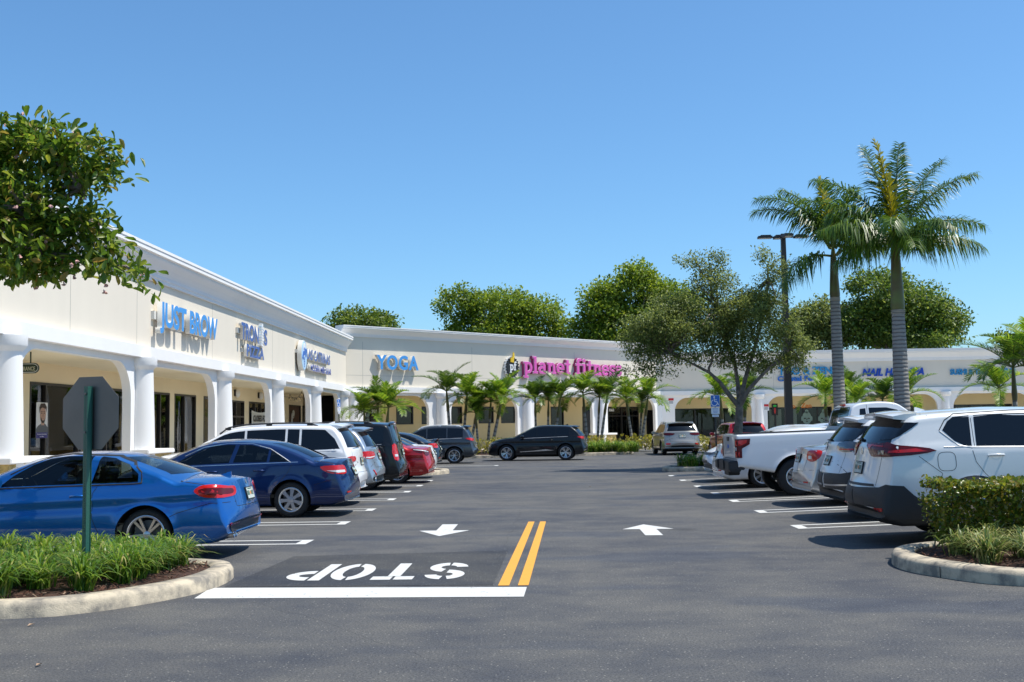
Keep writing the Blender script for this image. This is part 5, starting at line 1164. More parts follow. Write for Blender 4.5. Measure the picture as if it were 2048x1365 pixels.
# ------------------------------------------------------------------ vegetation
rng = np.random.default_rng(11)
leafmat('leaf_tree', [(0, (.045, .095, .012)), (1, (.20, .28, .035)), (.55, (.09, .16, .018)), (.93, (.24, .30, .05))], .5, .42)
leafmat('leaf_near', [(0, (.05, .11, .010)), (1, (.28, .36, .03)), (.5, (.11, .20, .018)), (.9, (.24, .28, .035)), (.97, (.30, .20, .04))], .38, .45, .4)
leafmat('leaf_bright', [(0, (.07, .13, .010)), (1, (.28, .36, .03)), (.5, (.14, .22, .016))], .45, .42)
leafmat('leaf_olive', [(0, (.065, .095, .022)), (1, (.28, .33, .085)), (.5, (.13, .175, .040))], .5, .45)
leafmat('leaf_palm', [(0, (.030, .085, .010)), (1, (.14, .22, .018)), (.5, (.065, .14, .014))], .36, .35, .5)
leafmat('leaf_palmlight', [(0, (.06, .15, .012)), (1, (.34, .42, .03)), (.5, (.14, .28, .018))], .4, .42)
leafmat('leaf_spear', [(0, (.25, .26, .01)), (1, (.50, .42, .02))], .4, .3)
leafmat('leaf_hedge', [(0, (.05, .09, .010)), (1, (.32, .36, .03)), (.55, (.14, .19, .016)), (.93, (.24, .18, .03))], .32, .35, .5)
leafmat('leaf_yellow', [(0, (.10, .13, .010)), (1, (.50, .42, .03)), (.5, (.28, .27, .02))], .4, .3)
leafmat('grass_blade', [(0, (.045, .11, .010)), (1, (.45, .40, .15)), (.5, (.10, .21, .018)), (.85, (.24, .34, .04))], .4, .4)
leafmat('grass_variegated', [(0, (.05, .10, .02)), (1, (.50, .46, .20)), (.5, (.13, .19, .04)), (.8, (.34, .34, .12))], .38, .3)
m_, t_, p_, n_ = nodes('palm_grey'); setp(p_, Roughness=.9); tc_ = n_.new('ShaderNodeTexCoord'); wv_ = n_.new('ShaderNodeTexWave'); wv_.bands_direction = 'Z'; wv_.inputs['Scale'].default_value = 2.6; wv_.inputs['Distortion'].default_value = 2.2; wv_.inputs['Detail'].default_value = 3; wv_.inputs['Detail Scale'].default_value = 1.4
r_ = n_.new('ShaderNodeValToRGB'); e_ = r_.color_ramp.elements; e_[0].position = .02; e_[1].position = .22; e_[0].color = (.11, .10, .09, 1); e_[1].color = (.25, .23, .21, 1); el_ = e_.new(.8); el_.color = (.30, .28, .25, 1)
t_.links.new(tc_.outputs['Object'], wv_.inputs['Vector']); t_.links.new(wv_.outputs['Fac'], r_.inputs[0]); t_.links.new(r_.outputs[0], p_.inputs['Base Color']); b_ = n_.new('ShaderNodeBump'); b_.inputs['Strength'].default_value = .6; b_.inputs['Distance'].default_value = .02; t_.links.new(wv_.outputs['Fac'], b_.inputs['Height']); t_.links.new(b_.outputs[0], p_.inputs['Normal']); M['palm_grey'] = m_
mat('crownshaft', (.10, .12, .02), .45, var=.4, vscale=3, dark=(.10, .055, .015)); mat('rachis', (.10, .13, .02), .5)
mat('litter', (.30, .20, .13), .9, var=.6, vscale=9)
mat('flower', (.75, .45, .42), .6)

def rand_dirs(n):
    v = rng.normal(size=(n, 3)); return v / np.linalg.norm(v, axis=1, keepdims=True)
def leaf_mesh(name, P, size, m, parent=None, aspect=.45, up=.5, out=None, outw=.0, wide=.55, oval=False):
    """folded leaf (two triangles pairs) at each point"""
    n = len(P); d = rand_dirs(n)
    if out is not None: d = d + out * outw; 
    d[:, 2] -= .15; d /= np.linalg.norm(d, axis=1, keepdims=True)
    nn = rand_dirs(n); nn[:, 2] = np.abs(nn[:, 2]) + up; s = np.cross(d, nn); s /= np.linalg.norm(s, axis=1, keepdims=True) + 1e-9; nn = np.cross(s, d)
    L = size * rng.uniform(.65, 1.25, n)[:, None]; W = L * aspect
    base = P; tip = P + d * L; l = P + d * L * wide + s * W * .5 + nn * L * .10; r = P + d * L * wide - s * W * .5 + nn * L * .10; mid = P + d * L * wide
    tip = tip - nn * L * .08
    if oval:              # rounded blade: six outline points around a midrib point
        q = [P + d * L * t + s * W * w_ + nn * L * abs(w_) * .2 for t, w_ in ((.38, .36), (.72, .46), (.92, .25), (.92, -.25), (.72, -.46), (.38, -.36))]
        V = np.stack([base, q[0], q[1], q[2], tip, q[3], q[4], q[5], mid], 1).reshape(-1, 3); k = np.arange(n)[:, None] * 9
        return np_mesh(name, V, np.concatenate([k + [8, i, (i + 1) % 8] for i in range(8)], 1).reshape(-1, 3), m, parent)
    V = np.stack([base, l, tip, r, mid], 1).reshape(-1, 3); k = np.arange(n)[:, None] * 5
    F = np.concatenate([k + [0, 4, 1], k + [1, 4, 2], k + [0, 3, 4], k + [3, 2, 4]], 1).reshape(-1, 3)
    return np_mesh(name, V, F, m, parent)
def np_mesh(name, V, F, m, parent=None):
    me = bpy.data.meshes.new(name); k = F.shape[1]
    me.vertices.add(len(V)); me.vertices.foreach_set('co', V.astype(np.float32).ravel()); me.loops.add(F.size); me.loops.foreach_set('vertex_index', F.astype(np.int32).ravel())
    me.polygons.add(len(F)); me.polygons.foreach_set('loop_start', np.arange(len(F), dtype=np.int32) * k); me.update(calc_edges=True); me.materials.append(M[m])
    o = bpy.data.objects.new(name, me); COL.objects.link(o); o.parent = parent; return o
def blob_points(blobs, nclump, per, cr, shell=.55):
    """leaf clumps scattered in a union of ellipsoids; returns points and outward directions"""
    vol = np.array([b[1][0] * b[1][1] * b[1][2] for b in blobs]) ** .72; vol /= vol.sum()
    which = rng.choice(len(blobs), nclump, p=vol); C = []; O = []
    for w_ in which:
        c, r = np.array(blobs[w_][0]), np.array(blobs[w_][1]); d = rand_dirs(1)[0]; rad = rng.uniform(shell, 1.0) if rng.random() < .85 else rng.uniform(.1, 1)
        C.append(c + d * r * rad); O.append(d)
    C = np.array(C); O = np.array(O); P = np.repeat(C, per, 0); D = np.repeat(O, per, 0); v = rand_dirs(len(P)) * (rng.random(len(P)) ** .4)[:, None] * cr * np.repeat(rng.uniform(.6, 1.3, len(C)), per)[:, None]
    v[:, 2] *= .75; return P + v, D, C
def blobpx(px, py, Y, rx, ry, rd=None):
    p = onplane(px, py, (0, Y), (0, 1)); k = Y / FPX; return ((p.x, p.y, p.z), (rx * k, (rd if rd else (rx + ry) / 2 * k), ry * k))
def limb_path(a, b, sag=.0, wob=.12, n=6):
    a, b = Vector(a), Vector(b); L = (b - a).length; pts = []
    for i in range(n + 1):
        t = i / n; p = a.lerp(b, t); p.z += math.sin(t * PI) * L * sag; 
        if 0 < i < n: p += Vector(rng.normal(size=3) * wob * L * .25)
        pts.append(p)
    return pts
def tree(label, base, trunk, blobs, nclump, per, cr, leaf, lm, r0=.25, nlimb=14, aspect=.45, group=None, name='tree', forks=None, shell=.55, up=.5, cat='tree'):
    root = empty(name, base, 0, label, cat, group); inv = Matrix.Translation(-Vector(base))
    ex = []
    for c, r in blobs:            # ragged outline: smaller lobes budding from the main ones
        for _ in range(4):
            d = rand_dirs(1)[0]; d[2] = abs(d[2]) * 1.1 - .15; k = rng.uniform(.22, .42); ex.append((tuple(np.array(c) + d * np.array(r) * rng.uniform(.72, .95)), tuple(np.array(r) * k)))
    blobs = [(c, tuple(max(q - cr * .5, q * .5) for q in r)) for c, r in blobs] + ex
    P, D, C = blob_points(blobs, nclump, per, cr, shell)
    o = leaf_mesh('crown', P, leaf, lm, root, aspect, up, D, .8, .62, lm == 'leaf_near'); o.matrix_parent_inverse = inv
    b = MB(); tp = [Vector(base)] + [Vector(t) for t in trunk]
    b.tube(tp, [r0 * (1.25 if i == 0 else 1 - .35 * i / len(tp)) for i in range(len(tp))], 12)
    o = b.build('trunk', 'bark', root, smooth=60); o.matrix_parent_inverse = inv
    b = MB(); top = tp[-1]
    for f in (forks or []):
        f = [Vector(q) for q in f]; b.tube(f, [r0 * .55 * (1 - .7 * i / (len(f) - 1)) for i in range(len(f))], 8)
    starts = [q for f in (forks or []) for q in map(Vector, f[1:])] or [top]
    for i in rng.choice(len(C), min(nlimb, len(C)), replace=False):
        e = Vector(C[i]); s_ = min(starts, key=lambda q: (q - e).length)
        pts = limb_path(s_, e, .05); b.tube(pts, [r0 * .26 * (1 - .8 * k / (len(pts) - 1)) + .006 for k in range(len(pts))], 6)
    o = b.build('limbs', 'bark', root, smooth=60); o.matrix_parent_inverse = inv
    return root
# near tree whose crown hangs in from the left
Yn = 12.0
nb = [blobpx(40, 300, Yn, 100, 75), blobpx(150, 335, Yn, 85, 68), blobpx(50, 420, Yn, 130, 110), blobpx(155, 455, Yn, 78, 65), blobpx(180, 530, Yn, 80, 42), blobpx(272, 556, Yn, 42, 24, .25), blobpx(60, 525, Yn, 130, 55), blobpx(226, 362, Yn, 38, 28, .25),
      blobpx(-150, 400, Yn, 190, 190), blobpx(215, 490, Yn, 40, 40, .3), blobpx(120, 250, Yn, 60, 22, .3), blobpx(150, 575, Yn, 60, 14, .3), blobpx(255, 345, Yn, 14, 14, .1)]
t0 = (-7.6, 12.1, .17)
root = tree('broad-leaved tree hanging in from the left edge above the planted island', t0, [(-7.6, 12.1, 1.8), (-7.4, 12.05, 3.2)], nb, 470, 20, .20, .135, 'leaf_near', .13, 60, .42, forks=[[(-7.4, 12.05, 3.2), (-6.4, 12.0, 3.7), (-5.6, 12, 4.0), (-5.0, 12, 4.3)], [(-7.4, 12.05, 3.2), (-6.2, 12.1, 3.5), (-5.4, 12.1, 3.6), (-4.8, 12.1, 3.5)], [(-7.4, 12.05, 3.2), (-7.0, 12.1, 4.0), (-6.4, 12.1, 4.8)]], shell=.35, up=.2)
P, D, C = blob_points(nb, 60, 1, .1, .8); b = MB()
for p in P: 
    for k in range(4): a = rng.random(3) * .03; b.prism(ell(.022, .016, 0, 0, 6), -.002, .002, Matrix.Translation(Vector(p + a)) @ Matrix.Rotation(rng.random() * 3, 4, 'X') @ Matrix.Rotation(k * 1.5, 4, 'Y'))
o = b.build('flowers', 'flower', root); o['kind'] = 'stuff'; o.matrix_parent_inverse = Matrix.Translation(-Vector(t0))
# trees behind the roofs
GT = 'trees growing behind the roofs'
def back(label, px0, px1, Y, lst, ncl, lm='leaf_tree', trunks=(), leaf=.34):
    cx = (px0 + px1) / 2; lst = list(lst) + [(cx, 683, (px1 - px0) * .47, 24)]; ncl = int(ncl * 1.3); bl = [blobpx(a, c, Y, rx, ry) for a, c, rx, ry in lst]; g = onplane(cx, 700, (0, Y), (0, 1))
    fk = [[(g.x, Y, 4.5), *[tuple(onplane(x, y, (0, Y), (0, 1))) for x, y in f]] for f in trunks] or None
    tree(label, (g.x, Y, 0), [(g.x, Y, 3), (g.x, Y, 5.0)], bl, ncl, 22, 1.0, leaf, lm, .4, 26, .55, GT, forks=fk, shell=.6)
back('small dome of a tree above the corner of the left and gym wings', 640, 805, 112, [(720, 650, 78, 42), (680, 660, 40, 26), (765, 655, 38, 30)], 330)
back('broad bushy tree behind the gym sign, left of the taller yellow-green one', 865, 1140, 108, [(1000, 625, 90, 58), (915, 620, 48, 46), (1070, 630, 62, 48), (980, 670, 110, 40), (1110, 660, 30, 30)], 900, 'leaf_bright')
back('tall yellow-green tree behind the roof, just left of the oak', 1145, 1400, 104, [(1270, 590, 85, 58), (1200, 620, 55, 60), (1340, 610, 60, 62), (1260, 660, 115, 50), (1170, 670, 40, 34)], 1000, 'leaf_bright', leaf=.36)
back('dark round tree behind the far roof between the oak and the first royal palm', 1560, 1720, 106, [(1640, 640, 60, 50), (1590, 660, 40, 36), (1690, 650, 42, 50)], 480, 'leaf_olive', [[(1630, 690), (1640, 650)]])
back('large domed tree behind the far roof between and beyond the royal palms', 1690, 1940, 104, [(1760, 590, 70, 62), (1830, 615, 80, 62), (1740, 650, 65, 50), (1890, 640, 48, 50), (1820, 660, 90, 34)], 1000, 'leaf_tree', [[(1750, 690), (1745, 640)], [(1770, 690), (1790, 640)], [(1800, 690), (1850, 650)]])
back('yellow-green treetop low behind the far roof at the right edge', 2000, 2100, 104, [(2060, 700, 60, 24)], 120)
# oak in the island
Yo = 40.2
ob = [blobpx(1420, 640, Yo, 130, 70), blobpx(1330, 655, Yo, 85, 55), blobpx(1280, 705, Yo, 50, 40), blobpx(1500, 660, Yo, 110, 75), blobpx(1430, 570, Yo, 62, 46), blobpx(1390, 525, Yo, 34, 26), blobpx(1440, 515, Yo, 24, 22), blobpx(1545, 560, Yo, 30, 34), blobpx(1528, 512, Yo, 20, 22), blobpx(1565, 535, Yo, 14, 22), blobpx(1590, 690, Yo, 38, 45),
      blobpx(1390, 710, Yo, 90, 28), blobpx(1520, 725, Yo, 80, 30), blobpx(1310, 745, Yo, 45, 16), blobpx(1600, 735, Yo, 20, 20), blobpx(1245, 745, Yo, 18, 16), blobpx(1500, 600, Yo, 50, 40)]
def op(px, py, dy=0): return tuple(onplane(px, py, (0, Yo + dy), (0, 1)))
ob_ = op(1477, 905); ob_ = (ob_[0], Yo, .12)
tree('spreading oak with small olive leaves and forked trunk, behind the pickup bed', ob_, [op(1477, 860), op(1479, 815)], ob, 1850, 28, .34, .10, 'leaf_olive', .17, 70, .5, name='oak_tree',
     forks=[[op(1479, 815), op(1458, 790), op(1440, 765), op(1418, 745), op(1385, 728), op(1340, 705)], [op(1479, 815), op(1476, 770, .3), op(1470, 730, .4), op(1455, 690, .5), op(1440, 620)], [op(1480, 812), op(1497, 780, -.3), op(1520, 755, -.5), op(1545, 730, -.5), op(1580, 700)], [op(1479, 815), op(1490, 760), op(1505, 710), op(1525, 640), op(1535, 560)]], shell=.35, cat='tree')
# palms
def frond(V, F, base, az, el, L, droop, nl=46, ll=.5, lw=.035, hang=.5, plume=.35, dih=.12, fw=.28):
    """arched feather frond; appends leaflets; returns rachis path"""
    pts = []; p = np.array(base, float); ds = L / 14; e = R(el); ca, sa = math.cos(R(az)), math.sin(R(az))
    for i in range(15):
        pts.append(p.copy()); t = i / 14; a = e - R(droop) * t ** 1.25; p = p + ds * np.array([math.cos(a) * ca, math.cos(a) * sa, math.sin(a)])
    pts = np.array(pts); side = np.array([-sa, ca, 0.])
    for k in range(nl):
        t = .14 + .86 * k / (nl - 1); f = t * 14; i = min(13, int(f)); q = pts[i] + (pts[i + 1] - pts[i]) * (f - i); tg = pts[i + 1] - pts[i]; tg /= np.linalg.norm(tg); nrm = np.cross(side, tg); nrm = nrm if nrm[2] > 0 else -nrm
        prof = math.sin(min(1, t * 1.9 + .25) * PI / 2) * (1 - .62 * max(0, t - .45) / .55)
        for sg in (1, -1):
            jit = rng.normal(size=3) * .10; lift = plume * rng.uniform(-1, 1)
            d = side * sg * 1.0 + tg * (fw + .55 * t) + nrm * (lift + dih) + jit; d /= np.linalg.norm(d); l = ll * prof * rng.uniform(.85, 1.1)
            w = np.cross(d, nrm); w /= np.linalg.norm(w) + 1e-9; w = w * lw * (.6 + .4 * prof)
            a = q; m_ = q + d * l * .5 + np.array([0, 0, -hang * l * .12]); c = q + d * l * .88 + np.array([0, 0, -hang * l * .55]); n0 = len(V)
            V += [a - w * .3, a + w * .3, m_ + w * .5, m_ - w * .5, c]; F.append((n0, n0 + 1, n0 + 2, n0 + 3)); F.append((n0 + 3, n0 + 2, n0 + 4, n0 + 4))
    return pts
def fill_fronds(name, specs, m, parent, lift=None):
    V, F, Rp = [], [], []
    for s_ in specs: Rp.append(frond(V, F, **s_))
    F4 = [f for f in F if f[2] != f[3]]; b = MB(); b.v = [tuple(v) for v in V]; b.f = [f if f[2] != f[3] else f[:3] for f in F]; b.m = [0] * len(b.f)
    for q in Rp: b.tube(list(map(Vector, q)), [.03 * (1 - i / 15) * (specs[0]['L'] / 2.5) + .004 for i in range(15)], 5, mi=1)
    me = bpy.data.meshes.new(name); me.from_pydata(b.v, [], b.f); me.materials.append(M[m]); me.materials.append(M['rachis']); me.polygons.foreach_set('material_index', b.m)
    o = bpy.data.objects.new(name, me); COL.objects.link(o); o.parent = parent; return o
def royal(label, base, h1, h2, lean, rt, fr, r2=.6):
    root = empty('royal_palm', base, 0, label, 'palm tree', 'royal palms above the right-hand cars')
    b = MB(); n = 60; prof = []; z1 = h1
    for i in range(n + 1):
        t = i / n; r = rt * (1.0 + .12 * math.sin(t * PI * 1.1) - .10 * t) + (.008 if i % 2 else 0); prof.append((r, z1 * t))
    T = Matrix.Shear('XY', 4, (lean, 0)); b.lathe(prof, 20, T, caps=False); b.build('trunk', 'palm_grey', root, smooth=35)
    b = MB(); b.lathe([(rt * .93, h1), (rt * .98, h1 + .1), (rt * .85, h1 + (h2 - h1) * .4), (rt * .66, h1 + (h2 - h1) * .8), (rt * .55, h2), (rt * .3, h2 + .3)], 18, T, caps=False); b.build('crownshaft', 'crownshaft', root, smooth=50)
    b = MB()
    for k in range(3): b.lathe([(rt * 1.0, h1 - .02 - .05 * k), (rt * 1.02, h1 - .03 - .05 * k), (rt * 1.0, h1 - .04 - .05 * k)], 18, T, caps=False)
    b.build('twine', mat('twine', (.45, .38, .28), .9), root)
    c = (lean * h2, 0, h2)
    sp = [dict(base=(c[0] + .1 * math.cos(R(az)), .1 * math.sin(R(az)), h2 + .05 + (.25 if el > 50 else 0)), az=az, el=el, L=L, droop=dr, nl=125, ll=.90, lw=.040, hang=hg + .35, plume=.8) for az, el, L, dr, hg in fr]
    fill_fronds('fronds', sp, 'leaf_palm', root)
    V = []; fill_fronds('young_frond', [dict(base=(c[0], 0, h2 + .2), az=150, el=86, L=r2, droop=12, nl=90, ll=.60, lw=.10, hang=.1, plume=.7)], 'leaf_spear', root)
    return root
p2x = (1797 - 1087) / 64.3
royal('taller royal palm on the right with a yellow upright new frond', (p2x, 35.0, .1), 4.95, 7.0, -.004, .212,
      [(178, 48, 3.2, 52, .6), (165, 62, 3.1, 55, .5), (6, 36, 3.0, 62, .8), (-5, 56, 3.1, 46, .5), (25, 66, 3.3, 36, .4), (60, 80, 3.3, 22, .2), (120, 80, 3.2, 22, .2), (200, 30, 2.8, 62, .9), (-60, 35, 2.4, 80, 1.0), (-110, 40, 2.4, 85, 1.0), (-90, 15, 1.9, 70, 1.1), (90, 30, 2.5, 60, .9), (45, 30, 2.6, 60, .9), (135, 40, 2.7, 60, .9), (-30, 10, 2.5, 45, 1.1), (190, 5, 2.1, 60, 1.1)], 3.2)
p1x = (1674 - 1087) / 59.2
royal('slimmer royal palm left of the taller one, one frond hanging down', (p1x, 38.0, .1), 5.7, 7.05, -.006, .175,
      [(176, 72, 3.3, 88, .5), (168, 62, 3.1, 80, .5), (195, 5, 2.3, 90, 1.0), (150, 78, 2.9, 60, .4), (10, 62, 2.6, 62, .6), (-8, 40, 2.3, 70, .9), (-100, 55, 2.2, 80, .9), (80, 60, 2.4, 70, .7), (-50, 45, 2.0, 80, .9), (-70, 75, 2.3, 50, .5), (120, 66, 2.6, 60, .6), (95, 84, 2.6, 20, .2)], 2.6)
# small arching palms (three crown variants shared by copies)
GP = 'small arching palms planted before the gym wing'; GP2 = 'small arching palms planted before the far wing'
protos = []
for v in range(3):
    root = empty('small_palm', (0, 0, 0)); sp = []; n = 11
    for k in range(n):
        az = 360 * k / n + rng.uniform(-12, 12); el = [66, 15, 45, 80, 30][k % 5] + rng.uniform(-8, 8)
        sp.append(dict(base=(0, 0, 0), az=az, el=el, L=rng.uniform(1.35, 2.0), droop=rng.uniform(55, 95), nl=58, ll=.62, lw=.036, hang=.22, plume=.12, dih=.42, fw=.45))
    crown = fill_fronds('fronds', sp, ['leaf_palmlight', 'leaf_palm', 'leaf_palmlight'][v], root)
    b = MB(); b.lathe([(.075, -1.0), (.085, -.8), (.06, -.3), (.035, .12)], 10, caps=False); b.build('crownshaft', 'crownshaft', root, smooth=60)
    b = MB(); b.lathe([(.12, 0), (.09, .2), (.078, .6), (.07, 1.0)], 10, caps=False)
    b.build('trunk', 'palm_grey', root, smooth=60); protos.append(root)
def small_palm(v, label, bx, by, tx, tz, s=1.0, rz=0, group=GP, ty=None):
    """base at (bx,by), crown point at x=tx, height tz"""
    r = copy_tree(protos[v]); z0 = .13; r.location = (bx, by, z0); tag(r, label, 'palm tree', group)
    for ch in r.children:
        n_ = ch.name.split('.')[0]; ty_ = by if ty is None else ty; d = Vector((tx - bx, ty_ - by, tz - z0)); q = d.to_track_quat('Z', 'Y').to_matrix().to_4x4()
        if n_ == 'trunk': ch.matrix_local = q @ Matrix.Diagonal((s, s, (d.length - .95 * s) , 1))
        elif n_ == 'crownshaft': ch.matrix_local = Matrix.Translation(d) @ q @ Matrix.Scale(s, 4)
        else: ch.matrix_local = Matrix.Translation(d) @ Matrix.Rotation(rz, 4, 'Z') @ Matrix.Scale(s, 4)
    return r
def spx(v, label, Y, pb, pt, yt, s=1.0, group=GP):
    xb = onplane(pb, 870, (0, Y), (0, 1)).x; t = onplane(pt, yt + 21, (0, Y), (0, 1)); return small_palm(v, label, xb, Y, t.x, t.z, s, rng.uniform(0, 6), group)
spx(0, 'leftmost small palm, low crown beside the corner of the two wings', 60.5, 733, 728, 805, 1.0)
spx(1, 'small palm second from the left, slim pale trunk before the brown gym door', 61.0, 753, 756, 790, 1.05)
spx(0, 'small palm under the YOGA sign, leaning right over the wall with square windows', 60.5, 768, 777, 795, 1.1)
spx(1, 'small palm with a dark trunk just right of the first gym column', 62.5, 903, 893, 762, 1.1)
spx(2, 'small palm left in the crowded clump between the first two gym columns', 63, 924, 934, 770, 1.05)
spx(0, 'small palm second in the crowded clump, trunk leaning right', 63.5, 938, 956, 790, 1.05)
spx(1, 'small palm third in the crowded clump, shorter and upright', 62.5, 957, 951, 805, .85)
spx(2, 'small palm fourth in the crowded clump, thin grey trunk', 63.5, 974, 982, 782, .95)
spx(0, 'small palm last in the crowded clump, reddish trunk leaning right with wide fronds', 63.0, 981, 1004, 776, 1.15)
spx(1, 'small palm beside the second gym column, below the letter p', 64.5, 1072, 1070, 778, .95)
spx(0, 'small palm right of the second gym column with an upright trunk', 65.0, 1095, 1097, 780, .9)
spx(1, 'small palm above the roof of the black side-on SUV, trunk leaning right', 64.5, 1105, 1121, 776, 1.1)
spx(2, 'small palm above the tail of the black side-on SUV', 65.5, 1175, 1166, 766, 1.1)
spx(0, 'small palm at the third gym column with an upright trunk', 66.5, 1194, 1199, 775, .9)
spx(1, 'small palm right of the third gym column, trunk leaning right', 66, 1199, 1214, 772, 1.05)
spx(2, 'small palm before the dark gym entrance, trunk leaning left', 67, 1266, 1252, 776, 1.05)
spx(0, 'small palm at the right corner of the gym wing, slightly leaning right', 68, 1281, 1296, 774, 1.1)
spx(1, 'rightmost small palm of the gym row, its twin trunk close beside', 68.5, 1278, 1284, 785, .9)
for v, lb, pb, pt, yt, s, Y in ((0, 'pale small palm seen left of the oak trunk, behind the accessible parking sign', 1448, 1441, 775, 1.15, 62), (1, 'small palm half hidden behind the oak trunk', 1488, 1490, 770, 1.2, 63), (0, 'small palm just left of the slimmer royal palm', 1655, 1650, 772, 1.1, 62), (1, 'small palm just right of the slimmer royal palm', 1700, 1693, 765, 1.1, 64),
                            (0, 'small palm with drooping fronds under the word NAIL', 1712, 1712, 785, 1.0, 60), (1, 'small palm between the royal palms under the word HAIR', 1766, 1765, 778, 1.1, 62), (0, 'small palm just right of the taller royal palm', 1812, 1812, 772, 1.15, 62)):
    spx(v, lb, Y, pb, pt, yt, s, GP2)
spx(1, 'larger small palm near the right edge, fronds over the SUSHI sign', 44, 2034, 2026, 715, 1.25, GP2)
spx(0, 'small palm at the right edge behind the larger one', 50, 2003, 1998, 758, 1.0, GP2)
spx(2, 'small palm cut by the right edge of the view', 42, 2066, 2068, 700, 1.3, GP2)
for p_ in protos:
    for c in list(p_.children): bpy.data.objects.remove(c)
    bpy.data.objects.remove(p_)

# shrubs, hedge, grass
def shrub(label, x, y, r, h, lm, group, n=420, leaf=.085, z=.13):
    root = empty('shrub', (x, y, z), 0, label, 'shrub', group); P, D, C = blob_points([((0, 0, h * .55), (r, r, h * .5)), ((r * .4, 0, h * .4), (r * .6, r * .6, h * .4)), ((-r * .4, .1, h * .4), (r * .6, r * .6, h * .4))], n // 8, 8, .11, .6)
    leaf_mesh('foliage', P, leaf, lm, root, .5, .4, D, .6); b = MB()
    for i in range(6): a = i * 1.05; b.tube([(0, 0, -.05), (.4 * r * math.cos(a), .4 * r * math.sin(a), h * .5), (.7 * r * math.cos(a), .7 * r * math.sin(a), h * .8)], [.015, .01, .005], 5)
    b.build('stems', 'bark', root)
GS = 'golden shrubs along the beds before the far shops'
lbls = ['golden shrub between the grey and the black side-on SUVs', 'golden shrub at the front bumper of the black side-on SUV', 'golden shrub just behind the tail of the black side-on SUV', 'golden shrub left of the low grass mound', 'golden shrub behind the low grass mound', 'golden shrub under the palm that leans left', 'golden shrub before the gym entrance doors', 'golden shrub at the foot of the gym corner palms', 'golden shrub nearest the champagne SUV on its left', 'golden shrub just right of the champagne SUV', 'golden shrub at the foot of the accessible parking post', 'golden shrub between the accessible parking post and the oak', 'golden shrub behind the oak trunk']
for (px, Y, s), lb in zip(((968, 60.5, .62), (990, 61, .5), (1180, 63, .55), (1200, 64, .55), (1222, 64, .5), (1244, 65, .5), (1265, 65, .55), (1288, 66, .5), (1306, 66.5, .5), (1408, 58, .55), (1426, 57, .6), (1446, 58, .6), (1462, 57, .5)), lbls):
    x = (px - 1087) / 2250 * Y; shrub(lb, x, Y, s, .85 if px != 1222 else .7, 'leaf_yellow', GS, 560, .11)
def clumps(name, pos, m, label, blades=46, h=.42, spread=.42, wd=.012, parent=None):
    V = []; F = []; pos = np.array(pos); n = len(pos) * blades; B = np.repeat(pos, blades, 0).astype(float); hs = np.repeat(rng.uniform(.75, 1.15, len(pos)), blades)
    az = rng.uniform(0, 2 * PI, n); B[:, 0] += rng.normal(0, .045, n); B[:, 1] += rng.normal(0, .045, n); hh = h * hs * rng.uniform(.55, 1.2, n); out = spread * hs * rng.uniform(.1, 1, n) ** .8
    d = np.stack([np.cos(az), np.sin(az), 0 * az], 1); s = np.stack([-np.sin(az), np.cos(az), 0 * az], 1); rows = []
    for t, w_ in ((0, .7), (.35, 1), (.65, .85), (.88, .5), (1, .05)):
        z = hh * (1.55 * t - .55 * t ** 3 * (1 + out * 1.8)) ; c = B + d * (out * t ** 1.7)[:, None]; c[:, 2] += z; rows += [c + s * wd * w_ / 1, c - s * wd * w_ / 1]
    V = np.stack(rows, 1).reshape(-1, 3); k = np.arange(n)[:, None] * 10; F = np.concatenate([k + [2 * i, 2 * i + 1, 2 * i + 3, 2 * i + 2] for i in range(4)], 1).reshape(-1, 4)
    o = np_mesh(name, V, F, m); tag(o, label, 'grass', kind='stuff'); return o
def fill(poly, n, dmin, test=lambda x, y: True):
    xs = [p.x for p in poly]; ys = [p.y for p in poly]; out = []
    for _ in range(n * 30):
        x, y = rng.uniform(min(xs), max(xs)), rng.uniform(min(ys), max(ys))
        if inpoly((x, y), [tuple(p) for p in poly]) and test(x, y) and all((x - a) ** 2 + (y - c) ** 2 > dmin ** 2 for a, c, _ in out): out.append((x, y, gz(x, y) + .12))
        if len(out) >= n: break
    return out
PL = fill(inset(isl_L[1], .16), 120, .27, lambda x, y: x < -4.12 - .5 * max(0, (11.5 - y)) and x > -9.5)
clumps('liriope_grass', PL, 'grass_blade', 'mass of arching green strappy grass filling the left island around the sign post', 140, .37, .50, .0085)
PR = fill(inset(isl_R[1], .22), 60, .33, lambda x, y: y < 12.8 and x > 4.42 and x < 9)
clumps('variegated_grass', PR, 'grass_variegated', 'pale yellow-green strappy grass in front of the clipped hedge on the right island', 130, .36, .48, .0085)
clumps('liriope_grass', [(x, y, .13) for x, y in zip(rng.uniform(2.4, 5.0, 70), rng.uniform(60.3, 62.2, 70)) if y > 59.6 + (x - 2) * .3], 'grass_blade', 'low green grass mound by the far kerb behind the black SUV', 45, .6, .5, .014)
clumps('liriope_grass', [(x, y, .13) for x, y in zip(rng.uniform(-7, -4.0, 40), rng.uniform(38.7, 40.8, 40))], 'grass_blade', 'short grass on the small kerbed island beyond the red sedan', 45, .26, .28, .012)
clumps('liriope_grass', [(x, y, .14) for x, y in zip(rng.uniform(4.7, 8.2, 46), rng.uniform(38.1, 40.0, 46))], 'grass_blade', 'short green grass on the kerbed island under the oak', 60, .42, .4, .012)
root = empty('hedge', (7.0, 13.25, .15), 0, 'clipped boxy hedge with small yellow-green leaves beside the nearest white SUV', 'hedge')
n = 34000; hx0, hx1, hy0, hy1, hz0, hz1 = -2.62, 3.6, -.42, .48, .05, .75
P = np.stack([rng.uniform(hx0, hx1, n), rng.uniform(hy0, hy1, n), rng.uniform(hz0, hz1, n)], 1); f = rng.integers(0, 6, n); j = np.abs(rng.normal(0, .05, n))
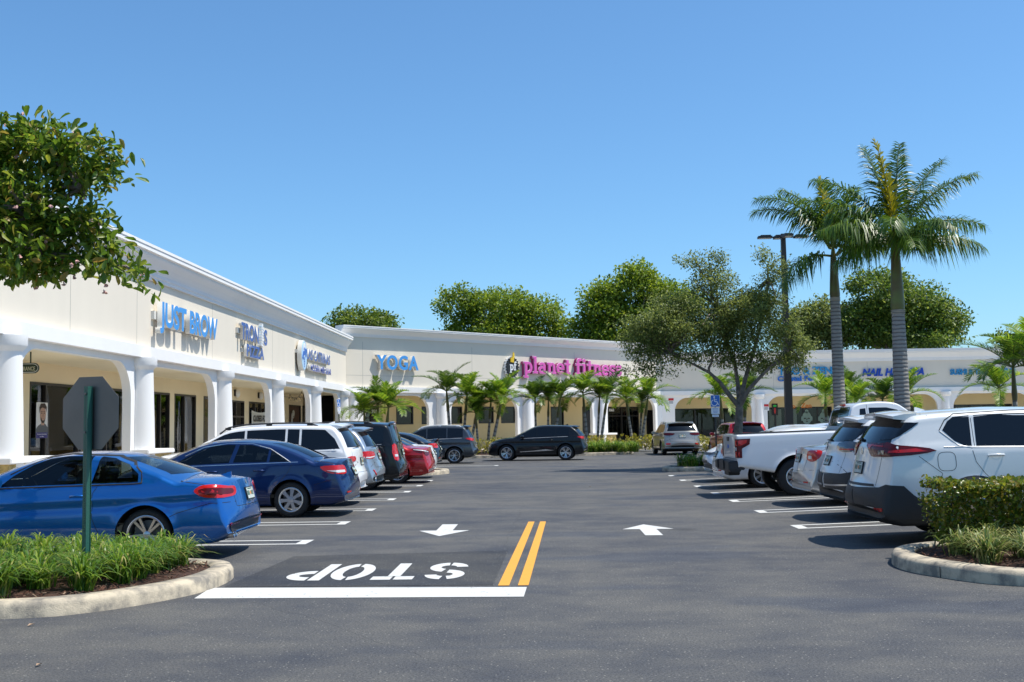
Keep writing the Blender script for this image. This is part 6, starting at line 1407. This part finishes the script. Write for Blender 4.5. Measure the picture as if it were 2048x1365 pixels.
P[f == 0, 2] = hz1 - j[f == 0] + .03; P[f == 1, 1] = hy0 + j[f == 1]; P[f == 2, 2] = hz1 - j[f == 2] + .02; P[f == 3, 0] = np.where(rng.random((f == 3).sum()) < .12, hx0 + j[f == 3], P[f == 3, 0]); P[f == 4, 1] = hy0 + j[f == 4]
zz = (P[:, 2] - hz0) / (hz1 - hz0); P[:, 0] = np.where(P[:, 0] < hx0 + .5, P[:, 0] + (1 - zz) * .18, P[:, 0]); P[:, 1] += (1 - zz) * .12 * np.sign(-P[:, 1]) * -1 * -1
P += np.sin(P[:, [1, 2, 0]] * 7) * .025; edge = (P[:, 0] < hx0 + .12) & (P[:, 2] > hz1 - .12); P = P[~edge]
leaf_mesh('foliage', P, .052, 'leaf_hedge', root, .75, .5, None, 0, .6, True)
b = MB()
for i in range(46): x = rng.uniform(hx0 + .2, hx1); y = rng.uniform(hy0 + .1, hy1 - .1); b.tube([(x, y, -.06), (x + rng.normal() * .06, y + rng.normal() * .05, .25), (x + rng.normal() * .14, y + rng.normal() * .1, .62)], [.012, .009, .004], 5)
b.build('stems', 'bark', root)
# mulch chips and fallen leaves
b = MB()
for poly, n in ((isl_L[1], 1500), (isl_R[1], 900)):
    for (x, y, z) in fill(inset(poly, .02), n, .0, lambda x, y: abs(x) < 8):
        T = Matrix.Translation((x, y, z + .012 + .02 * rng.random())) @ Matrix.Rotation(rng.uniform(0, 6), 4, 'Z') @ Matrix.Rotation(rng.normal() * .35, 4, 'Y'); a = rng.uniform(.015, .045); b.box((-a, -.006, -.003), (a, .006, .003), int(rng.random() < .22), T)
tag(b.build('bark_mulch', [mat('chip', (.12, .05, .03), .9, var=.5, vscale=12), 'litter']), 'scattered red-brown bark chips on the two near planted islands', 'mulch', kind='stuff')
b = MB()
for px, py in ((62, 1253), (78, 1333), (1180, 975)):
    g = gnd(px, py); T = Matrix.Translation((g.x, g.y, .01)) @ Matrix.Rotation(rng.uniform(0, 6), 4, 'Z'); b.add([T @ Vector(v) for v in ((-.04, 0, 0), (0, -.018, .012), (.045, 0, .004), (0, .018, .014))], [(0, 1, 2), (0, 2, 3)])
tag(b.build('fallen_leaves', 'litter'), 'a few dry fallen leaves on the asphalt', 'leaves', kind='stuff')

# ------------------------------------------------------------------ signs, poles and shopfront things
mat('aluminium', (.13, .13, .135), .45, .9, var=.12, vscale=2.5); mat('post_green', (.02, .10, .075), .45, bump=.2); mat('sign_red', (.5, .01, .015), .4); mat('pole_brown', (.045, .035, .03), .55); mat('lens_grey', (.4, .4, .38), .3)
sx, sy = -4.76, 11.65
root = empty('stop_sign', (sx, sy, .12), R(-22), 'back of a bare metal octagonal stop sign on a green perforated post, left foreground', 'stop sign')
octo = [(.412 * math.cos(R(22.5 + 45 * i)), .412 * math.sin(R(22.5 + 45 * i))) for i in range(8)]; zc = 1.72
T = Matrix.Translation((0, .035, zc)) @ Matrix.Rotation(R(90), 4, 'X')
b = MB(); b.prism([(x, y) for x, y in octo], -.003, .0, T); b.build('sign_plate', 'aluminium', root)
b = MB(); b.prism([(x * .995, y * .995) for x, y in octo], -.005, -.003, T, 0); b.prism([(x * .95, y * .95) for x, y in octo], -.0065, -.005, T, 1); b.build('sign_face', ['sign_white', 'sign_red'], root)
tt = text_obj('STOP', .25, .002, 'sign_white', 'lettering', root, .02, .6, Matrix.Translation((.3, .044, zc - .125)) @ Matrix.Rotation(PI, 4, 'Z') @ Matrix.Rotation(R(90), 4, 'X'))
b = MB(); sec = [(-.045, .018), (-.032, .018), (-.022, -.028), (.022, -.028), (.032, .018), (.045, .018), (.045, .014), (.035, .014), (.026, -.032), (-.026, -.032), (-.035, .014), (-.045, .014)]
b.prism(sec, -.1, 2.0, Matrix.Translation((0, .0, 0)), 0)
for i in range(58): z = .5 + i * .0254; b.box((-.0415, .0125, z), (-.0345, .0138, z + .010), 1); b.box((.0345, .0125, z), (.0415, .0138, z + .010), 1); b.box((-.004, -.0332, z), (.004, -.032, z + .010), 1)
for z in (zc - .2, zc + .2): b.lathe([(0, .0), (.012, 0), (.012, .012), (0, .012)], 10, Matrix.Translation((0, -.034, z)) @ Matrix.Rotation(R(90), 4, 'X'), 2)
b.build('post', ['post_green', 'black_plain', 'aluminium'], root)
# area light pole
lx, ly = 9.72, 45.0
root = empty('lamp_pole', (lx, ly, 0), 0, 'tall square dark brown area light pole with four flat heads behind the oak', 'light pole')
b = MB(); b.add([(s * k, t * k, z) for z, k in ((0, .155), (9.15, .085)) for s, t in ((-1, -1), (1, -1), (1, 1), (-1, 1))], [(0, 1, 5, 4), (1, 2, 6, 5), (2, 3, 7, 6), (3, 0, 4, 7), (4, 5, 6, 7)]); b.build('pole', 'pole_brown', root)
b = MB(); b.lathe([(.30, 0), (.30, .75), (.27, .80), (0, .80)], 24); b.build('concrete_base', 'concrete_pad', root, smooth=40)
for a, hz in ((178, 9.02), (-88, 8.95), (92, 9.12), (2, 9.02)):
    TT = Matrix.Translation((0, 0, hz)) @ Matrix.Rotation(R(a), 4, 'Z'); b = MB(); b.box((.08, -.03, -.03), (.55, .03, .03), 0, TT); b.box((.45, -.17, -.035), (1.0, .17, .045), 0, TT); b.box((.50, -.15, .045), (.90, .15, .085), 0, TT); b.box((.5, -.15, -.042), (.97, .15, -.035), 1, TT); b.build('lamp_head', ['pole_brown', 'lens_grey'], root)
# accessible parking signs
def wheelchair(b, T, s, mi):
    def band(pts, w_):
        for a, c in zip(pts[:-1], pts[1:]): a, c = Vector(a), Vector(c); t = (c - a).normalized(); n_ = Vector((-t.y, t.x)) * w_ / 2; b.prism([tuple((a - n_) * s), tuple((c - n_) * s), tuple((c + n_) * s), tuple((a + n_) * s)], 0, .003, T, mi)
    b.prism([(x * s, (y + .33) * s) for x, y in ell(.07, .07, 0, 0, 12)], 0, .003, T, mi)
    band([(0, .24), (.02, -.02), (.22, -.04), (.33, -.30)], .07); band([(0, .12), (.2, .12)], .055); band(arcpts(.0, -.12, .24, 115, 345, 14), .06)
def ada(label, x, y, h, rz=0, lean=0, zt=2.58):
    root = empty('parking_sign', (x, y, .12), rz, label, 'parking sign'); L_ = Matrix.Rotation(lean, 4, 'Y'); b = MB(); b.box((-.025, -.02, 0), (.025, .02, h), 0, L_); b.build('post', 'pole_brown', root)
    T = L_ @ Matrix.Translation((0, -.025, h - .22)) @ Matrix.Rotation(R(90), 4, 'X'); b = MB(); b.box((-.155, -.18, -.003), (.155, .22, .002), 0, T); b.box((-.145, -.17, .002), (.145, .21, .004), 1, T); wheelchair(b, T @ Matrix.Translation((-.03, .01, .004)), .42, 0); b.build('symbol_plate', ['sign_white', 'sign_blue'], root)
    b = MB(); b.box((-.14, -.42, -.003), (.14, -.20, .002), 0, T); 
    for k in range(4): b.box((-.10 + .01 * k, -.245 - .045 * k, .002), (.10 - .01 * k, -.232 - .045 * k, .003), 1, T)
    b.build('notice_plate', ['sign_white', 'sign_blue'], root)
    b = MB(); b.box((-.11, -.52, -.003), (.11, -.44, .002), 0, T); b.box((-.08, -.49, .002), (.08, -.475, .003), 1, T); b.build('fine_plate', ['sign_white', 'sign_blue'], root)
ada('blue accessible parking sign on a dark post left of the oak trunk', 5.82, 38.4, 2.45)
ada('leaning accessible parking sign seen nearly edge-on by the corner of the two wings', -10.35, 57.5, 3.0, R(66), R(-6))
# tow-away notices on the far piers
for px, py, lb in ((1342, 803, 'small red and white notice on the pier left of the wide dark shop window'), (1532, 815, 'small red and white notice on the pier right of the wide dark shop window')):
    p = tp(px, py); r_ = empty('notice_sign', (p.x, 86.0, p.z), 0, lb, 'notice'); b = MB(); b.box((-.22, -.02, -.25), (.22, -.005, .25), 0); b.box((-.20, -.023, .05), (.20, -.02, .23), 1)
    for k in range(3): b.box((-.16, -.023, -.03 - .07 * k), (.16, -.02, 0 - .07 * k), 2)
    b.build('notice_plate', ['sign_white', 'sign_red', 'black_plain'], r_)
# hanging insurance board
p = onplane(44, 737, (-12.9, 0), (1, 0)); r_ = empty('hanging_sign', p, 0, 'green capsule-shaped board reading INSURANCE hanging under the left arcade', 'sign')
cap = arcpts(.30, 0, .13, -90, 90, 8) + arcpts(-.50, 0, .13, 90, 270, 8); b = MB(); T = Matrix.Rotation(R(90), 4, 'X'); b.prism([(x * 1.0, y) for x, y in cap], -.02, .02, T, 0); b.prism([(x * .97 - .003, y * .86) for x, y in cap], .02, .023, T, 1); b.prism([(x * .95 - .005, y * .74) for x, y in cap], .023, .026, T, 0)
b.box((-.4, -.01, .1), (-.37, .01, .45), 0); b.box((.2, -.01, .1), (.23, .01, .45), 0); b.build('board', [mat('board_green', (.02, .045, .03), .5), 'sign_white'], r_)
text_obj('INSURANCE', .10, .004, mat('cream_paint', (.55, .55, .40), .6) and 'cream_paint', 'lettering', r_, .02, .50, Matrix.Translation((-.16, -.028, -.06)) @ T)
# portrait poster in the first window
def sp_(px, py, off=0): return onplane(px, py, (-14.47 + off, 0), (1, 0))
a, c = sp_(70, 877), sp_(94, 806); wd_, hh_ = c.y - a.y, c.z - a.z; r_ = empty('poster', a, 0, 'portrait poster of a dark-haired man above a blue caption, in the nearest shop window', 'poster'); T = Matrix.Translation((.02, 0, 0)) @ frame2((0, 0, 0), U1, N1)
b = MB(); b.box((0, 0, 0), (wd_, hh_, .006), 0, T); b.box((0, 0, .006), (wd_, hh_ * .16, .008), 1, T)
b.prism([(wd_ * u, hh_ * v) for u, v in ((0, .16), (1, .16), (1, .30), (.78, .40), (.62, .43), (.4, .40), (.15, .34), (0, .26))], .006, .009, T, 4)
b.prism([(wd_ * u, hh_ * v) for u, v in ((.42, .36), (.70, .36), (.70, .5), (.42, .5))], .009, .011, T, 2); b.prism([(wd_ * (.56 + .25 * u), hh_ * (.66 + .24 * v)) for u, v in [(math.cos(t * .35), math.sin(t * .35)) for t in range(18)]], .011, .014, T, 2)
b.prism([(wd_ * u, hh_ * v) for u, v in ((.26, .70), (.24, .86), (.36, .97), (.7, .98), (.88, .88), (.86, .72), (.80, .82), (.5, .86), (.34, .82))], .014, .017, T, 3); b.prism([(wd_ * u, hh_ * v) for u, v in ((.36, .50), (.5, .42), (.68, .43), (.78, .56), (.7, .51), (.6, .49), (.48, .50), (.38, .60))], .014, .016, T, 3)
for u in (.45, .66): b.prism([(wd_ * (u + .06 * math.cos(t * .7)), hh_ * (.70 + .014 * math.sin(t * .7))) for t in range(9)], .014, .016, T, 3); b.box((wd_ * (u - .08), hh_ * .735, .014), (wd_ * (u + .08), hh_ * .75, .016), 3, T)
b.box((wd_ * .53, hh_ * .60, .014), (wd_ * .60, hh_ * .68, .0155), 5, T); b.box((wd_ * .48, hh_ * .55, .014), (wd_ * .66, hh_ * .562, .0155), 5, T)
b.build('print', ['sign_white', mat('caption_blue', (.03, .02, .20), .5), mat('skin_print', (.50, .30, .21), .6), mat('hair_print', (.05, .03, .02), .7), mat('shirt_print', (.12, .13, .14), .7), mat('skin_shadow', (.34, .17, .12), .6)], r_)
text_obj('Custom Grooming', hh_ * .035, .002, 'sign_white', 'caption', r_, .01, wd_ * .8, T @ Matrix.Translation((wd_ * .1, hh_ * .095, .010))); text_obj('for Men', hh_ * .035, .002, 'sign_white', 'caption', r_, .01, wd_ * .36, T @ Matrix.Translation((wd_ * .32, hh_ * .03, .010)))
# closed-for-renovation banner
a = sp_(503, 862); y0, y1 = 55.25, 58.5; r_ = empty('banner', (-14.45, y0, 1.45), 0, 'white banner reading CLOSED FOR RENOVATION in the left arcade', 'banner'); T = Matrix.Translation((.05, 0, 0)) @ frame2((0, 0, 0), U1, N1)
b = MB(); n = 24; vs = []
for i in range(n + 1):
    u = (y1 - y0) * i / n; sag = .10 * math.sin(PI * i / n); vs += [T @ Vector((u, 0, .02 * math.sin(i * 1.1))), T @ Vector((u, 1.12 - sag, .02 * math.sin(i * 1.3)))]
b.add(vs, [(2 * i, 2 * i + 2, 2 * i + 3, 2 * i + 1) for i in range(n)]); b.build('cloth', mat('banner_cloth', (.68, .68, .64), .8), r_)
text_obj('CLOSED FOR', .30, .004, 'black_plain', 'lettering', r_, .035, 2.75, T @ Matrix.Translation((.22, .58, .03))); text_obj('RENOVATION', .30, .004, 'black_plain', 'lettering', r_, .035, 2.85, T @ Matrix.Translation((.18, .14, .03)))
# wall lamps, string lights, scroll ornaments, house numbers
for i, (y, lb) in enumerate(((52.6, 'round white bulkhead lamp above the dark arcade door'), (57.0, 'round white bulkhead lamp above the renovation banner'), (49.2, 'round white bulkhead lamp right of the curtained windows'))):
    r_ = empty('wall_lamp', (-14.5, y, 3.35), 0, lb, 'wall lamp', 'bulkhead lamps under the left arcade'); b = MB(); b.box((0, -.22, -.15), (.08, .22, .15)); b.build('housing', 'frame_dark', r_, bevel=.02); b = MB(); b.lathe([(.2, 0), (.19, .06), (.12, .12), (0, .14)], 20, Matrix.Translation((.08, .06, -.02)) @ Matrix.Rotation(R(90), 4, 'Y'), caps=False); b.build('lens', 'sign_white', r_, smooth=60)
r_ = empty('string_lights', (-13, 56, 3.5), 0, 'sagging string of round bulbs under the far end of the left arcade', 'string lights'); b = MB(); bb = MB(); gl = mat('bulb', (.75, .6, .35), .2)
for (x0, y0, x1, y1, sg) in ((-12.1, 56.3, -14.3, 63.2, .35), (-12.2, 57.5, -13.8, 66, .3), (-14.2, 56.5, -12.2, 61.5, .3), (-12.4, 61, -14.2, 67, .3)):
    pts = []
    for i in range(17):
        t = i / 16; p = Vector((x0 + (x1 - x0) * t, y0 + (y1 - y0) * t, 3.58 - sg * 4 * t * (1 - t))); pts.append(p)
        if i % 3 == 1: b.tube([p, p - Vector((0, 0, .09))], .018, 6); bb.lathe([(0, -.09), (.03, -.075), (.042, -.04), (.025, 0)], 10, Matrix.Translation(p - Vector((0, 0, .09))), caps=False)
    b.tube(pts, .008, 5)
inv = Matrix.Translation((13, -56, -3.5)); o = b.build('cable', 'frame_dark', r_); o.matrix_parent_inverse = inv; o = bb.build('bulbs', 'bulb', r_, smooth=60); o.matrix_parent_inverse = inv
def spiral(b, T, cx, cy, r, turns, rot, flip=1, th=.035, tail=()):
    pts = [T @ Vector((cx + flip * r * (1 - t * .85) * math.cos(rot + t * turns * 2 * PI), cy + r * (1 - t * .85) * math.sin(rot + t * turns * 2 * PI), .03)) for t in [i / 30 for i in range(31)]]; b.tube([T @ Vector((*q, .03)) for q in tail] + pts, [th] * len(tail) + [th * (1 - .5 * i / 30) for i in range(31)], 6)
for y0, T, lb in ((0, frame2((-14.44, 63.8, .2), U1, N1), 'cream scrollwork ornament on the brown panel at the end of the left arcade'), (1, None, 'cream scrollwork ornament on the brown panel at the start of the gym wing')):
    if T is None: q = P2; u0 = winsW[0][0]; T = frame2((q[0] + u0 * s2 - 2.94 * s2, q[1] + u0 * s2 + 2.94 * s2, .2), U2, N2)
    r_ = empty('scroll_ornament', T.translation, 0, lb, 'ornament'); b = MB()
    spiral(b, T, .75, 2.3, .28, 1.6, PI, 1, .04, [(.25, .1), (.3, 1.2), (.42, 2.0)]); spiral(b, T, 1.1, 1.1, .38, 1.4, PI * .6, -1, .05, [(2.1, .1), (1.9, .9), (1.5, 1.5)]); spiral(b, T, .7, .5, .25, 1.5, 0, 1, .04); spiral(b, T, 2.0, .8, .25, 1.4, PI / 2, 1, .04)
    o = b.build('scrolls', 'banner_cloth', r_, smooth=60); o.matrix_parent_inverse = Matrix.Translation(-T.translation)
for txt, px, py, lb in (('3055', 743, 826, 'white house number 3055 on the first gym-wing door'), ('3065', 1217, 823, 'white house number 3065 on the gym entrance glass')):
    n3 = (-11.5 - 2.97 * s2, 65.5 + 2.97 * s2); p = onplane(px, py, n3, N2); r_ = empty('house_number', p, 0, lb, 'number'); text_obj(txt, .2, .01, 'sign_white', 'digits', r_, .02, .62, frame2((0, 0, 0), U2, N2) @ Matrix.Translation((0, 0, .02)))
# window graphics of the far wing
def fw(px, py): return onplane(px, py, (0, 88.98), (0, 1))
FS = frame2((0, 0, 0), U3, N3)
mat('neon_orange', (.75, .22, .03), .5); mat('neon_green', (.03, .6, .08), .4); mat('neon_red', (.7, .03, .02), .4); mat('panel_pale', (.42, .43, .40), .6); mat('decal_green', (.22, .32, .27), .6)
for txt, x0, x1, y, h, m, lb in (('Tao', 1570, 1591, 817, .34, 'neon_orange', 'orange word Tao on the shop window behind the lamp pole'), ('Zen', 1602, 1623, 816, .36, 'neon_orange', 'orange word Zen on the shop window right of the lamp pole'), ('FACIAL', 1735, 1762, 820, .34, 'neon_red', 'red word FACIAL in the shop window behind the taller royal palm')):
    a, c = fw(x0, y), fw(x1, y); r_ = empty('window_lettering', a, 0, lb, 'lettering'); text_obj(txt, h, .01, m, 'letters', r_, .025, c.x - a.x, FS)
a = fw(1544, 831); r_ = empty('window_sign', a, 0, 'black panel with green and red glowing outline in the far shop window', 'sign'); b = MB(); b.box((0, 0, 0), (.46, .9, .05), 0, FS); b.prism([(.23 + .06 * math.cos(t * .5), .35 + .25 * math.sin(t * .5)) for t in range(13)], .05, .07, FS, 1); b.prism([(.23 + .14 * math.cos(t * .5), .73 + .08 * math.sin(t * .5)) for t in range(13)], .05, .07, FS, 2); b.build('panel', ['black_plain', 'neon_red', 'neon_green'], r_)
for px, lb in ((1614, 'pale green face decal on the shop window under the word Zen'), (1648, 'pale green face decal right of the one under the word Zen')):
    a = fw(px, 848); r_ = empty('window_decal', a, 0, lb, 'decal'); b = MB(); b.prism([(x, y + .45) for x, y in ell(.36, .5, 0, 0, 24)], 0, .006, FS, 0); b.prism([(x, y + .98) for x, y in ell(.14, .14, 0, 0, 14)], 0, .006, FS, 0)
    for s_ in (-1, 1): b.prism([(x + s_ * .15, y + .42) for x, y in ell(.10, .05, 0, 0, 10)], .006, .01, FS, 1); b.prism([(x + s_ * .38, y + .4) for x, y in ell(.06, .2, 0, 0, 10)], 0, .005, FS, 0)
    b.prism([(x, y + .18) for x, y in ell(.09, .035, 0, 0, 10)], .006, .01, FS, 1); b.box((-.03, .26, .006), (.03, .4, .01), 1, FS); b.build('decal', ['decal_green', 'interior_dark'], r_)
for x0, x1, lb in ((1540, 1563, 'pale blind behind the far shop glass left of the lamp pole'), (1581, 1594, 'pale blind behind the far shop glass right of the lamp pole')):
    a, c = fw(x0, 852), fw(x1, 814); r_ = empty('window_blind', (a.x, 89.15, .7), 0, lb, 'blind'); b = MB(); b.box((0, 0, 0), (c.x - a.x, .02, 1.9)); b.build('panel', 'panel_pale', r_)
